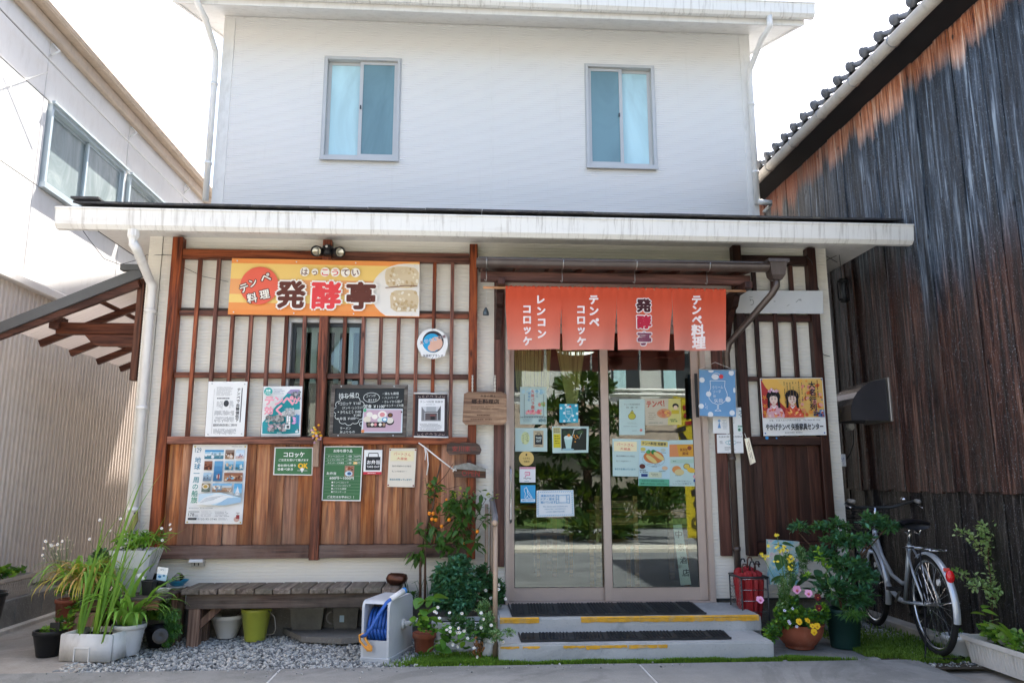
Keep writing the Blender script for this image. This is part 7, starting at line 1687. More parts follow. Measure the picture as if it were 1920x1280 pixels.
# ================================================================== plants
def leafmesh(name, L, W_, fold=.18, droop=.15, seg=4, tip=1.0, mat=None):
    """a leaf along +Y with base at 0: rounded or pointed blade folded on its midrib"""
    b = MB(); b.smooth = True; vs = [(0, 0, 0)]; fs = []
    rows = []
    for i in range(1, seg):
        u = i/seg; w_ = W_/2*sin(pi*u**(.75 if tip >= 1 else .9))**.8; z = -droop*L*u*u
        rows.append(len(vs)); vs += [(-w_, L*u, z+w_*fold), (0, L*u, z), (w_, L*u, z+w_*fold)]
    t = len(vs); vs.append((0, L, -droop*L))
    r = rows[0]; fs += [(0, r+1, r), (0, r+2, r+1)]
    for a, c in zip(rows, rows[1:]): fs += [(a, a+1, c+1, c), (a+1, a+2, c+2, c+1)]
    r = rows[-1]; fs += [(r, r+1, t), (r+1, r+2, t)]
    return vs, fs
def lmesh(name, L, W_, mat, **k):
    vs, fs = leafmesh(name, L, W_, **k); me = bpy.data.meshes.new(name); me.from_pydata(vs, [], fs); me.materials.append(mat)
    for p in me.polygons: p.use_smooth = True
    return me
def strapmesh(name, L, W_, arc, mat, seg=9, fold=.25, tipw=.1, kink=None):
    """long strap leaf rising from 0 and arching towards +Y"""
    vs = []; fs = []; p = Vector((0, 0, 0)); a = radians(86 if arc < 100 else 75)
    for i in range(seg+1):
        u = i/seg; w_ = W_/2*(min(1, .55+u*2)*(1-u**3)+tipw*.1)
        n = Vector((0, -sin(a), cos(a)))
        vs += [(-w_, p.y+n.y*w_*fold, p.z+n.z*w_*fold), (0, p.y, p.z), (w_, p.y+n.y*w_*fold, p.z+n.z*w_*fold)]
        p = p+Vector((0, cos(a), sin(a)))*L/seg; a -= radians(arc)/seg*(.4+1.2*u)
    for i in range(seg): fs += [(i*3, i*3+1, i*3+4, i*3+3), (i*3+1, i*3+2, i*3+5, i*3+4)]
    me = bpy.data.meshes.new(name); me.from_pydata(vs, [], fs); me.materials.append(mat)
    for q_ in me.polygons: q_.use_smooth = True
    return me
def inst(name, me, parent, loc, rot=None, s=1.0, label=None):
    o = bpy.data.objects.new(name, me); COL.objects.link(o)
    if parent: o.parent = parent; loc = Vector(loc)-ORG[parent.name]
    o.location = loc; o.scale = (s, s, s)
    if rot is not None: o.rotation_mode = 'QUATERNION'; o.rotation_quaternion = rot
    return o
def aim(d, roll=0):
    """rotation taking +Y to d with +Z as upward as possible"""
    d = Vector(d).normalized(); q = d.to_track_quat('Y', 'Z'); 
    from mathutils import Quaternion
    return q @ Quaternion((0, 1, 0), roll)
LM = {}
LM['citrus'] = leafmat('citrus_leaf', '#27451f', '#507a38', .3, .25); LM['citrusy'] = leafmat('yellowing_leaf', '#8fa53a', '#d2cf5a', .4, .4)
LM['dark'] = leafmat('dark_leaf', '#2b5238', '#55895a', .4, .25); LM['mid'] = leafmat('mid_leaf', '#34602c', '#689f42', .4, .35); LM['lime'] = leafmat('lime_leaf', '#5f9a34', '#a2cb50', .4, .45)
LM['strap'] = leafmat('strap_leaf', '#55923a', '#96c858', .35, .4); LM['reed'] = leafmat('reed_leaf', '#5b9138', '#93bd58', .4, .4); LM['dry'] = leafmat('dry_leaf', '#a8793f', '#d8b577', .7, .3); LM['ylw'] = leafmat('yellow_strap', '#b5a743', '#dcc86a', .5, .4)
LM['blue'] = leafmat('shrub_leaf', '#31604b', '#5f9c7a', .4, .25); LM['sage'] = leafmat('sage_leaf', '#6f9a6a', '#a3c48e', .6, .3); LM['pale'] = leafmat('pale_sapling_leaf', '#7aa557', '#cbe2a2', .35, .45); LM['brown'] = leafmat('dead_leaf', '#6a4528', '#9a6a42', .8, .2)
LM['far'] = leafmat('garden_leaf', '#1c3014', '#3a5a28', .5, .2); LM['fern'] = leafmat('fern_leaf', '#2c5a34', '#56884e', .5, .3)
M['stem'] = plain('brown_stem', '#5b4535', .8, var=.3, scale=30); M['gstem'] = plain('green_stem', '#5d7d3c', .6, var=.2)
def scatter_leaves(b, n, fn, L, W_, R, up=.3, droop=.15):
    """joins n small leaves into builder b; fn(R)->(pos, dir)"""
    vs, fs = leafmesh('x', 1, W_/L, seg=3, droop=droop)
    for i in range(n):
        p, d = fn(R); d = (Vector(d)+Vector((R.gauss(0, .35), R.gauss(0, .35), up+R.gauss(0, .3)))).normalized(); q = aim(d, R.uniform(-.8, .8)); s_ = L*R.uniform(.6, 1.2)
        b.add([Vector(p)+q @ (Vector(v)*s_) for v in vs], fs)
def tree_stems(R, base, top_pts, r, mat, parent, bend=.06, name='stem'):
    for tp in top_pts:
        b = MB(); b.smooth = True; b.mat(mat); p0, p1 = Vector(base), Vector(tp); pts = []
        for k in range(7):
            u = k/6; w_ = sin(pi*u)*bend; pts.append(p0.lerp(p1, u)+Vector((R.gauss(0, .3)*w_, R.gauss(0, .3)*w_, 0))*.5+Vector(((p1.x-p0.x)*-.25*sin(pi*u), (p1.y-p0.y)*-.2*sin(pi*u), 0)))
        b.tube(pts, [r*(1-.65*k/6) for k in range(7)], 6); b.build(name, None, parent)
def bush(name, label, base, blobs, nleaf, L, W_, lm, stems=(), sr=.008, seed=1, cat='plant', sm=None, up=.3, up2=0, group=None, droop=.15):
    """blobs: (centre, radius xyz) clumps; leaves sit on twigs that spray out of each clump"""
    R = random.Random(seed); t = thing(name, tuple(base), label, cat, group); sm = sm or M['stem']
    if stems: tree_stems(R, base, stems, sr, sm, t)
    tot = sum(r[0]*r[2] for c, r in blobs); lms = lm if isinstance(lm, (list, tuple)) else [lm]
    for mi, lmm in enumerate(lms):
        b = MB(); b.smooth = True; b.mat(lmm); tw = MB(); tw.smooth = True; tw.mat(sm)
        for c, r in blobs:
            c = Vector(c); nn = int(nleaf/len(lms)*r[0]*r[2]/tot); k = 0
            while k < nn:
                d = Vector((R.gauss(0, 1), R.gauss(0, 1), R.gauss(0, 1))).normalized(); rad = R.uniform(.25, 1)**.6
                tip = c+Vector((d.x*r[0], d.y*r[1], d.z*r[2]))*rad; root = c+(tip-c)*.45+Vector((0, 0, -r[2]*.15))
                if mi == 0: tw.tube([root, root.lerp(tip, .5)+Vector((0, 0, .01)), tip], .0016, 3, cap=False)
                m_ = R.randint(5, 9); k += m_
                dd = (tip-root).normalized()
                def fn(R, root=root, tip=tip, dd=dd):
                    u = R.uniform(.2, 1.05); s_ = Vector((R.gauss(0, 1), R.gauss(0, 1), R.gauss(0, .5))).normalized(); return root.lerp(tip, u)+s_*.004, dd*.6+s_*.9
                scatter_leaves(b, m_, fn, L, W_, R, up, droop)
        b.build('foliage', None, t, stuff=True)
        if mi == 0: tw.build('twigs', None, t, stuff=True)
    return t
def flowers(parent, pts, r, petal, centre, n=8, name='flower', face=(0, -1, .35), pet=None):
    """small daisies: each flower its own part with a petal disc and an eye"""
    me = {}
    for i, p in enumerate(pts):
        R = random.Random(i*7+int(abs(p[0])*1000)); d = (Vector(face)+Vector((R.gauss(0, .4), R.gauss(0, .2), R.gauss(0, .4)))).normalized(); q = d.to_track_quat('Z', 'Y')
        b = MB(); b.mat(petal if not callable(petal) else petal(i)); 
        for k in range(n):
            a = 2*pi*k/n; e = pi/n*.85
            b.add([Vector(p)+q @ Vector(v) for v in ((0, 0, 0), (r*.7*cos(a-e), r*.7*sin(a-e), .001), (r*cos(a), r*sin(a), .002), (r*.7*cos(a+e), r*.7*sin(a+e), .001))], [(0, 1, 2, 3)])
        if centre: b.mat(centre); b.add([Vector(p)+q @ Vector((r*.3*cos(2*pi*k/8), r*.3*sin(2*pi*k/8), .003)) for k in range(8)], [tuple(range(8))])
        b.build(name, None, parent)
DP, DC = flat('daisy_petal', '#eceef0', .7), flat('daisy_eye', '#d8b83a', .7)
def PY(px, py, Y): return atY(px, py, Y)
# ---- kumquat tree by the bench
def on(px, py, Y): return tuple(atY(px, py, Y))
R = random.Random(21)
kb_ = thing('kumquat_tree', on(788, 1130, -.35), 'slender kumquat tree with orange fruits trained against the cedar boards', 'tree')
k0 = Vector(on(788, 1135, -.35)); k1 = Vector(on(797, 1130, -.33))
for pts_, r_ in (([k0, on(788, 1060, -.33), on(795, 1000, -.3), on(812, 950, -.25), on(818, 900, -.2), on(826, 870, -.18)], .011), ([k1, on(797, 1065, -.33), on(797, 1000, -.32), on(805, 955, -.28)], .011), ([on(795, 1000, -.3), on(832, 985, -.25), on(868, 960, -.25), on(880, 925, -.25)], .008), ([on(812, 950, -.25), on(800, 912, -.2), on(797, 895, -.18)], .004), ([on(818, 910, -.2), on(836, 890, -.18), on(850, 868, -.16)], .004), ([on(818, 912, -.2), on(840, 916, -.2), on(866, 909, -.2)], .003), ([on(885, 1020, -.25), on(900, 985, -.3), on(922, 955, -.3)], .003), ([on(880, 1000, -.25), on(892, 965, -.28), on(912, 935, -.3)], .003), ([on(868, 960, -.25), on(878, 990, -.25), on(884, 1025, -.25)], .005), ([on(786, 1000, -.3), on(782, 972, -.3)], .006)):
    b = MB(); b.smooth = True; b.mat(M['stem']); b.tube([Vector(p) for p in pts_], [r_*(1-.5*i/(len(pts_)-1)) for i in range(len(pts_))], 7); b.build('branch', None, kb_)
cm = [lmesh('citrus_a', .09, .042, LM['citrus'], droop=.2), lmesh('citrus_b', .078, .038, LM['citrus'], droop=.35), lmesh('citrus_y', .05, .026, LM['citrusy'], droop=.2)]
def leaves_at(parent, px, py, Y, sx_, sy_, n, meshes, R, dirz=-.2, s=1.0, spread=.07):
    if parent is kb_: n = int(n*1.25)
    for i in range(n):
        p = Vector(on(R.gauss(px, sx_), R.gauss(py, sy_), Y+R.gauss(0, spread))); a = R.random()*6.28
        inst('leaf', R.choice(meshes), parent, p, aim((cos(a), sin(a)*.7-.25, dirz+R.gauss(0, .45)), R.uniform(-.6, .6)), s*R.uniform(.75, 1.15))
leaves_at(kb_, 862, 942, -.26, 19, 12, 75, cm[:2], R, -.5); leaves_at(kb_, 858, 924, -.27, 14, 4, 26, [cm[2]], R, .1, .7); leaves_at(kb_, 866, 985, -.26, 15, 16, 55, cm[:2], R, -.6)
leaves_at(kb_, 812, 925, -.22, 6, 16, 18, cm[:2], R, -.3, .9); leaves_at(kb_, 808, 912, -.24, 4, 5, 8, [cm[2]], R, .2, .7); leaves_at(kb_, 800, 992, -.3, 11, 10, 26, cm[:2], R, -.4); leaves_at(kb_, 835, 1015, -.3, 18, 10, 40, cm[:2], R, -.4)
leaves_at(kb_, 785, 1035, -.35, 7, 6, 9, [cm[0]], R, -.8, 1.35); leaves_at(kb_, 902, 975, -.3, 12, 12, 14, cm[:2], R, -.1, .8); leaves_at(kb_, 895, 1025, -.3, 8, 6, 7, cm[:2], R, -.5); leaves_at(kb_, 918, 932, -.3, 7, 5, 12, [cm[2], cm[1]], R, .2, .7)
og = plain('kumquat_orange', '#e88a1c', .35, var=.08); 
for px, py in ((805, 962), (812, 962), (817, 974), (810, 973), (828, 986), (895, 996), (842, 974), (837, 936), (870, 1018), (883, 1014)):
    r_ = .014 if (px, py) not in ((870, 1018), (883, 1014), (837, 936)) else .009
    b = MB(); b.smooth = True; b.mat(og); b.sphere(on(px, py, -.34), r_, 10, 8, (1, 1, 1.08)); b.build('fruit', None, kb_)
# ---- dense dark green bush and its neighbour
def bl(px, py, Y, rx, ry, rd=None):
    c = atY(px, py, Y); k = mpp(c); return (tuple(c), (rx*k, (rd*k if rd else rx*k*.8), ry*k))
whp = atZ(892, 1160, .12)
pl3 = pot('white_oblong_planter', 'weathered white oblong planter at the left end of the steps', (-.03, -.52, -.01), .13, .16, .2, M['whitepot'], sx=1.15, sy=.7, square=True, rim=.006)
bush('chrysanthemum_bush', 'dense dark green leafy bush growing under the kumquat tree', on(850, 1150, -.45), [bl(845, 1080, -.45, 40, 36), bl(858, 1120, -.5, 36, 34), bl(862, 1055, -.42, 24, 18), bl(830, 1110, -.45, 26, 34), bl(880, 1100, -.5, 22, 36)], 5200, .038, .024, [LM['dark'], LM['blue']], [on(835, 1080, -.45), on(865, 1070, -.45), on(850, 1050, -.42)], .006, 3, up=.1, droop=.3)
t = bush('daisy_shrub', 'dark shrub with scattered white daisies behind the handrail', on(915, 1150, -.3), [bl(905, 1080, -.3, 16, 22), bl(922, 1105, -.28, 20, 30), bl(898, 1120, -.35, 18, 26), bl(936, 1110, -.25, 10, 24)], 2200, .034, .02, LM['dark'], [on(905, 1060, -.3), on(930, 1090, -.25)], .005, 4, up=.2)
flowers(t, [on(x, y, -.45) for x, y in ((893, 1101), (898, 1111), (911, 1106), (935, 1104), (936, 1096), (920, 1120), (884, 1098), (948, 1122))], .014, DP, DC)
# ---- geranium-like plants in terracotta
t1 = pot('terracotta_pot', 'terracotta pot standing right beside the grey hose reel', tuple(atZ(795, 1222, -.01)), .062, .075, .135, M['terra'], rim=.010, rimh=.038)
t2_ = pot('terracotta_pot', 'smaller terracotta pot half hidden in leaves between the hose reel and the steps', tuple(atZ(834, 1216, -.01)), .05, .062, .11, M['terra'], rim=.008, rimh=.03)
wt = pot('tilted_white_pot', 'small tilted white pot at the left foot of the steps', (0, 0, 0), .035, .05, .12, M['whitepot'], rim=.003, ribs=3)
for o_ in wt.children: pass
wt.location = tuple(atZ(913, 1232, -.01)+Vector((0, 0, .01))); wt.rotation_euler = (0, radians(14), 0); ORG[wt.name] = Vector((0, 0, 0))
bg1 = [lmesh('broad_a', .085, .062, LM['mid'], droop=.25, seg=5, tip=.9), lmesh('broad_b', .07, .055, LM['lime'], droop=.3, seg=5, tip=.9)]
R = random.Random(31)
t = bush('broadleaf_plant', 'bright green broad-leaved plant in the terracotta pot beside the hose reel', on(795, 1190, -.85), [bl(795, 1172, -.85, 18, 10), bl(812, 1178, -.85, 14, 8)], 160, .03, .024, [LM['lime'], LM['mid']], seed=5, sm=M['gstem'])
for (px, py, n, mm, s_) in ((797, 1150, 9, bg1[:1], 1.15), (785, 1155, 6, bg1[1:], .8), (806, 1158, 7, bg1, .8), (800, 1128, 6, bg1[:1], 1.3)): leaves_at(t, px, py, -.82, 10, 7, n, mm, R, .1, s_, .05)
t = bush('geranium', 'low heart-leaved plant with daisies spilling over the moss by the steps', on(850, 1200, -.85), [bl(860, 1165, -.75, 26, 18), bl(890, 1180, -.8, 26, 20), bl(840, 1185, -.85, 16, 14), bl(915, 1185, -.85, 18, 18)], 1500, .022, .013, [LM['dark'], LM['fern']], seed=6, sm=M['gstem'])
for (px, py, n, mm, s_) in ((830, 1195, 8, bg1[:1], .9), (822, 1212, 4, bg1[:1], 1.1), (862, 1208, 7, bg1[:1], .9), (850, 1185, 9, bg1, .6), (893, 1192, 6, bg1[:1], .9), (838, 1175, 6, bg1, .7), (875, 1195, 6, bg1, .7)): leaves_at(t, px, py, -.9, 8, 6, n, mm, R, .1, s_, .03)
flowers(t, [on(x, y, -.97) for x, y in ((838, 1180), (844, 1176), (844, 1183), (860, 1177), (858, 1185), (862, 1185), (870, 1182), (818, 1148), (815, 1146), (821, 1138), (843, 1148), (849, 1208), (858, 1212), (889, 1214), (902, 1149), (907, 1160), (921, 1171), (902, 1176), (877, 1196), (924, 1203), (944, 1203), (895, 1231), (902, 1148), (824, 1158), (866, 1149))], .0125, DP, DC)
bush('daisy_clump', 'straggly grey-green daisy clump leaning over the left end of the steps', on(925, 1180, -.95), [bl(930, 1190, -1.0, 20, 14), bl(955, 1185, -1.0, 18, 8), bl(915, 1165, -.9, 18, 22), bl(905, 1140, -.8, 16, 18)], 1700, .02, .006, [LM['fern'], LM['sage']], seed=8, sm=M['gstem'], up=.4)
b = MB(); b.smooth = True; b.mat(LM['brown']); 
scatter_leaves(b, 60, lambda R: (on(R.gauss(893, 5), R.gauss(1212, 9), -.95), (R.gauss(0, 1), 0, -1)), .03, .015, R, -.5); tag(b.build('withered_leaves', stuff=True), 'withered brown leaves hanging beside the tilted white pot', 'dead leaves')
for (px, py, lab, s_) in ((765, 1110, 'low weedy greens growing behind the hose reel', 1),):
    bush('weed_clump', lab, on(px, 1130, -.25), [bl(px, 1118, -.25, 22, 9)], 260, .03, .016, [LM['mid'], LM['dark']], seed=9, sm=M['gstem'])
R = random.Random(4)
g_ = thing('dark_grass_tuft', on(760, 1110, -.2), 'wiry dark grass blades curling against the siding behind the hose reel', 'plant')
for i in range(16):
    x = R.uniform(748, 812); b = MB(); b.smooth = True; b.mat(LM['dark']); h_ = R.uniform(20, 60); dx = R.uniform(-12, 12); b.tube([on(x, 1128, -.2), on(x+dx*.3, 1128-h_*.6, -.2), on(x+dx, 1128-h_, -.22), on(x+dx*1.8, 1128-h_*.93, -.24)], [.003, .003, .002, .001], 4); b.build('blade', None, g_)
tufts('moss', 15000, lambda R: (R.gauss(-.06, .13), -.98+abs(R.gauss(0, .09))-.08), .015, .045, M['moss'], .0035, 12, -.018)

# ---- left group
tb_ = thing('low_plant_table', (-2.3, -.3, 0), 'low grey plank table holding pots at the left end of the bench', 'table')
b = MB(); b.mat(M['greywoodx']); b.bbox(-2.62, -2.10, -.68, -.10, .365, .385, .004); b.build('table_top', None, tb_)
b = MB(); b.mat(wood('apron_plank', '#8a6647', '#5d432f', 'x')); b.bbox(-2.60, -2.12, -.67, -.645, .30, .365, .003); b.build('apron', None, tb_)
for x in (-2.6, -2.16):
    for y in (-.30, -.16): b = MB(); b.mat(M['legwood']); b.bbox(x, x+.04, y-.02, y+.02, -.02, .365, .003); b.build('leg', None, tb_)
zt = .386
wp = thing('tall_white_pot', tuple(atZ(250, 1107, zt)), 'tall tapered white pot on the low table filled with bright green leaves', 'pot')
c0 = atZ(250, 1107, zt); 
def frust8(b, c, r0, r1, h, mat, z0=0.0, th=.006):
    b.mat(mat); prof = [(r0, z0), (r1, h), (r1-th, h), (r0*.9, z0+.02)]; vs = []
    for r, z in prof:
        ch = r*.18
        for (ax, ay) in ((r, -r+ch), (r, r-ch), (r-ch, r), (-r+ch, r), (-r, r-ch), (-r, -r+ch), (-r+ch, -r), (r-ch, -r)): vs.append(Vector(c)+Vector((ax, ay*.9, z)))
    b.add(vs, [(i*8+j, i*8+(j+1) % 8, (i+1)*8+(j+1) % 8, (i+1)*8+j) for i in range(3) for j in range(8)]+[tuple(range(8))[::-1], tuple(range(24, 32))])
b = MB(); frust8(b, c0, .085, .155, .30, M['whitepot']); b.build('pot_body', None, wp)
b = MB(); b.mat(M['soilpot']); b.box(c0.x-.14, c0.x+.14, c0.y-.12, c0.y+.12, c0.z+.255, c0.z+.27); b.build('soil', None, wp)
t = bush('lily_foliage', 'bright green pointed leaves bursting out of the tall white pot', tuple(c0+Vector((0, 0, .28))), [(tuple(c0+Vector((-.04, 0, .36))), (.16, .12, .07)), (tuple(c0+Vector((.08, -.02, .37))), (.13, .12, .07))], 260, .05, .02, [LM['lime'], LM['mid']], seed=14, sm=M['gstem'])
lm2 = [lmesh('lance_a', .12, .028, LM['lime'], droop=.35, seg=5), lmesh('lance_b', .10, .026, LM['strap'], droop=.5, seg=5)]
R = random.Random(15)
for cx, n in ((-.05, 34), (.09, 30), (.15, 16)):
    for i in range(n):
        a = R.random()*6.28; inst('leaf', R.choice(lm2), t, c0+Vector((cx+R.gauss(0, .02), R.gauss(-.03, .03), .38+R.gauss(0, .025))), aim((cos(a), sin(a), R.uniform(-.3, .4)), R.uniform(-.4, .4)), R.uniform(.7, 1.1))
def smallpot(px, py, r0, r1, h, label, mat='blackpot', name='black_nursery_pot', square=True, z=zt): 
    return pot(name, label, tuple(atZ(px, py, z)), r0, r1, h, M[mat] if isinstance(mat, str) else mat, square=square, rim=.002, rimh=.01)
smallpot(278, 1114, .032, .042, .10, 'small black nursery pot with a white label by the tall white pot'); sp2 = smallpot(299, 1108, .03, .038, .075, 'small black nursery pot standing in the white dish')
smallpot(285, 1098, .03, .04, .09, 'small black nursery pot behind the one with the white plant label')
b = MB(); b.smooth = True; c_ = atZ(299, 1112, zt); b.mat(M['white']); b.lathe([(.055, 0), (.075, .03), (.078, .032), (.07, .027), (.05, .006), (.001, .005)], c_+Vector((0, 0, .001)), 26); tag(b.build('white_dish'), 'white saucer under a black nursery pot on the low table', 'saucer')
c_ = atZ(328, 1104, zt)
b = MB(); b.smooth = True; b.mat(M['white']); b.lathe([(.05, 0), (.075, .02), (.07, .018), (.045, .005), (.001, .004)], c_+Vector((0, .05, .001)), 26); tag(b.build('white_plate'), 'white plate under the blue bowl at the right end of the low table', 'plate')
b = MB(); b.smooth = True; b.mat(plain('blue_glaze', '#1f86a8', .3, var=.06)); b.lathe([(.04, .012), (.075, .05), (.08, .055), (.072, .05), (.04, .02), (.001, .02)], c_+Vector((0, .05, .006)), 26); o = b.build('blue_bowl'); tag(o, 'blue glazed bowl of mossy stones at the right end of the low table', 'bowl')
R = random.Random(16)
for i in range(16):
    b = MB(); b.smooth = True; b.mat(random.choice([M['block'], M['moss'], M['terra'], M['soilpot']])); b.sphere(c_+Vector((R.gauss(0, .028), .05+R.gauss(0, .022), .06+R.random()*.035)), R.uniform(.012, .022), 7, 5); b.build('pebble', None, o)
a, c = atY(295, 1063, -.35), atY(312, 1088, -.35); cardo = sheet_thing('plant_care_card', [(296, 1062), (316, 1064), (311, 1089), (293, 1086)], -.5, M['paper'], 'pale blue and white plant care card stuck in a black nursery pot', 'card', th=.002)
p = Print(cardo, [(296, 1062), (316, 1064), (311, 1089), (293, 1086)], -.5, 20, 26); p.rect(0, 14, 20, 26, '#a9c8dc'); p.ell(6, 19, 3.4, 2.6, '#2f6fa0'); p.rect(12, 14, 16, 18, '#3f7a9a'); p.greek(5, 3, 13, 7, 2, '#7a8a94'); p.done()
sheet_thing('white_plant_label', [(256, 1076), (266, 1073), (271, 1085), (260, 1087)], -.55, M['paper'], 'small white plant label on a thin stick in front of the tall white pot', 'plant label', th=.002)
tg = sheet_thing('yellow_wooden_tag', [(249, 966), (257, 956), (258, 976), (245, 1000), (236, 997)], -.2, wood('mossy_yellow_wood', '#8f8a3f', '#6a672c', 'z'), 'olive yellow wooden tag leaning out of the pots against the corner', 'tag', th=.015)
b = MB(); b.mat(M['white']); b.poly([Vector(on(x, y, -.2)) for x, y in ((236, 997), (246, 1001), (232, 1030), (222, 1026))], (0, .012, 0)); b.build('white_tip', None, tg)
b = MB(); b.mat(M['black']); e_ = atY(252, 962, -.202); b.cyl((e_.x, -.203, e_.z), (e_.x, -.2005, e_.z), .006, n=8); b.build('hole', None, tg)
# styrofoam box with reeds
sb = thing('styrofoam_box', tuple(atZ(157, 1241, 0)), 'white styrofoam box planted with tall reeds', 'planter box')
a, c = atZ(108, 1239, 0), atZ(205, 1242, 0); ang = atan2(c.y-a.y, c.x-a.x); L_ = (c-a).length
sty = plain('styrofoam', '#d9dad8', .8, var=.05, scale=8, dirt=('#8f8a7c', .5), bump=.15)
sb.location = a; sb.rotation_euler[2] = ang; ORG[sb.name] = Vector((0, 0, 0)); H_ = .175; Dp = .30; t_ = .028
for nm, bx in (('side_wall', (0, L_, 0, t_, 0, H_)), ('side_wall', (0, L_, Dp-t_, Dp, 0, H_)), ('side_wall', (0, t_, t_+.0005, Dp-t_-.0005, 0, H_)), ('side_wall', (L_-t_, L_, t_+.0005, Dp-t_-.0005, 0, H_))):
    bm = bmesh.new(); bmesh.ops.create_cube(bm, size=1)
    for v in bm.verts: v.co = Vector(((bx[0]+bx[1])/2+v.co.x*(bx[1]-bx[0]), (bx[2]+bx[3])/2+v.co.y*(bx[3]-bx[2]), (bx[4]+bx[5])/2+v.co.z*(bx[5]-bx[4])))
    bmesh.ops.bevel(bm, geom=bm.edges[:], offset=.006, segments=2, affect='EDGES'); b = MB(); b.smooth = True; b.mat(sty); b.frombm(bm); b.build(nm, None, sb)
b = MB(); b.mat(sty); x0_, x1_ = L_*.30, L_*.60; b.box(x0_, x1_, -.006, -.0005, .085, .092); b.box(x0_, x0_+.006, -.006, -.0005, .0, .085); b.box(x1_-.006, x1_, -.006, -.0005, .0, .085); b.build('moulded_panel', None, sb)
b = MB(); b.mat(M['soilpot']); b.box(t_, L_-t_, t_, Dp-t_, .12, .14); b.build('soil', None, sb)
R = random.Random(17)
rd = thing('reed_clump', tuple(atZ(157, 1225, .14)), 'tall upright green reeds with drooping tips growing from the styrofoam box', 'plant')
rm_ = [strapmesh('reed_%d' % i, L_r, .020, arc, LM['reed'], 10, .5) for i, (L_r, arc) in enumerate(((1.0, 14), (1.15, 26), (.8, 10), (.9, 50), (.65, 35)))]
from mathutils import Quaternion
for i in range(26):
    px = R.choice([150, 152, 176, 178, 196])+R.gauss(0, 5); base = atZ(px, 1196+R.gauss(0, 4), .13); a = R.uniform(-.9, .6) if px < 185 else R.uniform(-1.8, -1.0)
    me = R.choice(rm_); yaw_ = R.uniform(-2.4, -.7); tilt = R.gauss(0, .07)+(.10 if px > 160 else .0)
    q_ = Quaternion((0, 1, 0), tilt) @ Quaternion((0, 0, 1), yaw_); inst('reed_blade', me, rd, base, q_, R.uniform(.7, 1.12))
b = MB(); b.smooth = True; b.mat(LM['lime'])
for px in (146, 175, 178): 
    base = atZ(px, 1198, .13); b.tube([base, base+Vector((.01, 0, .2)), base+Vector((.03, 0, .42))], [.011, .010, .006], 8)
b.build('reed_stalks', None, rd)
# ribbed white pot with strap leaves
wpt = pot('ribbed_white_pot', 'ribbed white round pot with arching strap leaves in front of the low table', tuple(atZ(238, 1226, 0)), .073, .108, .205, M['whitepot'], ribs=6, rim=.006)
base = atZ(238, 1226, 0)+Vector((0, 0, .18))
dl = thing('strap_leaf_plant', tuple(base), 'arching bright green strap-leaved plant in the ribbed white pot', 'plant')
sm1 = [strapmesh('strap_%d' % i, L_s, W_s, arc, LM['strap'], 9, .3) for i, (L_s, W_s, arc) in enumerate(((.36, .030, 120), (.42, .026, 95), (.30, .030, 150), (.24, .024, 80)))]
dry = strapmesh('strap_dry', .26, .02, 165, LM['dry'], 8)
R = random.Random(18)
for i in range(75):
    a = R.random()*6.28; q_ = Quaternion((0, 0, 1), a) @ Quaternion((1, 0, 0), -R.uniform(0, .5)); inst('strap_leaf', R.choice(sm1), dl, base+Vector((0, -.02, .02))+Vector((R.gauss(0, .03), R.gauss(0, .03), 0)), q_, R.uniform(1.0, 1.4))
for i in range(9): inst('dry_leaf', dry, dl, base+Vector((R.gauss(0, .04), -.03, 0)), Quaternion((0, 0, 1), pi+R.gauss(0, 1)), R.uniform(.7, 1.0))
# second strap clump on the table edge + fern
b2 = atZ(292, 1160, .16)
dl2 = thing('strap_leaf_plant', tuple(b2), 'second clump of fresh strap leaves behind the ribbed white pot', 'plant')
for i in range(45):
    a = R.random()*6.28; inst('strap_leaf', R.choice(sm1), dl2, b2+Vector((R.gauss(0, .03), R.gauss(0, .03), 0)), Quaternion((0, 0, 1), a) @ Quaternion((1, 0, 0), -R.uniform(0, .4)), R.uniform(.8, 1.15))
bush('fern_clump', 'feathery dark fern hanging in front of the bench leg', on(318, 1190, -.5), [bl(318, 1150, -.55, 22, 14), bl(326, 1175, -.5, 16, 22), bl(312, 1195, -.5, 10, 18)], 1600, .03, .007, [LM['fern'], LM['mid']], seed=19, sm=M['gstem'], up=-.3, droop=.5)
dp_ = atZ(290, 1216, 0)
pot('dark_round_pot', 'dark brown round pot in the shade behind the ribbed white pot', (dp_.x, dp_.y+.1, 0), .08, .11, .14, M['blackpot'])
b = MB(); b.smooth = True; b.mat(plain('dark_dish', '#3a3836', .3, .5)); cc = Vector(on(300, 1192, -.62)); q_ = Matrix.Rotation(radians(75), 3, 'X') @ Matrix.Rotation(.5, 3, 'Y'); b.lathe([(.001, 0), (.035, .002), (.052, .012), (.054, .014), (.05, .016), (.001, .006)], cc, 24, M=q_); tag(b.build('metal_dish'), 'metal dish propped on edge beside the ribbed white pot', 'dish')
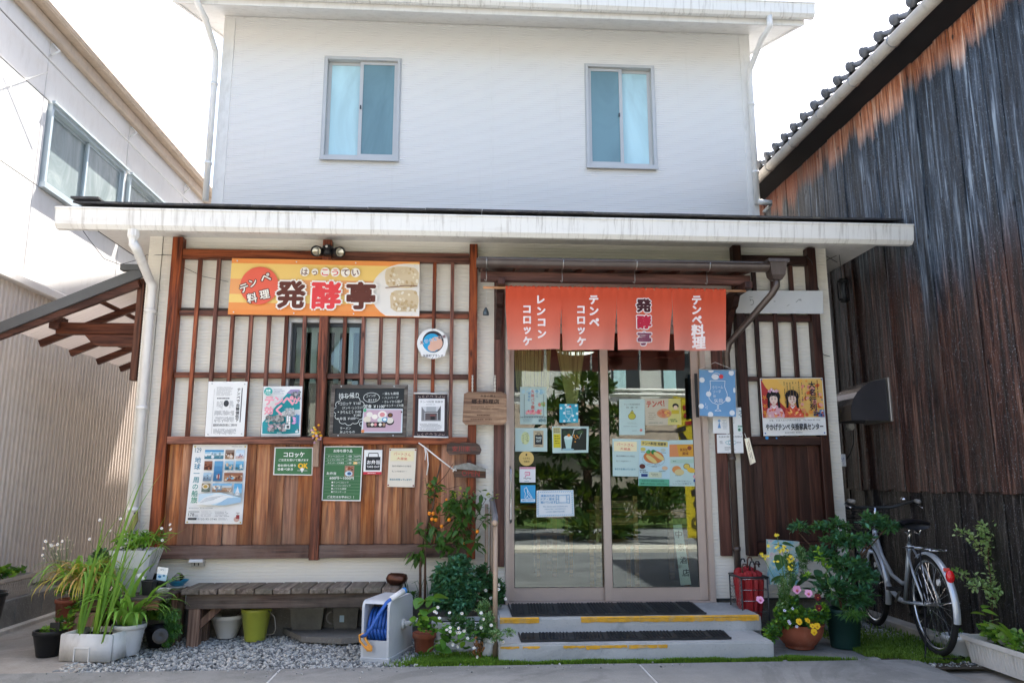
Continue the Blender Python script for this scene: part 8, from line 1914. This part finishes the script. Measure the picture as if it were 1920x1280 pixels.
# black pot at left
bp = pot('black_round_pot', 'glossy black round pot at the left end of the plant group', tuple(atZ(90, 1228, 0)), .075, .105, .17, M['blackpot'], rim=.005)
base = atZ(90, 1228, 0)
bush('seedling_plant', 'low green seedlings in the black round pot', tuple(base+Vector((0, 0, .15))), [(tuple(base+Vector((0, 0, .17))), (.08, .07, .03)), (tuple(base+Vector((.06, .05, .2))), (.08, .07, .05))], 130, .04, .025, [LM['lime'], LM['mid']], seed=20, sm=M['gstem'])
b = MB(); b.mat(M['black']); b.bbox(base.x+.0, base.x+.07, base.y-.02, base.y-.01, .14, .22, .004); tag(b.build('black_label'), 'black square plant label standing in the black round pot', 'plant label')
tp = atZ(118, 1185, 0); t3 = pot('terracotta_saucer_pot', 'shallow terracotta pot with a leafy plant behind the black round pot', (tp.x-.03, tp.y+.12, .0), .08, .10, .24, M['terra'], rim=.008)
bush('hydrangea_cutting', 'bright leafy cutting in the shallow terracotta pot', (tp.x-.03, tp.y+.12, .24), [((tp.x-.05, tp.y+.1, .3), (.09, .07, .05)), ((tp.x+.03, tp.y+.05, .2), (.10, .07, .06))], 150, .055, .03, [LM['mid'], LM['lime']], seed=22, sm=M['gstem'])
# yellowing arching clump on a stand
yb = Vector(on(178, 1085, -.45)); std = thing('plant_stand', (yb.x, yb.y, 0), 'rough wooden stump stand carrying the yellowing grass clump', 'stand')
b = MB(); b.mat(M['legwood']); b.bbox(yb.x-.09, yb.x+.09, yb.y-.08, yb.y+.08, -.02, yb.z-.22, .01); b.build('stump', None, std)
pot('brown_pot', 'dark brown pot hidden under the yellowing grass clump', (yb.x, yb.y, yb.z-.22), .07, .10, .17, M['blackpot'])
yc = thing('yellowing_grass_clump', tuple(yb-Vector((0, 0, .07))), 'arching clump of green and yellow grassy leaves spilling to the left', 'plant')
ym = [strapmesh('ystrap_0', .34, .017, 150, LM['strap'], 9), strapmesh('ystrap_1', .30, .016, 165, LM['ylw'], 9), strapmesh('ystrap_2', .28, .016, 175, LM['dry'], 9)]
R = random.Random(23)
for i in range(190):
    a = R.uniform(0, 6.28); me = R.choice([ym[0], ym[0], ym[0], ym[1], ym[2]] if cos(a) > -.2 else [ym[0], ym[1], ym[2]]); inst('grass_leaf', me, yc, yb+Vector((-.03, -.02, .03))+Vector((R.gauss(-.03, .04), R.gauss(0, .04), -.08)), Quaternion((0, 0, 1), a) @ Quaternion((1, 0, 0), -R.uniform(0, .7)), R.uniform(.95, 1.5))
# dark pot and dark foliage behind the reeds
bush('dark_backing_plant', 'dark leafy plant in shade between the reeds and the tall white pot', on(195, 1070, -.1), [bl(192, 1045, -.0, 24, 18), bl(200, 1075, -.05, 16, 22)], 900, .04, .02, LM['dark'], seed=24)
# wild daisies
dz = thing('fleabane_daisies', on(110, 1080, -.4), 'wispy white fleabane daisies standing against the warehouse wall and the corner', 'flowers')
pts_ = [(85, 1014), (96, 1022), (82, 1027), (80, 1040), (117, 1014), (108, 1020), (187, 974), (168, 1010), (206, 994), (226, 972), (303, 990), (319, 983), (320, 992), (304, 1012), (216, 1051), (229, 1050)]
flowers(dz, [on(x, y, -.55) for x, y in pts_], .012, DP, DC)
sp_ = [(R.gauss(112, 14), R.gauss(1030, 14)) for i in range(40)]
flowers(dz, [on(x, y, -.3) for x, y in sp_], .007, flat('dried_floret', '#d5c6ab'), None, 5, 'floret')
for x, y in pts_[:14]+sp_[::3]:
    b = MB(); b.smooth = True; b.mat(M['gstem']); rx = 120 if x < 150 else (200 if x < 250 else 280); b.tube([on(rx+R.uniform(-15, 15), 1090, -.35), on((rx+x)/2, (1090+y)/2, -.4), on(x, y, -.5)], .0013, 3); b.build('flower_stem', None, dz)
# ---- block planter along the warehouse
bw_ = thing('block_kerb_wall', (-3.75, 0, 0), 'low grey concrete block wall along the foot of the warehouse', 'wall')
for i in range(9):
    y = -2.4+i*.40
    b = MB(); b.mat(M['block']); b.bbox(-3.97, -3.66, y+.003, y+.397, -.03, .235, .004); b.build('concrete_block', None, bw_)
b = MB(); b.mat(M['kerb']); b.bbox(-3.68, -3.60, -2.5, 1.3, -.03, .03, .006); b.build('footing', None, bw_)
def longplanter(name, label, x0, x1, y0, y1, z0, h, mat, lip=.012, taper=.8):
    t = thing(name, ((x0+x1)/2, (y0+y1)/2, z0), label, 'planter'); b = MB(); b.mat(mat); cx, cy = (x0+x1)/2, (y0+y1)/2; hx_, hy_ = (x1-x0)/2, (y1-y0)/2
    def ring(k, z, e=0): return [(cx-hx_*k-e, cy-hy_*(k*.5+.5)-e, z), (cx+hx_*k+e, cy-hy_*(k*.5+.5)-e, z), (cx+hx_*k+e, cy+hy_*(k*.5+.5)+e, z), (cx-hx_*k-e, cy+hy_*(k*.5+.5)+e, z)]
    rs = [ring(taper, z0), ring(.97, z0+h-.03), ring(1, z0+h-.028, lip), ring(1, z0+h, lip), ring(.96, z0+h, 0), ring(.92, z0+h-.04, 0)]
    b.add([v for r in rs for v in r], [(i*4+j, i*4+(j+1) % 4, (i+1)*4+(j+1) % 4, (i+1)*4+j) for i in range(5) for j in range(4)]+[(3, 2, 1, 0)]); b.build('trough', None, t)
    # moulded ribs on the long faces
    n = int((y1-y0)/.03); b = MB(); b.mat(mat)
    for k in range(1, n):
        y = y0+.03*k; 
        for s_ in (-1, 1): b.beam((cx+s_*(hx_*taper+.002), y, z0+.02), (cx+s_*(hx_*.97+.002), y, z0+h-.035), .006, .006, (0, 1, 0))
    b.build('ribs', None, t, stuff=True)
    b = MB(); b.mat(M['soilpot']); b.box(cx-hx_*.9, cx+hx_*.9, cy-hy_*.9, cy+hy_*.9, z0+h-.06, z0+h-.045); b.build('soil', None, t); return t
longplanter('white_trough_planter', 'dusty white trough planter on the block wall at the left edge', -3.88, -3.70, -.02, .72, .236, .17, plain('dusty_white_trough', '#b9aea2', .6, var=.08, dirt=('#7c7468', .5)))
bush('lettuce_bed', 'bright green lettuce-like leaves above the trough planter at the left edge', (-3.76, -.1, .36), [((-3.76, -.25, .45), (.12, .22, .08)), ((-3.78, .05, .45), (.11, .2, .08)), ((-3.80, .45, .44), (.09, .25, .05)), ((-3.72, -.5, .42), (.12, .2, .09))], 1500, .05, .045, [LM['lime'], LM['mid']], seed=26, sm=M['gstem'], up=.3, droop=.3)
t5 = pot('terracotta_pot', 'terracotta pot on the block wall beside the dusty trough', (-3.72, -.26, .236), .08, .11, .16, M['terra'])
pot('black_tall_pot', 'black pot cut by the left edge of the picture', (-3.42, -.46, 0), .09, .14, .40, M['blackpot'])

# ---- right group
# umbrella stand
us = thing('umbrella_rack', tuple(atZ(1410, 1158, .0)+Vector((.02, .1, 0))), 'wire umbrella rack full of closed red umbrellas beside the steps', 'umbrella rack')
x0_, x1_, y0_, y1_ = atY(1391, 1110, -.42).x, atY(1440, 1110, -.42).x, -.42, -.16; zb_, zt_ = .08, atY(1410, 1082, -.42).z
for z in (zb_+.02, zb_+.12, zb_+.2, zb_+.28, zb_+.36):
    b = MB(); b.smooth = True; b.mat(M['chrome']); k = .93+.07*(z-zb_)/(zt_-zb_); b.tube([(x0_, y0_, z), (x1_, y0_, z), (x1_, y1_, z), (x0_, y1_, z)], .0025, 5, closed=True); b.build('rack_wire', None, us)
b = MB(); b.smooth = True; b.mat(M['dkmetal']); b.tube([(x0_-.004, y0_-.004, zt_), (x1_+.004, y0_-.004, zt_), (x1_+.004, y1_, zt_), (x0_-.004, y1_, zt_)], .008, 6, closed=True); b.build('rack_rim', None, us)
for x in (x0_, x1_):
    for y in (y0_, y1_): b = MB(); b.smooth = True; b.mat(M['dkmetal']); b.tube([(x, y, 0), (x, y, zt_)], .006, 6); b.build('rack_post', None, us)
b = MB(); b.mat(M['steel'])
for k in range(14):
    for j in range(2):
        u = k/13; z = zb_+(zt_-zb_)*u; b.tube([(x0_-.002, y0_, z), (x0_-.002, y0_+(y1_-y0_)*.5, min(zt_, z+.1) if j else max(zb_, z-.1)), (x0_-.002, y1_, z)], .0012, 3, cap=False)
b.build('mesh_side', None, us, stuff=True)
rdm = plain('red_umbrella_cloth', '#8f1f24', .6, var=.15, rnd=.12)
for i, (fx, fy, ln) in enumerate(((.2, .3, .40), (.45, .2, .42), (.7, .35, .40), (.3, .65, .43), (.6, .7, .44), (.85, .6, .41))):
    x, y = x0_+(x1_-x0_)*fx, y0_+(y1_-y0_)*fy; u_ = tag(thing('closed_umbrella', (x, y, .05), 'x', 'umbrella'), 'closed red umbrella standing in the bunch in the wire rack', 'umbrella', 'closed red umbrellas in the wire rack')
    b = MB(); b.mat(rdm); n = 16; prof = [(.006, 0), (.025, .06), (.044, .2), (.056, ln*.85), (.046, ln), (.018, ln+.02)]; vs = []
    for r, z in prof:
        for j in range(n): rr = r*(1.15 if j % 2 else .8); vs.append((x+rr*cos(2*pi*j/n+i), y+rr*sin(2*pi*j/n+i), .06+z))
    b.add(vs, [(a*n+j, a*n+(j+1) % n, (a+1)*n+(j+1) % n, (a+1)*n+j) for a in range(5) for j in range(n)]); b.build('canopy', None, u_)
    b = MB(); b.smooth = True; b.mat(M['black'] if i % 2 else wood('cane%d' % i, '#5b3526', '#3b2018')); h_ = .06+ln; b.tube([(x, y, h_-.02), (x, y, h_+.06), (x+.01, y, h_+.085), (x+.03, y, h_+.085), (x+.038, y, h_+.06)], .006, 6); b.build('handle', None, u_)
    for j in range(8): b = MB(); b.mat(M['chrome']); aa = 2*pi*j/8+i; b.tube([(x+.02*cos(aa), y+.02*sin(aa), h_+.0), (x+.036*cos(aa), y+.036*sin(aa), h_-.04)], .0015, 3); b.build('rib_tip', None, u_)
# painted blue panel pot behind
pbm = NT('painted_blue_panel'); f = pbm.noise(pbm.coord((1, 1, 1), False), 9, 5, .6, 1.2); pbm.set(color=pbm.ramp(f, [(.3, lin('#6fb0c4')), (.45, lin('#8fc4d4')), (.55, lin('#cfd9c8')), (.62, lin('#d9b9c0')), (.72, lin('#8fc0d0'))]), rough=.6)
q = [(1441, 1011), (1499, 1015), (1497, 1095), (1444, 1095)]
o = sheet_thing('painted_blue_panel', q, -.3, pbm.m, 'pale blue painted board with faint flowers standing behind the pansies', 'board', th=.05)
pot('blue_painted_crate', 'wooden box stand hidden behind the pansy bowl', tuple(atZ(1478, 1165, 0)+Vector((0, .35, 0))), .12, .13, .32, M['blackpot'], square=True)
# terracotta bowl with pansies
pc_ = atZ(1502, 1214, 0)+Vector((0, .02, 0)); pbw = thing('terracotta_bowl', tuple(pc_), 'wide round terracotta bowl planted with yellow and pink pansies', 'pot')
b = MB(); b.smooth = True; b.mat(M['terra']); b.lathe([(.095, 0), (.10, .006), (.10, .022), (.115, .03), (.155, .08), (.172, .125), (.170, .15), (.178, .158), (.18, .17), (.165, .172), (.16, .15), (.10, .04), (.001, .03)], pc_, 36, close=True); b.build('bowl_body', None, pbw)
b = MB(); b.mat(M['soilpot']); b.lathe([(.162, .15), (.001, .165)], pc_, 24); b.build('soil', None, pbw)
t = bush('pansy_bed', 'mixed pansies and trailing greens overflowing the terracotta bowl', tuple(pc_+Vector((0, 0, .16))), [bl(1500, 1155, -.85, 46, 18, 30), bl(1465, 1160, -.8, 22, 26, 20), bl(1448, 1185, -.85, 18, 16, 15), bl(1480, 1130, -.75, 20, 22, 16), bl(1540, 1150, -.8, 22, 22, 16)], 2300, .03, .02, [LM['mid'], LM['fern'], LM['lime']], seed=28, sm=M['gstem'])
bush('sweet_alyssum_stalks', 'tall pale sage seedpod stalks with yellow flowers rising from the bowl', on(1478, 1160, -.8), [bl(1470, 1100, -.78, 12, 34, 10), bl(1482, 1065, -.75, 14, 30, 10), bl(1465, 1145, -.8, 14, 20, 12), bl(1505, 1050, -.7, 12, 30, 8)], 2200, .022, .007, [LM['sage'], LM['fern']], [on(1460, 1030, -.78), on(1482, 1020, -.75), on(1500, 1020, -.7)], .003, 29, sm=M['gstem'], up=.6)
cy_ = flat('yellow_floret', '#e6cf3f', .6)
fl2 = thing('mustard_flowers', on(1470, 1040, -.8), 'small yellow flower heads on tall stalks above the pansies', 'flowers'); R = random.Random(30)
for (cx, cy, n, sg) in ((1456, 1002, 5, 2), (1431, 1042, 8, 3), (1466, 1026, 16, 5), (1483, 1048, 14, 4), (1440, 1023, 3, 1), (1455, 1052, 3, 2), (1480, 1062, 6, 3)): flowers(fl2, [on(R.gauss(cx, sg), R.gauss(cy, sg), -.8) for _ in range(n)], .011, cy_, None, 4, 'floret')
for (a_, c_) in (((1468, 1130), (1431, 1044)), ((1470, 1130), (1457, 1004)), ((1476, 1120), (1466, 1026)), ((1478, 1120), (1483, 1048))):
    b = MB(); b.smooth = True; b.mat(M['gstem']); b.tube([on(a_[0], a_[1], -.8), on((a_[0]+c_[0])/2+4, (a_[1]+c_[1])/2, -.8), on(c_[0], c_[1], -.8)], .002, 4); b.build('stalk', None, fl2)
def pansy(parent, px, py, Y, r, c1, c2, c3, name='pansy_flower'):
    c = Vector(on(px, py, Y)); b = MB(); R = random.Random(px*31+py); q = (Vector((R.gauss(0, .2), -1, .2+R.gauss(0, .2)))).to_track_quat('Z', 'Y')
    for k, (ax, ay, rr) in enumerate(((-.35, .55, .62), (.35, .55, .62), (-.55, -.05, .58), (.55, -.05, .58), (0, -.5, .68))):
        b.mat(c1); b.add([c+q @ Vector(((ax+rr*cos(t_))*r, (ay+rr*sin(t_)*.9)*r, .001*k+.002*cos(t_*3))) for t_ in [2*pi*j/12 for j in range(12)]], [tuple(range(12))])
    b.mat(c2); b.add([c+q @ Vector((.35*r*cos(t_), (-.2+.4*sin(t_))*r, .007)) for t_ in [2*pi*j/9 for j in range(9)]], [tuple(range(9))])
    b.mat(c3); b.add([c+q @ Vector((.12*r*cos(t_), .12*r*sin(t_), .009)) for t_ in [2*pi*j/7 for j in range(7)]], [tuple(range(7))]); b.build(name, None, parent)
pk, pk2, mar, yl, yl2 = flat('pansy_pink', '#d99cc0'), flat('pansy_crimson', '#a83a6a'), flat('pansy_maroon', '#541019'), flat('pansy_yellow', '#efc42a'), flat('pansy_deep_yellow', '#d99a1c')
for a_ in ((1494, 1105, .026, pk, pk2, yl), (1516, 1112, .024, pk, pk2, yl), (1425, 1124, .024, pk, pk2, yl), (1533, 1119, .022, mar, flat('mr2', '#7c1420'), yl), (1535, 1139, .021, mar, flat('mr3', '#7c1420'), yl), (1498, 1165, .02, yl, yl2, yl2), (1514, 1163, .018, yl, yl2, yl2), (1532, 1173, .02, yl, yl2, yl2), (1526, 1184, .02, yl, yl2, yl2), (1523, 1173, .016, yl, yl2, yl2)):
    pansy(t, a_[0], a_[1], -.97, *a_[2:])
flowers(t, [on(x, y, -.96) for x, y in ((1471, 1144), (1486, 1140), (1479, 1164), (1494, 1174), (1481, 1168))], .012, flat('viola_white', '#d5d6e6'), flat('viola_eye', '#6a5a9a'), 5)
bigs = [lmesh('bigdark', .14, .08, LM['dark'], droop=.25, seg=6), lmesh('bigdark2', .12, .07, LM['blue'], droop=.35, seg=6)]
tt = thing('broad_dark_leaf_plant', on(1500, 1130, -.6), 'broad dark green leaves behind the pink pansies', 'plant'); R = random.Random(33)
for (px, py, n) in ((1500, 1085, 5), (1520, 1080, 5), (1480, 1040, 5), (1492, 1030, 4), (1455, 1090, 3), (1545, 1130, 3), (1535, 1095, 3)): leaves_at(tt, px, py, -.6, 9, 8, n, bigs, R, .1, 1.0, .05)
# green pot with shrub
gp_ = atZ(1585, 1212, 0); pot('green_square_pot', 'tall dark green plastic pot holding the leafy shrub', tuple(gp_), .105, .128, .27, M['greenpot'], rim=.006, n=8)
gb = gp_+Vector((0, 0, .24))
t = bush('leafy_shrub', 'spreading blue-green shrub in the tall green pot beside the bicycle', tuple(gb), [bl(1590, 1010, -.75, 56, 16, 20), bl(1560, 985, -.7, 44, 14, 18), bl(1640, 975, -.75, 38, 12, 18), bl(1500, 990, -.65, 30, 9, 14), bl(1590, 1060, -.8, 48, 22, 20), bl(1560, 1100, -.8, 36, 24, 18), bl(1620, 1080, -.8, 26, 22, 16), bl(1665, 985, -.75, 26, 12, 16), bl(1610, 1120, -.8, 34, 22, 18), bl(1545, 1040, -.75, 30, 22, 14)], 3900, .048, .021, [LM['blue'], LM['dark'], LM['fern']], [on(1545, 1010, -.7), on(1600, 1000, -.75), on(1640, 1000, -.75), on(1575, 1060, -.8), on(1625, 1070, -.8), on(1500, 1000, -.65), on(1665, 985, -.75)], .010, 34, up=.25)
bush('lime_shoot', 'fresh lime green shoot rising at the left side of the leafy shrub', on(1560, 1120, -.95), [bl(1537, 1038, -.95, 10, 12, 6), bl(1548, 1060, -.95, 6, 16, 5), bl(1516, 1080, -.95, 10, 6, 5)], 60, .035, .02, LM['lime'], [on(1536, 1036, -.95)], .003, 35, sm=M['gstem'])
bush('basal_grass', 'fine green grass hanging over the rim of the tall green pot', tuple(gb), [bl(1595, 1150, -.95, 34, 7, 12)], 300, .05, .006, [LM['fern'], LM['mid']], seed=36, sm=M['gstem'], droop=.6)
# right hand sapling and planters
sx0 = atX(1862, 1190, 3.5); sap = Vector((3.44, -1.12, .0))
sap = atZ(1862, 1198, .12)
t = thing('small_leaved_sapling', tuple(sap), 'small-leaved sapling with pale lit leaves growing from the white planter on the right', 'tree')
D = sap.y
tr = [(1862, 1200), (1860, 1130), (1857, 1080), (1852, 1045), (1856, 1015), (1866, 985)]
b = MB(); b.smooth = True; b.mat(M['stem']); b.tube([on(x, y, D) for x, y in tr], [.006, .005, .0045, .004, .003, .002], 6); b.build('trunk', None, t)
brs = [[(1857, 1095), (1830, 1085), (1800, 1078), (1788, 1072)], [(1858, 1108), (1840, 1100), (1815, 1097)], [(1858, 1090), (1880, 1075), (1905, 1055), (1920, 1040)], [(1858, 1100), (1885, 1094), (1918, 1088)], [(1852, 1045), (1835, 1025), (1818, 1002), (1792, 995)], [(1856, 1030), (1870, 1010), (1885, 990), (1895, 985)], [(1855, 1020), (1845, 1000), (1842, 985)], [(1860, 1130), (1872, 1115), (1876, 1100)]]
b = MB(); b.smooth = True; b.mat(LM['pale']); R = random.Random(38)
for br in brs+[tr[2:]]:
    s_ = MB(); s_.smooth = True; s_.mat(M['stem']); P3 = [Vector(on(x, y, D+.03*(i if br[0][0] % 2 else -i))) for i, (x, y) in enumerate(br)]; s_.tube(P3, [.003, .0022, .0015, .001][:len(P3)] if len(P3) <= 4 else .002, 5); s_.build('branch', None, t)
    def fn(R, P3=P3):
        i = R.randrange(len(P3)-1); u = R.random(); p = P3[i].lerp(P3[i+1], u); s1 = Vector((R.gauss(0, 1), R.gauss(0, .6), R.gauss(0, 1))).normalized(); return p+s1*R.uniform(.0, .03), s1
    scatter_leaves(b, 95, fn, .031, .018, R, .2)
def fn2(R): return on(R.gauss(1868, 18), R.gauss(1002, 14), D+R.gauss(0, .04)), (R.gauss(0, 1), 0, R.gauss(0, 1))
scatter_leaves(b, 260, fn2, .031, .018, R, .2); b.build('foliage', None, t, stuff=True)
longplanter('ribbed_white_trough', 'long ribbed white trough planter along the charred wall at the right', 3.40, 3.60, -1.95, -1.12, -.012, .17, plain('bright_white_trough', '#d8d5ce', .5, var=.05, dirt=('#8d8576', .4)))
pot('oval_white_pot', 'oval white pot behind the end of the ribbed trough', (3.43, -1.03, -.012), .07, .10, .15, M['whitepot'], rim=.006)
bt_ = [lmesh('bright_a', .11, .06, LM['lime'], droop=.3, seg=5), lmesh('bright_b', .09, .05, LM['pale'], droop=.2, seg=5)]
t = thing('trough_plants', (3.5, -1.4, .16), 'bright broad-leaved plants overflowing the ribbed white trough', 'plant'); R = random.Random(40)
for (px, py, n, s_) in ((1835, 1145, 3, .9), (1870, 1170, 6, .9), (1895, 1195, 10, .9), (1910, 1210, 10, .9), (1885, 1185, 12, .9), (1905, 1225, 10, 1.0)): leaves_at(t, px, py, -1.3, 8, 7, n, bt_, R, .1, s_, .06)
ls = strapmesh('blade_b', .3, .03, 60, LM['lime'], 8)
for i in range(5): inst('long_leaf', ls, t, Vector((3.5, -1.5, .15)), Quaternion((0, 0, 1), R.uniform(.8, 2.4)) @ Quaternion((1, 0, 0), -.5), R.uniform(.8, 1.1))
bush('trough_greens', 'mass of small mid green leaves filling the ribbed white trough', (3.5, -1.5, .15), [((3.5, -1.3, .2), (.09, .15, .06)), ((3.5, -1.6, .2), (.10, .2, .07))], 500, .035, .02, [LM['mid'], LM['lime']], seed=41, sm=M['gstem'])
bush('alley_weeds', 'sparse weeds at the foot of the charred wall behind the trough', (3.5, -.9, 0), [((3.5, -.95, .12), (.06, .1, .08)), ((3.42, -.8, .1), (.05, .08, .06))], 90, .025, .014, LM['mid'], seed=42, sm=M['gstem'])

# ================================================================== across the lane (mirrored in the glass)
hs = thing('opposite_house', (6, -19, 0), 'pale sided house with a low tiled front roof across the lane', 'house')
b = MB(); b.mat(plain('opposite_siding', '#cfd0cc', .6, var=.04)); b.box(-3, 9.5, -24, -20, 0, 7); b.build('wall', None, hs)
b = MB(); b.mat(plain('opposite_roof', '#4a4643', .8, var=.2)); b.poly([(-3.4, -19.2, 6.9), (9.9, -19.2, 6.9), (9.9, -22, 8.2), (-3.4, -22, 8.2)], (0, 0, .12)); b.build('roof', None, hs)
for x in (5.2, 7.0, 1.0):
    b = MB(); b.mat(M['dkmetal']); b.box(x, x+1.0, -20.0, -19.96, 4.2, 5.6); o = b.build('window', None, hs); ORG[o.name] = ORG[hs.name]
    b = MB(); b.mat(M['frost']); b.box(x+.06, x+.5, -19.959, -19.95, 4.26, 5.54); b.build('pane', None, o)
    b = MB(); b.mat(M['trim']); b.box(x-.05, x+1.05, -19.95, -19.9, 4.1, 4.18); b.build('sill', None, o)
for z in (4.0, 3.85): b = MB(); b.smooth = True; b.mat(M['trim']); b.tube([(3.5, -17.5, z), (9, -17.5, z)], .05, 8); b.build('railing', None, hs)
rt = plain('weathered_roof_tile', '#7c6f63', .7, var=.35, scale=4, bump=.2)
for r_ in range(12):
    y = -17.2-r_*.24; z = 2.25+r_*.13
    b = MB(); b.smooth = True; b.mat(rt); n = 90; vs = []
    for k in range(n+1):
        x = -2.5+12*k/n; w_ = .035*abs(sin(k*1.05)); vs += [(x, y, z+w_), (x, y-.3, z+.16+w_), (x, y, z-.05)]
    b.add(vs, [(k*3, (k+1)*3, (k+1)*3+1, k*3+1) for k in range(n)]+[(k*3+2, (k+1)*3+2, (k+1)*3, k*3) for k in range(n)]); b.build('tile_course', None, hs)
b = MB(); b.mat(plain('lower_wall', '#8a8378', .7)); b.box(-2.4, 9.4, -19.9, -17.6, 0, 2.25); b.build('front_wall', None, hs)
dk = thing('neighbour_house', (14, -18, 0), 'dark timber house with a black gable roof beyond the opposite house', 'house')
b = MB(); b.mat(plain('dark_timber', '#3a332d', .7)); b.box(9.8, 18, -24, -18, 0, 4.0); b.build('wall', None, dk)
b = MB(); b.mat(M['blackroof']); b.poly([(9.4, -17.2, 3.9), (18.4, -17.2, 3.9), (18.4, -21, 6.2), (9.4, -21, 6.2)], (0, 0, .15)); b.build('roof', None, dk)
dk2 = thing('neighbour_house', (-9, -18, 0), 'grey plastered house to the left across the lane', 'house')
b = MB(); b.mat(plain('grey_plaster', '#a8a399', .7)); b.box(-14, -4.5, -24, -17, 0, 5.0); b.build('wall', None, dk2)
b = MB(); b.mat(M['blackroof']); b.poly([(-14.5, -16.4, 4.9), (-4, -16.4, 4.9), (-4, -20.5, 6.8), (-14.5, -20.5, 6.8)], (0, 0, .15)); b.build('roof', None, dk2)
def pine(name, label, x, y, h, seed, blobs, n):
    t = thing(name, (x, y, 0), label, 'tree'); R = random.Random(seed)
    b = MB(); b.smooth = True; b.mat(M['stem']); b.tube([(x, y, 0), (x+.06, y, h*.35), (x-.04, y, h*.7), (x, y, h*.95)], [.11, .09, .05, .02], 8); b.build('trunk', None, t)
    b = MB(); b.smooth = True; b.mat(LM['far'])
    for (cx, cy, cz, rx, rz) in blobs:
        s_ = MB(); s_.smooth = True; s_.mat(M['stem']); s_.tube([(x, y, cz-.15), (x+cx*.5, y+cy*.5, cz-.08), (x+cx, y+cy, cz)], [.04, .03, .015], 6); s_.build('limb', None, t)
        for k in range(int(n*rx)):
            d = Vector((R.gauss(0, 1), R.gauss(0, 1), R.gauss(0, .8))).normalized(); p = Vector((x+cx, y+cy, cz))+Vector((d.x*rx, d.y*rx, d.z*rz))*R.uniform(.4, 1)
            q = aim(d+Vector((0, 0, .4)), R.random()*3); L_ = R.uniform(.10, .18)
            b.add([p+q @ Vector(v)*L_ for v in ((-.25, 0, 0), (0, -.1, .05), (.25, 0, 0), (.12, .9, 0), (-.12, .9, .05))], [(0, 1, 2, 3, 4)])
    b.build('crown', None, t, stuff=True)
pine('garden_pine', 'clipped green garden pine in front of the opposite house', 2.5, -9.3, 3.4, 51, [(0, 0, 3.1, .6, .35), (-.7, .1, 2.6, .6, .28), (.7, 0, 2.45, .7, .3), (-.4, 0, 1.9, .8, .28), (.6, .1, 1.5, .7, .25), (-.9, 0, 1.2, .7, .25), (0, 0, .8, .8, .3), (-1.5, .2, .7, .6, .4), (.2, .6, .3, .7, .35), (1.4, .1, .9, .6, .3)], 900)
bushes_ = [(4.2, -12.8, .9, .5), (5.6, -12.9, 1.0, .55), (7.2, -12.8, 1.1, .55), (1.2, -12.6, .9, .5), (-1.0, -12.7, 1.0, .5), (-3, -12.6, 1.0, .5)]
for i, (x, y, r, rz) in enumerate(bushes_):
    t = thing('garden_shrub', (x, y, 0), ['round clipped shrub under the tiled roof across the lane, left of the tallest', 'round clipped shrub across the lane, middle of three', 'widest round clipped shrub across the lane', 'round shrub just left of the garden pine', 'round shrub in the verge left across the lane', 'round shrub at the far left of the verge'][i], 'shrub', 'clipped shrubs across the lane'); R = random.Random(60+i); b = MB(); b.smooth = True; b.mat(LM['far'])
    for k in range(1300):
        d = Vector((R.gauss(0, 1), R.gauss(0, 1), abs(R.gauss(0, 1)))).normalized(); p = Vector((x, y, .15))+Vector((d.x*r, d.y*r, d.z*rz*1.6))*R.uniform(.7, 1); q = aim(d, R.random()*3); L_ = R.uniform(.08, .14)
        b.add([p+q @ Vector(v)*L_ for v in ((-.3, 0, 0), (.3, 0, 0), (.2, .8, 0), (-.2, .8, .05))], [(0, 1, 2, 3)])
    b.build('foliage', None, t, stuff=True)
